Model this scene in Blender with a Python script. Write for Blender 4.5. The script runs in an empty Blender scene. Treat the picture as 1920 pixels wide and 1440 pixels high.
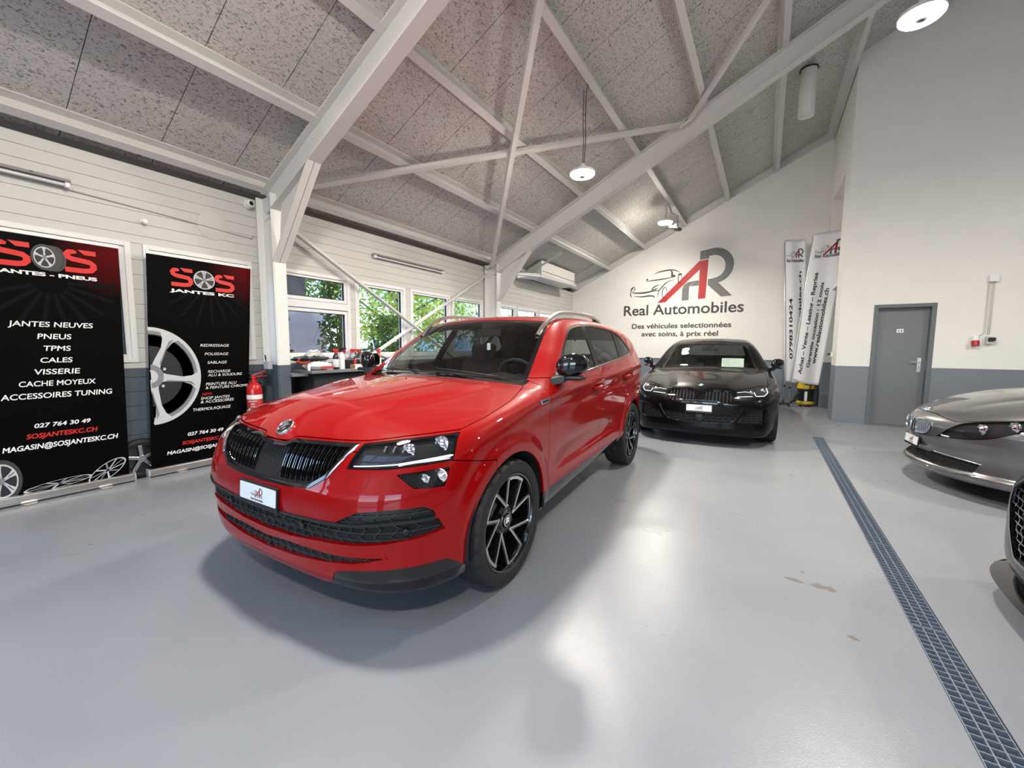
import bpy, bmesh, math, random
import numpy as np
from mathutils import Vector, Matrix, Euler

scn = bpy.context.scene
COL = scn.collection
R = math.radians
random.seed(7)

# ---------------------------------------------------------------- camera
cam_data = bpy.data.cameras.new('camera')
cam_data.sensor_fit = 'HORIZONTAL'
cam_data.sensor_width = 36.0
cam_data.lens = 758.94 / 1920 * 36.0
cam_data.clip_start = 0.02
cam = bpy.data.objects.new('camera', cam_data)
COL.objects.link(cam)
_yaw, _pitch, _roll = R(32.0185), R(-5.19526), R(0.30748)
_f = Vector((-math.sin(_yaw)*math.cos(_pitch), math.cos(_yaw)*math.cos(_pitch), math.sin(_pitch)))
_r0 = Vector((math.cos(_yaw), math.sin(_yaw), 0)); _u0 = _r0.cross(_f)
_r = math.cos(_roll)*_r0 + math.sin(_roll)*_u0; _u = -math.sin(_roll)*_r0 + math.cos(_roll)*_u0
CAMZ = 1.285
cam.matrix_world = Matrix(((_r.x, _u.x, -_f.x, 0), (_r.y, _u.y, -_f.y, 0), (_r.z, _u.z, -_f.z, CAMZ), (0, 0, 0, 1)))
scn.camera = cam

# ---------------------------------------------------------------- world, sun, exposure
scn.view_settings.view_transform = 'Standard'
scn.view_settings.look = 'None'
scn.view_settings.exposure = 0.84
scn.view_settings.gamma = 1.0
scn.view_settings.use_curve_mapping = False
world = bpy.data.worlds.new('sky'); scn.world = world; world.use_nodes = True
_nt = world.node_tree; _nt.nodes.clear()
_sky = _nt.nodes.new('ShaderNodeTexSky'); _sky.sky_type = 'NISHITA'; _sky.sun_disc = False
_sky.sun_elevation = R(48); _sky.sun_rotation = R(-60); _sky.altitude = 500; _sky.air_density = 1.0; _sky.dust_density = 1.2
_bg = _nt.nodes.new('ShaderNodeBackground'); _bg.inputs[1].default_value = 1.0
_wo = _nt.nodes.new('ShaderNodeOutputWorld')
_nt.links.new(_sky.outputs[0], _bg.inputs[0]); _nt.links.new(_bg.outputs[0], _wo.inputs[0])
sun_data = bpy.data.lights.new('sun', 'SUN'); sun_data.energy = 3.0; sun_data.angle = R(0.6); sun_data.color = (1, .95, .86)
sun = bpy.data.objects.new('sun', sun_data); COL.objects.link(sun)
sun.rotation_euler = Vector((-.25, -.50, -.80)).to_track_quat('-Z', 'Y').to_euler()   # high beyond the far wall, shines down through the hedge
# daylight through the open doors behind the camera: light portals on the openings
def area(name, loc, direction, sx, sy, energy, color, portal=False):
    d = bpy.data.lights.new(name, 'AREA'); d.shape = 'RECTANGLE'; d.size = sx; d.size_y = sy; d.energy = energy; d.color = color
    if portal: d.cycles.is_portal = True
    o = bpy.data.objects.new(name, d); COL.objects.link(o); o.location = loc
    o.rotation_euler = Vector(direction).to_track_quat('-Z', 'Y').to_euler()
    return o
LAMP_E = 400.0
for (x0, x1) in ((-1.4, 1.2), (2.5, 5.4)):
    area('door_daylight', ((x0 + x1)/2, -5.25, 1.25), (0, 1, 0), x1 - x0, 2.5, 1.0, (1, 1, 1), True)
area('roof_light', (-.85, -2.0, 6.13 - .4825*1.06 - .4825*.85 + .30), (.4825, 0, -1), 4.5, 2.8, 1.0, (1, 1, 1), True)
# ---------------------------------------------------------------- materials
MATS = {}
def mat(name, color=(.8, .8, .8), rough=.5, metal=0., coat=0., coat_rough=.03, emit=None, estr=0., trans=0., ior=1.45, spec=.5, alpha=1.):
    if name in MATS: return MATS[name]
    m = bpy.data.materials.new(name); m.use_nodes = True
    b = m.node_tree.nodes['Principled BSDF']
    b.inputs['Base Color'].default_value = (*color, 1); b.inputs['Roughness'].default_value = rough
    b.inputs['Metallic'].default_value = metal; b.inputs['Coat Weight'].default_value = coat
    b.inputs['Coat Roughness'].default_value = coat_rough; b.inputs['Coat IOR'].default_value = 1.34; b.inputs['IOR'].default_value = ior
    b.inputs['Transmission Weight'].default_value = trans; b.inputs['Specular IOR Level'].default_value = spec
    if emit: b.inputs['Emission Color'].default_value = (*emit, 1); b.inputs['Emission Strength'].default_value = estr
    MATS[name] = m
    return m
def nodes(m): return m.node_tree.nodes, m.node_tree.links, m.node_tree.nodes['Principled BSDF']
def glass_mat(name, tint, rough=0.):
    """Thin sheet of glass: mirror reflection by the angle, else a tinted look through."""
    m = bpy.data.materials.new(name); m.use_nodes = True; nt = m.node_tree; nt.nodes.clear()
    o = nt.nodes.new('ShaderNodeOutputMaterial'); mix = nt.nodes.new('ShaderNodeMixShader'); fr = nt.nodes.new('ShaderNodeFresnel')
    t = nt.nodes.new('ShaderNodeBsdfTransparent'); g = nt.nodes.new('ShaderNodeBsdfGlossy')
    geo = nt.nodes.new('ShaderNodeNewGeometry'); mul = nt.nodes.new('ShaderNodeMath'); mul.operation = 'MULTIPLY'
    inv = nt.nodes.new('ShaderNodeMath'); inv.operation = 'SUBTRACT'; inv.inputs[0].default_value = 1
    nt.links.new(geo.outputs['Backfacing'], inv.inputs[1]); nt.links.new(fr.outputs[0], mul.inputs[0]); nt.links.new(inv.outputs[0], mul.inputs[1])
    t.inputs[0].default_value = (*tint, 1); g.inputs['Roughness'].default_value = rough; fr.inputs['IOR'].default_value = 1.5
    nt.links.new(mul.outputs[0], mix.inputs[0]); nt.links.new(t.outputs[0], mix.inputs[1]); nt.links.new(g.outputs[0], mix.inputs[2])
    nt.links.new(mix.outputs[0], o.inputs[0]); MATS[name] = m
    return m
def add_bump(m, scale, strength, dist=.002, kind='NOISE', detail=4, stretch=None):
    n, l, b = nodes(m); tc = n.new('ShaderNodeTexCoord'); t = n.new('ShaderNodeTexNoise'); t.inputs['Scale'].default_value = scale; t.inputs['Detail'].default_value = detail
    bp = n.new('ShaderNodeBump'); bp.inputs['Strength'].default_value = strength; bp.inputs['Distance'].default_value = dist
    if stretch:
        mp = n.new('ShaderNodeMapping'); mp.inputs['Scale'].default_value = stretch
        l.new(tc.outputs['Object'], mp.inputs[0]); l.new(mp.outputs[0], t.inputs['Vector'])
    else: l.new(tc.outputs['Object'], t.inputs['Vector'])
    l.new(t.outputs['Fac'], bp.inputs['Height']); l.new(bp.outputs[0], b.inputs['Normal'])
    return m
def vary(m, c1, c2, scale, detail=3, lo=.35, hi=.65):
    n, l, b = nodes(m); tc = n.new('ShaderNodeTexCoord'); t = n.new('ShaderNodeTexNoise'); t.inputs['Scale'].default_value = scale; t.inputs['Detail'].default_value = detail
    r = n.new('ShaderNodeValToRGB'); r.color_ramp.elements[0].position = lo; r.color_ramp.elements[1].position = hi
    r.color_ramp.elements[0].color = (*c1, 1); r.color_ramp.elements[1].color = (*c2, 1)
    l.new(tc.outputs['Object'], t.inputs['Vector']); l.new(t.outputs['Fac'], r.inputs[0]); l.new(r.outputs[0], b.inputs['Base Color'])
    return m

# ---------------------------------------------------------------- objects
def setp(o, label=None, cat=None, group=None, kind=None):
    if label: o['label'] = label
    if cat: o['category'] = cat
    if group: o['group'] = group
    if kind: o['kind'] = kind
    return o
def thing(name, label, cat, loc=(0, 0, 0), rz=0., group=None, kind=None):
    o = bpy.data.objects.new(name, None); o.empty_display_size = .1; COL.objects.link(o)
    o.location = loc; o.rotation_euler = (0, 0, rz)
    return setp(o, label, cat, group, kind)
def mesh_obj(name, V, F, material=None, parent=None, smooth=False, normals=None, angle=None):
    me = bpy.data.meshes.new(name)
    me.from_pydata([tuple(map(float, v)) for v in V], [], [list(map(int, f)) for f in F])
    if material: me.materials.append(material)
    if smooth or normals is not None: me.polygons.foreach_set('use_smooth', [True] * len(me.polygons))
    me.update()
    if normals is not None: me.normals_split_custom_set_from_vertices([tuple(map(float, n)) for n in normals])
    elif angle is not None:
        me.set_sharp_from_angle(angle=R(angle))
    o = bpy.data.objects.new(name, me); COL.objects.link(o)
    if parent is not None: o.parent = parent
    return o
def copy_tree(o, parent=None):
    c = o.copy(); COL.objects.link(c)
    if parent is not None: c.parent = parent
    for ch in o.children: copy_tree(ch, c)
    return c
def frame(direction, up=(0, 0, 1)):
    d = Vector(direction).normalized(); u = Vector(up)
    if abs(d.dot(u.normalized())) > .98: u = Vector((0, 1, 0)) if abs(d.y) < .9 else Vector((1, 0, 0))
    r = u.cross(d).normalized(); return r, d.cross(r), d

class MB:
    """Collects shapes for ONE mesh."""
    def __init__(s): s.V, s.F = [], []
    def raw(s, V, F):
        n = len(s.V); s.V += [tuple(v) for v in V]; s.F += [[i + n for i in f] for f in F]; return s
    def box(s, c, size, rot=None):
        hx, hy, hz = [q / 2 for q in size]; M = rot if rot is not None else Matrix.Identity(3); c = Vector(c)
        V = [c + M @ Vector((x*hx, y*hy, z*hz)) for x in (-1, 1) for y in (-1, 1) for z in (-1, 1)]
        return s.raw(V, [[0, 1, 3, 2], [4, 6, 7, 5], [0, 4, 5, 1], [2, 3, 7, 6], [0, 2, 6, 4], [1, 5, 7, 3]])
    def bb(s, a, b): return s.box([(a[i]+b[i])/2 for i in range(3)], [abs(b[i]-a[i]) for i in range(3)])
    def prism(s, pts, d, cap=True):
        """Closed 3-D outline pushed along the vector d."""
        n = len(pts); d = Vector(d); P = [Vector(q) for q in pts]; V = P + [q + d for q in P]
        F = [[i, (i+1) % n, (i+1) % n + n, i + n] for i in range(n)]
        if cap: F += [list(range(n))[::-1], [i + n for i in range(n)]]
        return s.raw(V, F)
    def bar(s, a, b, w, h, up=(0, 0, 1)):
        a, b = Vector(a), Vector(b); r, u, d = frame(b - a, up)
        c = [a + r*w/2*x + u*h/2*y for x, y in ((-1, -1), (1, -1), (1, 1), (-1, 1))]
        return s.prism(c, b - a)
    def cyl(s, a, b, r, n=20, r2=None, cap=True):
        a, b = Vector(a), Vector(b); x, y, d = frame(b - a); r2 = r if r2 is None else r2
        V = [a + (x*math.cos(t) + y*math.sin(t))*r for t in [2*math.pi*i/n for i in range(n)]] + [b + (x*math.cos(t) + y*math.sin(t))*r2 for t in [2*math.pi*i/n for i in range(n)]]
        F = [[i, (i+1) % n, (i+1) % n + n, i + n] for i in range(n)]
        if cap: F += [list(range(n))[::-1], [i + n for i in range(n)]]
        return s.raw(V, F)
    def tube(s, pts, r, n=8, closed=False):
        P = [Vector(q) for q in pts]; m = len(P); V, F = [], []; pu = None
        for i in range(m):
            t = (P[(i+1) % m] - P[i-1]) if closed else (P[min(i+1, m-1)] - P[max(i-1, 0)])
            t.normalize()
            if pu is None: x, y, _ = frame(t)
            else:
                x = (pu - t * pu.dot(t)); x = x.normalized() if x.length > 1e-6 else frame(t)[0]; y = t.cross(x)
            pu = x; rr = r[i] if isinstance(r, (list, tuple)) else r
            V += [P[i] + (x*math.cos(a) + y*math.sin(a))*rr for a in [2*math.pi*k/n for k in range(n)]]
        for i in range(m if closed else m - 1):
            for k in range(n):
                j = (i + 1) % m
                F.append([i*n+k, i*n+(k+1) % n, j*n+(k+1) % n, j*n+k])
        if not closed: F += [list(range(n))[::-1], [(m-1)*n+k for k in range(n)]]
        return s.raw(V, F)
    def lathe(s, prof, o=(0, 0, 0), axis=(0, 0, 1), n=32, a0=0, a1=2*math.pi):
        """Profile of (radius, height) pairs turned about an axis."""
        x, y, d = frame(axis); o = Vector(o); full = abs(a1 - a0 - 2*math.pi) < 1e-6; m = n if full else n + 1; V, F = [], []
        for (r, h) in prof:
            V += [o + d*h + (x*math.cos(a) + y*math.sin(a))*r for a in [a0 + (a1-a0)*k/n for k in range(m)]]
        for i in range(len(prof) - 1):
            for k in range(n if full else n):
                kk = (k+1) % m if full else k + 1
                F.append([i*m+k, i*m+kk, (i+1)*m+kk, (i+1)*m+k])
        return s.raw(V, F)
    def build(s, name, material, parent=None, smooth=False, angle=None, bevel=0., seg=2, loc=None, rz=0.):
        o = mesh_obj(name, s.V, s.F, material, parent, smooth or angle is not None, None, angle)
        if bevel:
            b = o.modifiers.new('bevel', 'BEVEL'); b.width = bevel; b.segments = seg; b.limit_method = 'ANGLE'; b.angle_limit = R(30); b.harden_normals = False
        if loc is not None: o.location = loc
        if rz: o.rotation_euler = (0, 0, rz)
        return o

def rrect(w, h, r, n=5):
    out = []
    for cx, cy, a in ((w/2-r, h/2-r, 0), (-w/2+r, h/2-r, 90), (-w/2+r, -h/2+r, 180), (w/2-r, -h/2+r, 270)):
        out += [(cx + r*math.cos(R(a + 90*i/n)), cy + r*math.sin(R(a + 90*i/n))) for i in range(n+1)]
    return out
def circ(r, n=32, cx=0, cy=0): return [(cx + r*math.cos(2*math.pi*i/n), cy + r*math.sin(2*math.pi*i/n)) for i in range(n)]

def flat_shape(name, loops, thick, material, parent, M):
    """Filled outline(s) (holes allowed) in 2-D, thickened and placed by the 4x4 matrix M."""
    cu = bpy.data.curves.new(name, 'CURVE'); cu.dimensions = '2D'; cu.fill_mode = 'BOTH'; cu.extrude = thick / 2
    for lp in loops:
        sp = cu.splines.new('POLY'); sp.points.add(len(lp) - 1); sp.use_cyclic_u = True
        for p, (x, y) in zip(sp.points, lp): p.co = (x, y, 0, 1)
    return _bake(name, cu, material, parent, M)
def _bake(name, cu, material, parent, M):
    t = bpy.data.objects.new('tmp', cu); COL.objects.link(t)
    dg = bpy.context.evaluated_depsgraph_get(); me = bpy.data.meshes.new_from_object(t.evaluated_get(dg))
    bpy.data.objects.remove(t); bpy.data.curves.remove(cu)
    me.transform(M); me.materials.clear(); me.materials.append(material); me.name = name
    o = bpy.data.objects.new(name, me); COL.objects.link(o)
    if parent is not None: o.parent = parent
    return o
def text(name, s, size, material, parent, M, width=None, bold=0., shear=0., align='CENTER', thick=.001, space=1.0):
    """Lettering as a thin mesh; width stretches the line to a given length."""
    cu = bpy.data.curves.new(name, 'FONT'); cu.body = s; cu.size = size; cu.align_x = align; cu.extrude = thick / 2; cu.offset = bold; cu.shear = shear; cu.space_character = space; cu.resolution_u = 6
    if width:
        t = bpy.data.objects.new('tmp', cu); COL.objects.link(t); bpy.context.view_layer.update(); w = t.dimensions.x; bpy.data.objects.remove(t)
        M = M @ Matrix.Diagonal((width / max(w, 1e-6), 1, 1, 1))
    return _bake(name, cu, material, parent, M)
def place(o, x, y):
    """Matrix with origin o, x axis and y axis."""
    x, y = Vector(x).normalized(), Vector(y).normalized(); z = x.cross(y); o = Vector(o)
    return Matrix(((x.x, y.x, z.x, o.x), (x.y, y.y, z.y, o.y), (x.z, y.z, z.z, o.z), (0, 0, 0, 1)))

def body_part(p, b, name, material, parent, off=0., flange=.012, how='both', clip_center=True):
    """Turn a patch of a body surface into a mesh object. how: both halves joined, or 'L' / 'R' alone."""
    p = p.compact()
    if not len(p.P): return None
    V = b.snap(p.V); cen = np.abs(p.V[:, 0]) < 1e-5; V[cen, 0] = 0
    N = b.normals(V); N[cen, 0] = 0; N /= np.maximum(np.linalg.norm(N, axis=1, keepdims=True), 1e-9)
    V = V + N * off
    F = [list(q) for q in p.P]
    # faces must look outwards
    for q in F:
        if len(q) >= 3:
            a, c, d = V[q[0]], V[q[1]], V[q[2]]
            nn = np.cross(c - a, V[q[-1]] - a)
            if nn @ N[q[0]] < 0: q.reverse()
    VV, NN = [V], [N]; n = len(V)
    if flange:
        cnt = {}
        for q in F:
            for k in range(len(q)):
                i, j = q[k], q[(k+1) % len(q)]; cnt.setdefault((min(i, j), max(i, j)), []).append((i, j))
        bv, bn, bf = [], [], []
        for e, l in cnt.items():
            if len(l) != 1 or (cen[e[0]] and cen[e[1]]): continue
            i, j = l[0]; a, c = V[i], V[j]; t = c - a; m = np.cross(t, (N[i] + N[j]) / 2); L = np.linalg.norm(m)
            if L < 1e-9: continue
            m = m / L; k = n + len(bv)
            bv += [a, c, c - N[j]*flange, a - N[i]*flange]; bn += [m]*4; bf.append([k+1, k, k+3, k+2])
        if bv: VV.append(np.array(bv)); NN.append(np.array(bn)); F = F + bf
    V = np.concatenate(VV); N = np.concatenate(NN)
    if how in ('both', 'R'):
        MV = V * np.array([-1, 1, 1]); MN = N * np.array([-1, 1, 1]); MF = [q[::-1] for q in F]
        if how == 'R': V, N, F = MV, MN, MF
        else:
            k = len(V); V = np.concatenate([V, MV]); N = np.concatenate([N, MN]); F = F + [[i + k for i in q] for q in MF]
    return mesh_obj(name, V, F, material, parent, True, N)
# ---------------------------------------------------------------- the hall
XL, YF, BX, BY, YB, XR = -5.145, 11.77, 1.05, 9.08, -5.0, 9.0
SL, Z0 = .4825, 6.13 - .4825*1.06            # underside of the roof: z = Z0 + SL*x up to the ridge
XRIDGE = 2.6; ZRIDGE = Z0 + SL*XRIDGE
roof_z = lambda x: Z0 + SL*x if x <= XRIDGE else ZRIDGE - SL*(x - XRIDGE)
def S_(o): o['kind'] = 'structure'; return o
def two_tone(name, hi, lo, h, rough=.55, planks=0.):
    m = mat(name, hi, rough); n, l, b = nodes(m)
    tc = n.new('ShaderNodeTexCoord'); sp = n.new('ShaderNodeSeparateXYZ'); l.new(tc.outputs['Object'], sp.inputs[0])
    c = n.new('ShaderNodeMath'); c.operation = 'GREATER_THAN'; c.inputs[1].default_value = h; l.new(sp.outputs[2], c.inputs[0])
    mx = n.new('ShaderNodeMix'); mx.data_type = 'RGBA'; mx.inputs['A'].default_value = (*lo, 1); mx.inputs['B'].default_value = (*hi, 1); l.new(c.outputs[0], mx.inputs['Factor'])
    t = n.new('ShaderNodeTexNoise'); t.inputs['Scale'].default_value = 3; t.inputs['Detail'].default_value = 4; l.new(tc.outputs['Object'], t.inputs['Vector'])
    mr = n.new('ShaderNodeMapRange'); mr.inputs['To Min'].default_value = .95; mr.inputs['To Max'].default_value = 1.03; l.new(t.outputs['Fac'], mr.inputs['Value'])
    mu = n.new('ShaderNodeVectorMath'); mu.operation = 'SCALE'; l.new(mx.outputs['Result'], mu.inputs[0]); l.new(mr.outputs[0], mu.inputs['Scale']); l.new(mu.outputs[0], b.inputs['Base Color'])
    t2 = n.new('ShaderNodeTexNoise'); t2.inputs['Scale'].default_value = 120; l.new(tc.outputs['Object'], t2.inputs['Vector'])
    bp = n.new('ShaderNodeBump'); bp.inputs['Strength'].default_value = .12; bp.inputs['Distance'].default_value = .003; l.new(t2.outputs['Fac'], bp.inputs['Height']); l.new(bp.outputs[0], b.inputs['Normal'])
    return m
WALLM = two_tone('wall_paint', (.80, .79, .765), (.185, .212, .25), .99)
PLANKM = two_tone('plank_paint', (.58, .575, .55), (.085, .108, .14), 1.065)
STEEL = add_bump(mat('white_steel', (.63, .62, .60), .42), 40, .05)
STEELP = two_tone('pillar_paint', (.72, .715, .70), (.085, .105, .13), 1.062, .4)
FRAMEW = mat('window_frame_white', (.76, .76, .77), .35)
GASKET = mat('rubber_seal', (.015, .015, .016), .5)
PANE = glass_mat('window_glass', (.93, .95, .95))
def floor_mat():
    m = mat('epoxy_floor', (.40, .40, .41), .2); n, l, b = nodes(m); tc = n.new('ShaderNodeTexCoord')
    t = n.new('ShaderNodeTexNoise'); t.inputs['Scale'].default_value = .9; t.inputs['Detail'].default_value = 6; l.new(tc.outputs['Object'], t.inputs['Vector'])
    r = n.new('ShaderNodeValToRGB'); r.color_ramp.elements[0].position = .35; r.color_ramp.elements[1].position = .68
    r.color_ramp.elements[0].color = (.215, .232, .258, 1); r.color_ramp.elements[1].color = (.255, .270, .295, 1); l.new(t.outputs['Fac'], r.inputs[0]); l.new(r.outputs[0], b.inputs['Base Color'])
    t3 = n.new('ShaderNodeTexNoise'); t3.inputs['Scale'].default_value = 2.5; t3.inputs['Detail'].default_value = 5; l.new(tc.outputs['Object'], t3.inputs['Vector'])
    mr = n.new('ShaderNodeMapRange'); mr.inputs['To Min'].default_value = .22; mr.inputs['To Max'].default_value = .38; l.new(t3.outputs['Fac'], mr.inputs['Value']); l.new(mr.outputs[0], b.inputs['Roughness'])
    t2 = n.new('ShaderNodeTexNoise'); t2.inputs['Scale'].default_value = 160; t2.inputs['Detail'].default_value = 3; l.new(tc.outputs['Object'], t2.inputs['Vector'])
    t4 = n.new('ShaderNodeTexNoise'); t4.inputs['Scale'].default_value = 7; l.new(tc.outputs['Object'], t4.inputs['Vector'])
    ad = n.new('ShaderNodeMath'); ad.operation = 'MULTIPLY_ADD'; ad.inputs[1].default_value = 1.5; l.new(t4.outputs['Fac'], ad.inputs[0]); l.new(t2.outputs['Fac'], ad.inputs[2])
    bp = n.new('ShaderNodeBump'); bp.inputs['Strength'].default_value = .35; bp.inputs['Distance'].default_value = .0016; l.new(ad.outputs[0], bp.inputs['Height']); l.new(bp.outputs[0], b.inputs['Normal'])
    return m
def ceil_mat():
    m = mat('wood_wool_board', (.4, .39, .37), .95); n, l, b = nodes(m); tc = n.new('ShaderNodeTexCoord'); sp = n.new('ShaderNodeSeparateXYZ'); l.new(tc.outputs['Object'], sp.inputs[0])
    mp = n.new('ShaderNodeMapping'); mp.inputs['Scale'].default_value = (1.0, .55, 1.0); mp.inputs['Rotation'].default_value = (0, 0, .5); l.new(tc.outputs['Object'], mp.inputs[0])
    t = n.new('ShaderNodeTexNoise'); t.inputs['Scale'].default_value = 62; t.inputs['Detail'].default_value = 3; t.inputs['Roughness'].default_value = .6; t.inputs['Distortion'].default_value = 1.2; l.new(mp.outputs[0], t.inputs['Vector'])
    r = n.new('ShaderNodeValToRGB'); e = r.color_ramp.elements; e[0].position = .34; e[0].color = (.17, .165, .155, 1); e[1].position = .47; e[1].color = (.58, .565, .53, 1); e.new(.75).color = (.63, .615, .58, 1); l.new(t.outputs['Fac'], r.inputs[0])
    # joints between the boards every 0.62 m
    a = n.new('ShaderNodeMath'); a.operation = 'ADD'; a.inputs[1].default_value = 100*.62 - .41; l.new(sp.outputs[1], a.inputs[0])
    f = n.new('ShaderNodeMath'); f.operation = 'MODULO'; f.inputs[1].default_value = .62; l.new(a.outputs[0], f.inputs[0])
    wv = n.new('ShaderNodeTexNoise'); wv.inputs['Scale'].default_value = 6; l.new(tc.outputs['Object'], wv.inputs['Vector'])
    th = n.new('ShaderNodeMapRange'); th.inputs['To Min'].default_value = .001; th.inputs['To Max'].default_value = .010; l.new(wv.outputs['Fac'], th.inputs['Value'])
    lt = n.new('ShaderNodeMath'); lt.operation = 'LESS_THAN'; l.new(f.outputs[0], lt.inputs[0]); l.new(th.outputs[0], lt.inputs[1])
    mx = n.new('ShaderNodeMix'); mx.data_type = 'RGBA'; l.new(lt.outputs[0], mx.inputs['Factor']); l.new(r.outputs[0], mx.inputs['A']); mx.inputs['B'].default_value = (.06, .055, .05, 1); l.new(mx.outputs['Result'], b.inputs['Base Color'])
    bp = n.new('ShaderNodeBump'); bp.inputs['Strength'].default_value = .5; bp.inputs['Distance'].default_value = .006; l.new(t.outputs['Fac'], bp.inputs['Height']); l.new(bp.outputs[0], b.inputs['Normal'])
    return m

DX0, DX1, DYE = .640, .765, 7.30          # drain channel
FLOOR = floor_mat()
m = MB(); m.bb((XL - .3, YB, -.12), (DX0, YF + .2, 0)); m.bb((DX1, YB, -.12), (XR + .2, YF + .2, 0)); m.bb((DX0, DYE, -.12), (DX1, YF + .2, 0)); m.bb((DX0 - .01, YB, -.30), (DX1 + .01, DYE, -.12))
S_(m.build('floor', FLOOR))
m = MB(); m.bb((DX0, YB, -.12), (DX0 + .002, DYE, -.001)); m.bb((DX1 - .002, YB, -.12), (DX1, DYE, -.001)); m.bb((DX0, YB, -.121), (DX1, DYE, -.118)); m.bb((DX0, DYE - .002, -.12), (DX1, DYE, -.001))
S_(m.build('floor_channel', mat('channel_dark', (.05, .055, .065), .7)))
# grating in lengths of about a metre
GALV = mat('galvanised_grate', (.22, .265, .33), .42, .5)
def grate(y0, y1):
    t = thing('drain_grate', 'x', 'drain grate', ((DX0 + DX1)/2, y0, 0), 0, 'drain grates')
    L = y1 - y0 - .004; w = DX1 - DX0 - .012
    m = MB(); [m.box((x, L/2, -.016), (.0035, L, .026)) for x in (-w/2, w/2)]; [m.box((0, yy, -.016), (w, .0035, .026)) for yy in (.002, L - .002)]; m.build('grate_frame', GALV, t)
    m = MB(); [m.box((x, L/2, -.014), (.0045, L, .022)) for x in (-w/6, w/6)]; m.build('bearing_bars', GALV, t)
    m = MB(); k = int(L/.0345); [m.box((0, i*L/k, -.017), (w, .0036, .024)) for i in range(1, k)]; m.build('cross_bars', GALV, t)
    return t
gy = [7.29, 6.372, 5.41, 4.45, 3.493, 2.53, 1.57, .61, -.35]
lab = ['steel drain grate length at the far end, nearest the grey door wall', 'steel drain grate length next after the farthest one', 'steel drain grate length third from the far end', 'steel drain grate length fourth from the far end',
       'steel drain grate length beside the brown scuffs on the floor', 'steel drain grate length just in front of the scuffed floor', 'steel drain grate length nearest the camera', 'steel drain grate length beside the camera']
for i in range(len(gy) - 1): grate(gy[i+1], gy[i])['label'] = lab[i]
m = MB(); scuff = mat('scuffed_concrete', (.17, .145, .12), .8)
for cx, cy, pts in ((.33, 2.655, [(-.055, .0), (-.02, .018), (.0, .008), (.03, .016), (.052, -.002), (.03, -.012), (.01, -.004), (-.03, -.010)]), (.20, 2.655, [(-.05, .006), (0, .012), (.045, 0), (.02, -.006), (-.02, -.003)]), (.24, 2.78, [(-.012, .004), (.01, .006), (.012, -.004)]), (.395, 2.245, [(-.02, .004), (.0, .010), (.024, -.002), (0, -.004)])):
    m.prism([(cx + a*1.1, cy + c*2.2, .0002) for a, c in pts], (0, 0, .0006))
S_(m.build('floor_scuffs', scuff))

# ---- left wall: boards, openings
def wins():
    w = []
    for y0, y1 in ((-4.6, -3.65), (-3.55, -2.55), (-1.65, -.72), (-.65, .33), (.42, 1.41), (1.50, 2.475), (2.80, 3.79), (3.875, 4.855), (4.965, 5.985), (6.045, 7.04), (7.30, 8.375), (8.445, 9.49), (9.56, 10.58)): w.append((y0, y1))
    return w
WZ0, WZ1 = 1.12, 2.255
def boards():
    m = MB(); z = 0.0; rows = []
    zs = [0, .14, .28, .42, .56, .70, .84, .98, WZ0, 1.26, 1.40, 1.54, 1.68, 1.82, 1.96, 2.10, WZ1, 2.33, 2.444, 2.555, 2.664, 2.772, 2.882, 2.978]
    for a, c in zip(zs[:-1], zs[1:]):
        y = YB
        segs = []
        if a >= WZ0 - .01 and c <= WZ1 + .01:
            for y0, y1 in wins(): segs.append((y, y0)); y = y1
            segs.append((y, YF + .1))
        else: segs = [(YB, YF + .1)]
        for y0, y1 in segs:
            m.bb((XL - .12, y0, a), (XL, y1, c - .004)); m.bb((XL - .12, y0, a), (XL - .006, y1, c))
    return m
S_(boards().build('wall_left', PLANKM, bevel=.0015, seg=1))
def window(i, y0, y1, transom=None):
    w = thing('window_%d' % i, None, None, (XL, y0, WZ0)); S_(w); W, H = y1 - y0, WZ1 - WZ0
    f = MB(); x0, x1 = -.09, .012
    def ring(a, c, d, e, t, xa, xb, mb):      # rectangle ring a..c by d..e of thickness t
        mb.bb((xa, a, d), (xb, a + t, e)); mb.bb((xa, c - t, d), (xb, c, e)); mb.bb((xa, a + t, d), (xb, c - t, d + t)); mb.bb((xa, a + t, e - t), (xb, c - t, e))
    ring(0, W, 0, H, .045, x0, x1, f); f.build('window_frame', FRAMEW, w, bevel=.003)
    lights = [(0, H)] if not transom else [(0, transom - WZ0 - .02), (transom - WZ0 + .02, H)]
    if transom:
        m = MB(); m.bb((x0, .045, transom - WZ0 - .045), (x1, W - .045, transom - WZ0 + .045)); m.build('window_transom', FRAMEW, w, bevel=.003)
    for d, e in lights:
        s = MB(); ring(.040, W - .040, d + .035, e - .035, .042, -.075, -.008, s); s = s.build('window_sash', FRAMEW, w, bevel=.004)
        g = MB(); ring(.080, W - .080, d + .075, e - .075, .008, -.055, -.020, g); g.build('window_seal', GASKET, s)
        p = MB(); p.raw([(-.04, .085, d + .08), (-.04, W - .085, d + .08), (-.04, W - .085, e - .08), (-.04, .085, e - .08)], [[0, 1, 2, 3]]); p.build('window_pane', PANE, s)
for i, (y0, y1) in enumerate(wins()): window(i + 1, y0, y1, 1.834 if i == 6 else None)

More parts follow.
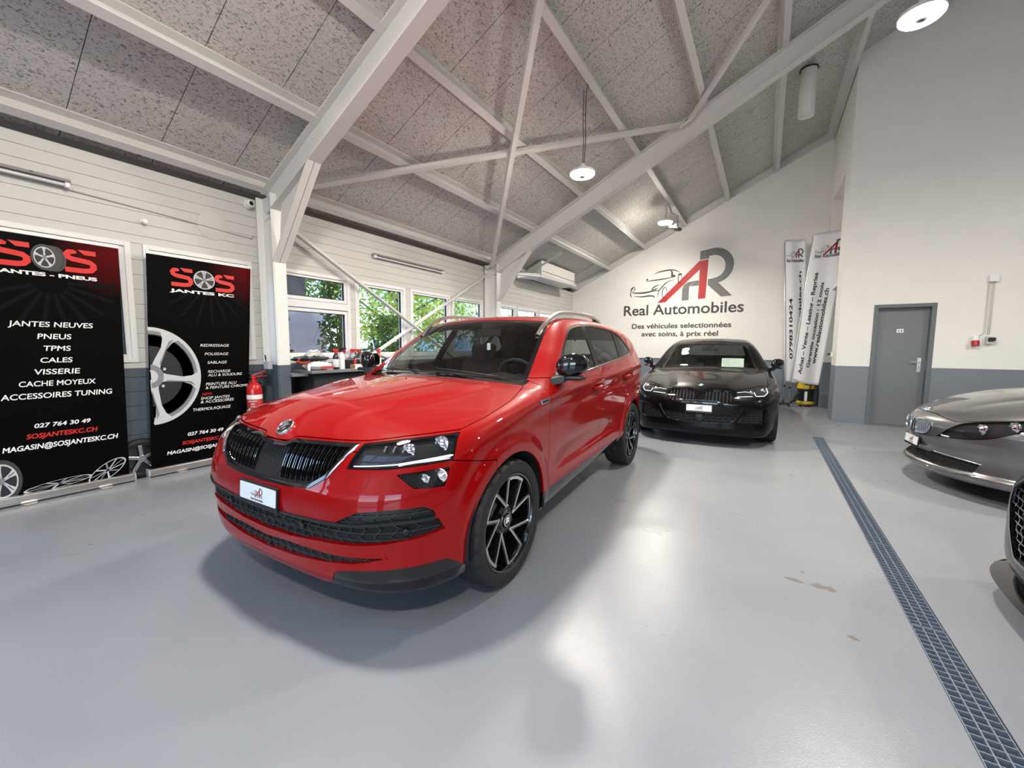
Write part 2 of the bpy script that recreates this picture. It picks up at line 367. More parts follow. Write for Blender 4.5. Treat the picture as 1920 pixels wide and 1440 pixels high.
# ---- far wall, block with the door, other walls
m = MB(); m.prism([(XL - .3, YF, 0), (XR, YF, 0), (XR, YF, roof_z(XR) + .2), (XRIDGE, YF, ZRIDGE + .2), (XL - .3, YF, roof_z(XL - .3) + .2)], (0, .15, 0)); S_(m.build('wall_far', WALLM))
m = MB(); m.bb((XL + .02, YF - .012, .985), (BX, YF, 1.005)); S_(m.build('trim_1', mat('trim_grey', (.10, .12, .145), .5)))
D0, D1, DZ = 1.516, 2.249, 2.012
m = MB(); V = lambda x, z: (x, BY, z); m.prism([V(BX, 0), V(D0, 0), V(D0, DZ), V(D1, DZ), V(D1, 0), V(XR, 0), V(XR, roof_z(XR) + .1), V(XRIDGE, ZRIDGE + .1), V(BX, roof_z(BX) + .1)], (0, .22, 0))
S_(m.build('wall_right', WALLM))
N0, N1, NZ = 9.66, 11.25, 4.45     # tall recess in the side of the block
W_ = lambda y, z: (BX, y, z)
m = MB(); m.prism([W_(BY + .22, 0), W_(N0, 0), W_(N0, NZ), W_(N1, NZ), W_(N1, 0), W_(YF, 0), W_(YF, roof_z(BX) + .1), W_(BY + .22, roof_z(BX) + .1)], (.32, 0, 0)); S_(m.build('wall_side', WALLM))
m = MB(); m.bb((BX + .32, N0 - .1, 0), (BX + .38, N1 + .1, NZ + .1)); S_(m.build('wall_recess', WALLM))
GREYDOOR = mat('door_grey', (.13, .145, .165), .4)
d1 = thing('door_1', None, None, ((D0 + D1)/2, BY, 0)); S_(d1); hw = (D1 - D0)/2
m = MB(); [m.bb((sx*hw - .045*sx, -.012, 0), (sx*hw + .012*sx, .20, DZ - .045)) for sx in (-1, 1)]; m.bb((-hw - .012, -.012, DZ - .045), (hw + .012, .20, DZ + .012)); m.build('door_frame', GREYDOOR, d1, bevel=.003)
m = MB(); m.bb((-hw + .045, .10, .012), (hw - .045, .14, DZ - .045)); m.build('door_leaf', mat('door_leaf_grey', (.165, .18, .20), .38), d1)
m = MB(); m.bb((-hw, .02, 0), (hw, .2, .012)); m.build('door_threshold', GREYDOOR, d1)
hd = MB(); hd.box((hw - .115, .096, 1.03), (.045, .008, .23)); hd.cyl((hw - .115, .098, 1.075), (hw - .115, .045, 1.075), .010, 12); hd.tube([(hw - .115, .048, 1.075), (hw - .15, .045, 1.075), (hw - .235, .045, 1.075)], .009, 10); hd.build('door_handle', mat('steel_handle', (.75, .74, .72), .28, 1.), d1, True, 40)
m = MB(); m.box((hw - .115, .091, .99), (.008, .002, .02)); m.build('keyhole', GASKET, d1)
m = MB(); [m.box((hw - .046, .06, z), (.008, .02, .16)) for z in (1.03,)]; m.build('strike_plate', mat('strike_grey', (.30, .32, .35), .35, .6), d1)
sg = MB(); sg.box((-.012, .098, 1.59), (.085, .003, .062)); sg = sg.build('toilet_sign', mat('sign_white', (.85, .86, .87), .4), d1)
def person_icon(x, skirt):
    m = MB(); m.prism([(x + a, .0955, 1.606 + c) for a, c in circ(.0045, 12)], (0, .001, 0))
    pts = [(-.006, 0), (.006, 0), (.004, -.016), (.004, -.030), (-.004, -.030), (-.004, -.016)] if not skirt else [(-.004, 0), (.004, 0), (.009, -.020), (.003, -.020), (.003, -.030), (-.003, -.030), (-.003, -.020), (-.009, -.020)]
    m.prism([(x + a, .0955, 1.600 + c) for a, c in pts], (0, .001, 0)); return m.build('sign_figure', mat('sign_black', (.01, .01, .01), .5), sg)
person_icon(-.028, False); person_icon(.006, True)
# grey door standing in the recess of the block's side
d2 = thing('door_2', None, None, (BX + .22, (N0 + N1)/2, 0)); S_(d2)
m = MB(); m.bb((0, -.595, 0), (.05, .595, 2.52)); m.build('door_leaf', mat('recess_door', (.20, .205, .21), .5), d2)
m = MB(); m.bb((-.16, -.60, 2.52), (.06, .60, 2.60)); m.build('door_lintel', FRAMEW, d2)
# back and right walls, with the wide doors open to the daylight
GO = [(-1.4, 1.2), (2.5, 5.4)]; GZ = 2.5
m = MB(); Q = lambda x, z: (x, YB, z)
m.prism([Q(XL - .3, 0), Q(GO[0][0], 0), Q(GO[0][0], GZ), Q(GO[0][1], GZ), Q(GO[0][1], 0), Q(GO[1][0], 0), Q(GO[1][0], GZ), Q(GO[1][1], GZ), Q(GO[1][1], 0), Q(XR, 0), Q(XR, roof_z(XR) + .1), Q(XRIDGE, ZRIDGE + .1), Q(XL - .3, roof_z(XL - .3) + .1)], (0, -.2, 0)); S_(m.build('wall_back', WALLM))
m = MB(); m.bb((XR, YB - .2, 0), (XR + .2, YF + .15, 4.2)); S_(m.build('wall_opposite', WALLM))

# ---- roof
CEIL = ceil_mat()
def slab(x0, x1, name):
    m = MB(); m.prism([(x0, YB - .2, roof_z(x0)), (x1, YB - .2, roof_z(x1)), (x1, YB - .2, roof_z(x1) + .18), (x0, YB - .2, roof_z(x0) + .18)], (0, YF + .35 - YB, 0)); return S_(m.build(name, CEIL))
KX0, KX1, KY0, KY1 = -2.9, 1.2, -3.4, -.6          # roof light behind the camera
m = MB()
for x0, x1, y0, y1 in ((XL - .45, KX0, YB - .2, YF + .15), (KX1, XRIDGE, YB - .2, YF + .15), (KX0, KX1, YB - .2, KY0), (KX0, KX1, KY1, YF + .15)):
    m.prism([(x0, y0, roof_z(x0)), (x1, y0, roof_z(x1)), (x1, y0, roof_z(x1) + .18), (x0, y0, roof_z(x0) + .18)], (0, y1 - y0, 0))
S_(m.build('ceiling', CEIL))
w = thing('window_14', None, None, (0, 0, 0)); S_(w); m = MB()
for a, c in ((KX0, KX0 + .08), (KX1 - .08, KX1), (-.89, -.81)): m.prism([(a, KY0, roof_z(a) - .01), (c, KY0, roof_z(c) - .01), (c, KY0, roof_z(c) + .24), (a, KY0, roof_z(a) + .24)], (0, KY1 - KY0, 0))
for y in (KY0, KY1 - .08): m.prism([(KX0, y, roof_z(KX0) - .01), (KX1, y, roof_z(KX1) - .01), (KX1, y, roof_z(KX1) + .24), (KX0, y, roof_z(KX0) + .24)], (0, .08, 0))
m.build('window_frame', FRAMEW, w); m = MB(); m.raw([(KX0, KY0, roof_z(KX0) + .20), (KX0, KY1, roof_z(KX0) + .20), (KX1, KY1, roof_z(KX1) + .20), (KX1, KY0, roof_z(KX1) + .20)], [[0, 1, 2, 3]]); m.build('window_pane', PANE, w)
slab(XRIDGE, XR + .4, 'ceiling.001')
m = MB(); m.bb((XL - .16, YB, 2.97), (XL - .12, YF, 3.25)); S_(m.build('wall_eaves', mat('eaves_shade', (.30, .29, .28), .7)))  # dark strip in the shadow gap above the boards, shade put into its colour
def purlin(x, y0=YB, y1=YF, w=.085, h=.165, name='roof_purlin'):
    s = 1 if x <= XRIDGE else -1; a = math.atan(SL)*s; nx_, nz_ = -math.sin(a), math.cos(a); tx, tz = math.cos(a), math.sin(a)
    c = Vector((x, 0, roof_z(x))); P = lambda u, v: Vector((c.x + tx*u - nx_*v, y0, c.z + tz*u - nz_*v))
    m = MB()      # a channel section: web, upper and lower lip
    m.prism([P(-w/2, -.01), P(w/2, -.01), P(w/2, .012), P(-w/2 + .012, .012), P(-w/2 + .012, h - .012), P(w/2, h - .012), P(w/2, h), P(-w/2, h)], (0, y1 - y0, 0))
    return S_(m.build(name, STEEL, bevel=.002, seg=1))
for x in (-5.02, -4.02, -3.03, -2.04, -1.05, -.06, .93, 1.92): purlin(x)
for x in (3.3, 4.3, 5.3, 6.3, 7.3, 8.3): purlin(x, w=.085)
# sloping board along the far wall
for (xa, xb) in ((XL, BX),):
    m = MB(); m.prism([(xa, YF - .05, roof_z(xa) - .165), (xb, YF - .05, roof_z(xb) - .165), (xb, YF - .05, roof_z(xb)), (xa, YF - .05, roof_z(xa))], (0, .05, 0)); S_(m.build('trim_2', STEEL))
# steel frames: rafter, post and haunch
def ibeam(m, a, b, up, d, w, tf=.014, tw=.010):
    a, b, up = Vector(a), Vector(b), Vector(up).normalized(); dr = (b - a).normalized(); sd = dr.cross(up).normalized()
    q = lambda s_, u: a + sd*s_ + up*u
    m.prism([q(-w/2, 0), q(w/2, 0), q(w/2, tf), q(tw/2, tf), q(tw/2, d - tf), q(w/2, d - tf), q(w/2, d), q(-w/2, d), q(-w/2, d - tf), q(-tw/2, d - tf), q(-tw/2, tf), q(-w/2, tf)], b - a)
def steel_frame(yc):
    off, dep, w = .165, .285, .15
    ca, sa = math.cos(math.atan(SL)), math.sin(math.atan(SL)); nv = Vector((-sa, 0, ca))
    low = lambda x: Vector((x, yc, roof_z(x) - off)) - nv*dep
    rb = MB(); ibeam(rb, low(XL + .13), low(XRIDGE), nv, dep, w); ibeam(rb, Vector((XR, yc, roof_z(XR) - off - dep/ca)), Vector((XRIDGE, yc, ZRIDGE - off - dep/ca)), Vector((sa, 0, ca)), dep, w)
    S_(rb.build('roof_beam', STEEL, bevel=.002, seg=1))
    xi = -4.80; top = roof_z(XL + .1) - off - .02
    p = MB(); ibeam(p, (XL + .03, yc, 0), (XL + .03, yc, top), (1, 0, 0), xi - XL - .03, w, .013, .009)
    S_(p.build('pillar', STEELP, bevel=.002, seg=1))
    h = MB(); z0, z1x = 2.235, -4.18      # haunch: web plate and slanted flange
    A = Vector((xi, yc, z0)); Bp = low(z1x); C = low(xi - .02)
    h.prism([A - Vector((0, .005, 0)), Bp - Vector((0, .005, 0)), C - Vector((0, .005, 0))], (0, .010, 0))
    d = (Bp - A).normalized(); n = Vector((d.z, 0, -d.x))
    h.prism([A + Vector((0, -w/2, 0)), Bp + Vector((0, -w/2, 0)), Bp + Vector((0, -w/2, 0)) - n*.014, A + Vector((0, -w/2, 0)) - n*.014], (0, w, 0))
    S_(h.build('beam_haunch', STEEL))
    p = MB(); p.bb((xi - .012, yc - w/2 + .012, 0), (xi + .006, yc + w/2 - .012, z0)); S_(p.build('pillar_cover', STEELP))
for yc in (-1.9, 2.617, 7.14): steel_frame(yc)
# wind bracing between the two frames in view: flat hollow bars in the roof and on the wall
def brace(a, b, w=.075, h=.05, up=(0, 0, 1)):
    m = MB(); m.bar(a, b, w, h, up); return S_(m.build('wind_brace', STEEL, bevel=.003))
RN = (-math.sin(math.atan(SL)), 0, math.cos(math.atan(SL)))
bz = lambda x, o=.235: roof_z(x) - o
brace((-4.80, 2.70, bz(-4.80)), (-1.26, 7.09, bz(-1.26)), up=RN); brace((-4.93, 7.07, bz(-4.93, .285)), (-1.26, 2.72, bz(-1.26, .285)), up=RN)
brace((-1.20, 7.09, bz(-1.20)), (2.3, 2.70, bz(2.3)), up=RN); brace((-1.20, 2.72, bz(-1.20, .285)), (2.3, 7.09, bz(2.3, .285)), up=RN)
brace((-5.02, 2.72, 2.80), (-5.02, 7.05, .50), .03, .07, (1, 0, 0)); brace((-5.05, 7.06, 2.80), (-5.05, 2.75, .42), .03, .07, (1, 0, 0))
for x, y in ((-1.23, 7.06), (-4.93, 7.05)):
    m = MB(); s = .10; m.prism([(x - s, y, bz(x - s) - .02), (x + s, y, bz(x + s) - .02), (x + s, y, bz(x + s) - .05), (x - s, y, bz(x - s) - .05)], (0, -.06, 0))
    for dx in (-.07, .07): m.cyl((x + dx, y - .045, bz(x + dx)), (x + dx, y - .045, bz(x + dx) - .07), .016, 8)
    S_(m.build('brace_plate', STEEL))
# ---------------------------------------------------------------- outside the windows
m = MB(); m.bb((-60, -60, -.25), (60, 60, -.13)); S_(m.build('ground', vary(mat('asphalt', (.1, .1, .1), .9), (.16, .155, .15), (.22, .215, .20), 3)))
m = MB(); m.bb((-7.6, -2, -.2), (-7.4, 4.9, 2.15)); S_(m.build('wall_garden', vary(mat('garden_wall', (.3, .28, .3), .9), (.26, .24, .255), (.38, .35, .37), 2)))
t = thing('backdrop_screen', 'dark brown backdrop screen added above the garden wall to darken the transom window view', 'screen', (-7.5, 1.45, 2.15)); m = MB(); [m.bb((-.03, -3.4 + .5*k, 0), (.03, -2.92 + .5*k, 1.25)) for k in range(13)]; m.build('screen_boards', vary(mat('screen_brown', (.06, .05, .045), .9), (.035, .03, .027), (.075, .06, .05), 4), t); m = MB(); [m.bb((-.07, -3.4, z), (-.03, 3.08, z + .08)) for z in (.1, 1.05)]; m.build('screen_rail', mat('screen_brown'), t)  # added backdrop that keeps the view through the transom pane dark
def leaf_mat(name, c1, c2):
    m = bpy.data.materials.new(name); m.use_nodes = True; nt = m.node_tree; nt.nodes.clear()
    o = nt.nodes.new('ShaderNodeOutputMaterial'); mx = nt.nodes.new('ShaderNodeMixShader'); d = nt.nodes.new('ShaderNodeBsdfDiffuse'); t = nt.nodes.new('ShaderNodeBsdfTranslucent')
    g = nt.nodes.new('ShaderNodeNewGeometry'); r = nt.nodes.new('ShaderNodeValToRGB'); r.color_ramp.elements[0].color = (*c1, 1); r.color_ramp.elements[1].color = (*c2, 1)
    nt.links.new(g.outputs['Random Per Island'], r.inputs[0]); nt.links.new(r.outputs[0], d.inputs[0]); nt.links.new(r.outputs[0], t.inputs[0]); mx.inputs[0].default_value = .5
    nt.links.new(d.outputs[0], mx.inputs[1]); nt.links.new(t.outputs[0], mx.inputs[2]); nt.links.new(mx.outputs[0], o.inputs[0]); return m
LEAF1 = leaf_mat('leaf_light', (.09, .17, .022), (.36, .42, .06)); LEAF2 = leaf_mat('leaf_dark', (.03, .065, .014), (.12, .18, .036)); BARK = vary(mat('bark', (.1, .08, .06), .9), (.07, .055, .045), (.16, .13, .10), 12)
def leaves(pts_fn, n, size, rng):
    m = MB()
    for _ in range(n):
        c = Vector(pts_fn(rng)); u = Vector((rng.gauss(0, 1), rng.gauss(0, 1), rng.gauss(0, 1))).normalized(); v = u.orthogonal().normalized(); v = (v*math.cos(q := rng.random()*6.28) + u.cross(v)*math.sin(q)); s = size*rng.uniform(.6, 1.3)
        m.raw([c - u*s, c + v*s*.42, c + u*s, c - v*s*.42], [[0, 1, 2, 3]])
    return m
rng = random.Random(3)
def shrub(name, label, c, r, h, n, mtl, size):
    t = thing(name, label, 'shrub', (c[0], c[1], -.13))
    def p(g):
        a = g.random()*6.283; q = g.random()**.4; z = g.random(); k = r*(1 - .35*z)*(.8 + .2*math.sin(5*a + c[1])); return (k*q*math.cos(a), k*q*math.sin(a), .15 + z*h)
    leaves(p, n, size, rng).build('foliage', mtl, t)
    m = MB()
    for k in range(7):
        a = rng.random()*6.28; m.tube([(0, 0, 0), (.25*r*math.cos(a), .25*r*math.sin(a), h*.45), (.6*r*math.cos(a), .6*r*math.sin(a), h*.9)], [.03, .02, .006], 6)
    m.build('stems', BARK, t)
for i, (x, y, r, h, n, mt, lb) in enumerate(((-6.5, 3.3, .42, 2.7, 1500, LEAF2, 'dark twiggy shrub growing against the garden wall outside the transom window'), (-6.5, 4.55, .45, 2.6, 2000, LEAF2, 'dark green shrub outside at the corner of the garden wall'), (-6.6, 5.75, .55, 1.9, 1800, LEAF2, 'low dark shrub outside at the foot of the forked tree'), (-6.7, 9.3, .6, 2.2, 2200, LEAF2, 'broad dark shrub outside behind the red car roof'), (-7.8, 12.4, 1.0, 2.4, 1800, LEAF1, 'light green shrub outside beyond the second steel frame'), (-6.5, 1.5, .5, 2.4, 1200, LEAF2, 'shrub outside behind the right-hand black banner'))):
    shrub('shrub', lb, (x, y), r, h, n, mt, .055)
def tree(label, x, y, h, branches, n, mtl, size, crown):
    t = thing('tree', label, 'tree', (x, y, -.13)); m = MB(); tips = []
    trunk = [(0, 0, 0), (.05, .05, h*.25), (-.06, .10, h*.45), (-.16, .16, h*.62), (-.2, .22, h*.85)]
    m.tube(trunk, [.11, .095, .08, .06, .03], 10)
    for k in range(branches):
        z = h*(.28 + .5*k/branches); a = k*2.4 + x; L = rng.uniform(.8, 1.5); b0 = Vector((-.05, .1, z)); b1 = b0 + Vector((math.cos(a)*L*.5, math.sin(a)*L*.5, .25)); b2 = b1 + Vector((math.cos(a + .3)*L*.6, math.sin(a + .3)*L*.6, .45))
        m.tube([b0, b1, b2], [.045, .03, .01], 7); tips += [b1, b2, (b1 + b2)/2]
    m.build('trunk', BARK, t)
    def p(g):
        if g.random() < .6: q = g.choice(tips); return (q.x + g.gauss(0, .35), q.y + g.gauss(0, .35), q.z + g.gauss(0, .28))
        a = g.random()*6.28; k = crown*g.random()**.5; return (k*math.cos(a), k*math.sin(a), h*(.45 + .6*g.random()))
    leaves(p, n, size, rng).build('foliage', mtl, t)
tree('leafy tree with a forked trunk outside the second window of the bay', -7.9, 7.2, 3.5, 9, 4600, LEAF1, .06, 1.05)
tree('slender light green tree outside, beyond the forked one', -10.2, 11.6, 4.2, 9, 3800, LEAF1, .07, 1.2)
tree('dark green tree outside, farther back between the garden wall and the house', -13.4, 7.8, 5.4, 8, 4600, LEAF2, .085, 1.6)
h = thing('house', 'white house with pale blue shutters far outside the windows', 'house', (-20, 19, -.13))
m = MB(); m.bb((-4, -8, 0), (4, 9, 5.5)); m.build('house_wall', mat('house_white', (.75, .75, .74), .8), h)
for y in (-6, -3, 0, 3, 6):
    for z in (.9, 3.4): m = MB(); m.bb((4, y, z), (4.06, y + 1.2, z + 1.3)); m.build('shutter', mat('shutter_blue', (.35, .48, .62), .6), h)
m = MB(); m.prism([(-4.4, -8.4, 5.5), (4.4, -8.4, 5.5), (0, -8.4, 7.4)], (0, 17.8, 0)); m.build('house_roof', mat('roof_tile', (.30, .13, .09), .8), h)
# ---------------------------------------------------------------- car body surfaces
def pchip(pts, n=700):
    xs = np.array([p[0] for p in pts], float); ys = np.array([p[1] for p in pts], float)
    h = np.diff(xs); d = np.diff(ys) / h; m = np.zeros(len(xs))
    m[0], m[-1] = d[0], d[-1]
    for i in range(1, len(xs) - 1):
        if d[i-1] * d[i] > 0:
            w1, w2 = 2*h[i] + h[i-1], h[i] + 2*h[i-1]
            m[i] = (w1 + w2) / (w1/d[i-1] + w2/d[i])
    X = np.linspace(xs[0], xs[-1], n)
    k = np.clip(np.searchsorted(xs, X) - 1, 0, len(h) - 1)
    t = (X - xs[k]) / h[k]
    Yv = (2*t**3-3*t**2+1)*ys[k] + (t**3-2*t**2+t)*h[k]*m[k] + (-2*t**3+3*t**2)*ys[k+1] + (t**3-t**2)*h[k]*m[k+1]
    s0, s1 = m[0], m[-1]
    def f(x):
        x = np.asarray(x, float)
        return np.interp(x, X, Yv) + np.minimum(x - X[0], 0)*s0 + np.maximum(x - X[-1], 0)*s1
    return f

def smax(a, b, k):
    h = np.maximum(k - np.abs(a - b), 0) / k
    return np.maximum(a, b) + h*h*k*.25

def sstep(x, a, b):
    t = np.clip((x - a) / (b - a), 0, 1)
    return t*t*(3 - 2*t)

class Body:
    """A car body as a smooth field: coordinates are (side, length from the nose, height)."""
    def __init__(b, shz, W, taper, F0, K, T0, crown, R0, KR, zb, sweep, wheels, zc, extra=None, tops=None, rad=(.05, .07, .09), hoodedge=None):
        b.shz, b.W, b.taper, b.F0, b.K, b.T0, b.crown, b.R0, b.KR, b.zb = [pchip(q) for q in (shz, W, taper, F0, K, T0, crown, R0, KR, zb)]
        b.sweep, b.wheels, b.zc, b.extra, b.tops, b.rad = sweep, wheels, zc, extra, tops, rad
    def g(b, P):
        y, x, z = np.abs(P[:, 0]), P[:, 1], P[:, 2]
        w = b.W(z - (b.shz(x) - 1)) + b.taper(x)
        for (xc, zc, R, amt) in b.wheels:
            r = np.hypot(x - xc, z - zc)
            w = w + amt * sstep(r, R + .13, R + .05) * sstep(z, zc + R + .22, zc + R + .03)
        if b.extra: w = w + b.extra(y, x, z)
        g1 = y - w
        g2 = (b.F0(z) + b.K(y) - x) * .9
        top = b.T0(x - b.sweep * y*y) - b.crown(x) * y*y
        if b.tops: top = top + b.tops(y, x)
        g4 = (z - top) * .9
        g3 = x - (b.R0(z) - b.KR(y))
        g5 = b.zb(x) - z
        r = smax(g1, g2, b.rad[0])
        r = smax(r, g4, b.rad[2])
        r = smax(r, g3, .06)
        return smax(r, g5, .04)
    def grad(b, P, e=8e-4):
        G = np.empty_like(P)
        for i in range(3):
            D = np.zeros(3); D[i] = e
            G[:, i] = (b.g(P + D) - b.g(P - D)) / (2*e)
        return G
    def normals(b, P, e=3e-3):
        G = b.grad(P, e)
        return G / np.maximum(np.linalg.norm(G, axis=1, keepdims=True), 1e-9)
    def snap(b, P, it=3):
        for _ in range(it):
            G = b.grad(P); v = b.g(P)
            P = P - G * (np.clip(v, -.02, .02) / np.maximum((G*G).sum(1), .05))[:, None]
        return P
    def cast(b, A, D, t1=3.5, it=42):
        lo = np.zeros(len(A)); hi = np.full(len(A), t1)
        for _ in range(it):
            m = (lo + hi) / 2; v = b.g(A + D * m[:, None])
            ins = v < 0
            lo = np.where(ins, m, lo); hi = np.where(ins, hi, m)
        return A + D * ((lo + hi) / 2)[:, None]
    def front(b, y, z, deep=1.0):
        y = np.atleast_1d(np.asarray(y, float)); z = np.broadcast_to(np.asarray(z, float), y.shape)
        A = np.stack([y, np.full(y.shape, deep), z], 1); D = np.tile([0., -1, 0], (len(y), 1))
        return b.cast(A, D, 1.6)
    def side(b, s, z):
        s = np.atleast_1d(np.asarray(s, float)); z = np.broadcast_to(np.asarray(z, float), s.shape)
        A = np.stack([np.full(s.shape, .15), s, z], 1); D = np.tile([1., 0, 0], (len(s), 1))
        return b.cast(A, D, 1.2)
    def top(b, y, s):
        y = np.atleast_1d(np.asarray(y, float)); s = np.broadcast_to(np.asarray(s, float), y.shape)
        A = np.stack([y, s, np.full(y.shape, .5)], 1); D = np.tile([0., 0, 1], (len(y), 1))
        return b.cast(A, D, 1.6)

class Patch:
    """A piece of the left half of a body surface."""
    def __init__(p, V, polys): p.V, p.P = V, polys
    def __add__(p, q):
        n = len(p.V)
        return Patch(np.concatenate([p.V, q.V]), p.P + [[i + n for i in f] for f in q.P])
    def compact(p):
        used = sorted({i for f in p.P for i in f}); m = {o: i for i, o in enumerate(used)}
        return Patch(p.V[used] if used else np.zeros((0, 3)), [[m[i] for i in f] for f in p.P])

def body_grid(b, sa, sb, nf, nm, nr, nphi, axis_z=None):
    zc = b.zc
    beta = np.concatenate([np.linspace(math.pi/2, 0, nf, endpoint=False), np.zeros(nm), np.linspace(0, -math.pi/2, nr+1)[1:]])
    anch = np.concatenate([np.full(nf, sa), np.linspace(sa, sb, nm), np.full(nr, sb)])
    phi = np.linspace(-math.pi/2, math.pi/2, nphi)
    B, Ph = np.meshgrid(beta, phi, indexing='ij'); An = np.repeat(anch[:, None], nphi, 1)
    D = np.stack([np.cos(B)*np.cos(Ph), -np.sin(B), np.cos(B)*np.sin(Ph)], -1).reshape(-1, 3)
    A = np.stack([np.zeros(An.size), An.ravel(), np.full(An.size, zc)], 1)
    V = b.cast(A, D); V[:, 0] = np.where(np.abs(np.cos(Ph).ravel()) < 1e-6, 0, np.maximum(V[:, 0], 0))
    n = len(beta); polys = []
    for i in range(n - 1):
        for j in range(nphi - 1):
            q = [i*nphi+j, i*nphi+j+1, (i+1)*nphi+j+1, (i+1)*nphi+j]
            if i == 0: q = [0, q[2], q[3]]
            elif i == n - 2: q = [q[0], q[1], (n-1)*nphi]
            polys.append(q)
    V[0:nphi] = V[0]; V[(n-1)*nphi:] = V[(n-1)*nphi]
    return Patch(V, polys).compact()

def split(p, f):
    """Cut a patch where the field f is zero: (part below zero, part above zero)."""
    if not len(p.P): return Patch(np.zeros((0, 3)), []), Patch(np.zeros((0, 3)), [])
    val = f(p.V); val = np.where(np.abs(val) < 1e-7, 1e-7, val)
    V = list(p.V); neg, pos, cache, todo = [], [], {}, []
    sg = val > 0
    for q in p.P:
        s = [sg[i] for i in q]
        if all(s): pos.append(q)
        elif not any(s): neg.append(q)
        else:
            a, c = [], []
            for k in range(len(q)):
                i, j = q[k], q[(k+1) % len(q)]
                (c if sg[i] else a).append(i)
                if sg[i] != sg[j]:
                    e = (min(i, j), max(i, j))
                    if e not in cache:
                        cache[e] = len(V); V.append(None); todo.append(e)
                    a.append(cache[e]); c.append(cache[e])
            if len(a) > 2: neg.append(a)
            if len(c) > 2: pos.append(c)
    if todo:
        I = np.array([e[0] for e in todo]); J = np.array([e[1] for e in todo])
        lo, hi = p.V[I].copy(), p.V[J].copy(); flo, fhi = val[I].copy(), val[J].copy()
        for _ in range(6):
            t = np.clip(flo / (flo - fhi), .02, .98); M = lo + (hi - lo) * t[:, None]; fm = f(M)
            s = (fm > 0) == (flo > 0)
            lo[s], flo[s] = M[s], fm[s]; hi[~s], fhi[~s] = M[~s], fm[~s]
            same = np.abs(flo - fhi) < 1e-12; fhi[same] = flo[same] + 1e-9
        t = np.clip(flo / (flo - fhi), 0, 1); M = lo + (hi - lo) * t[:, None]
        for k, e in enumerate(todo): V[cache[e]] = M[k]
    V = np.array(V)
    return Patch(V, neg).compact(), Patch(V, pos).compact()

def refine(p, mask):
    """Quarter the faces whose centre the mask picks."""
    V = list(p.V); out, cache = [], {}
    C = np.array([p.V[q].mean(0) for q in p.P]); mk = mask(C)
    def mid(i, j):
        e = (min(i, j), max(i, j))
        if e not in cache: cache[e] = len(V); V.append((p.V[i] + p.V[j]) / 2)
        return cache[e]
    for q, m in zip(p.P, mk):
        if not m: out.append(q); continue
        c = len(V); V.append(p.V[q].mean(0)); n = len(q); ms = [mid(q[k], q[(k+1) % n]) for k in range(n)]
        for k in range(n): out.append([q[k], ms[k], c, ms[k-1]])
    # hand the new edge points to the unrefined neighbours too, so that no cracks open
    fin = []
    for q in out:
        r = []
        for k in range(len(q)):
            r.append(q[k]); i, j = q[k], q[(k+1) % len(q)]; e = (min(i, j), max(i, j))
            if e in cache: r.append(cache[e])
        fin.append(r)
    return Patch(np.array(V), fin)

def sdf(poly):
    """Signed distance to a closed polygon, negative inside; takes two coordinate arrays."""
    A = np.array(poly, float); Bv = np.roll(A, -1, 0)
    def f(u, v):
        d2 = np.full(u.shape, 1e9); ins = np.zeros(u.shape, bool)
        for (ax, ay), (bx, by) in zip(A, Bv):
            ex, ey = bx-ax, by-ay; wx, wy = u-ax, v-ay
            t = np.clip((wx*ex + wy*ey) / max(ex*ex+ey*ey, 1e-12), 0, 1)
            d2 = np.minimum(d2, (wx-ex*t)**2 + (wy-ey*t)**2)
            c = (ay <= v) != (by <= v)
            xi = ax + (v-ay) / (ey if abs(ey) > 1e-12 else 1e-12) * ex
            ins ^= c & (u < xi)
        d = np.sqrt(d2)
        return np.where(ins, -d, d)
    return f

def line(pts):
    """Signed distance to the graph of a polyline v(u): positive above."""
    f0 = pchip(pts, 400)
    return lambda u, v: v - f0(u)

def smooth_poly(pts, sharp=(), n=6):
    """Closed Catmull-Rom outline through points; the indices in sharp stay corners."""
    out = []; m = len(pts); P = [np.array(q, float) for q in pts]
    for i in range(m):
        a, b, c, d = P[i-1], P[i], P[(i+1) % m], P[(i+2) % m]
        if i in sharp: a = 2*b - c if (i+1) % m not in sharp else b - (c-b)
        if (i+1) % m in sharp: d = 2*c - b
        for k in range(n):
            t = k / n
            out.append(tuple(.5*((2*b) + (c-a)*t + (2*a-5*b+4*c-d)*t*t + (3*b-a-3*c+d)*t**3)))
    return out
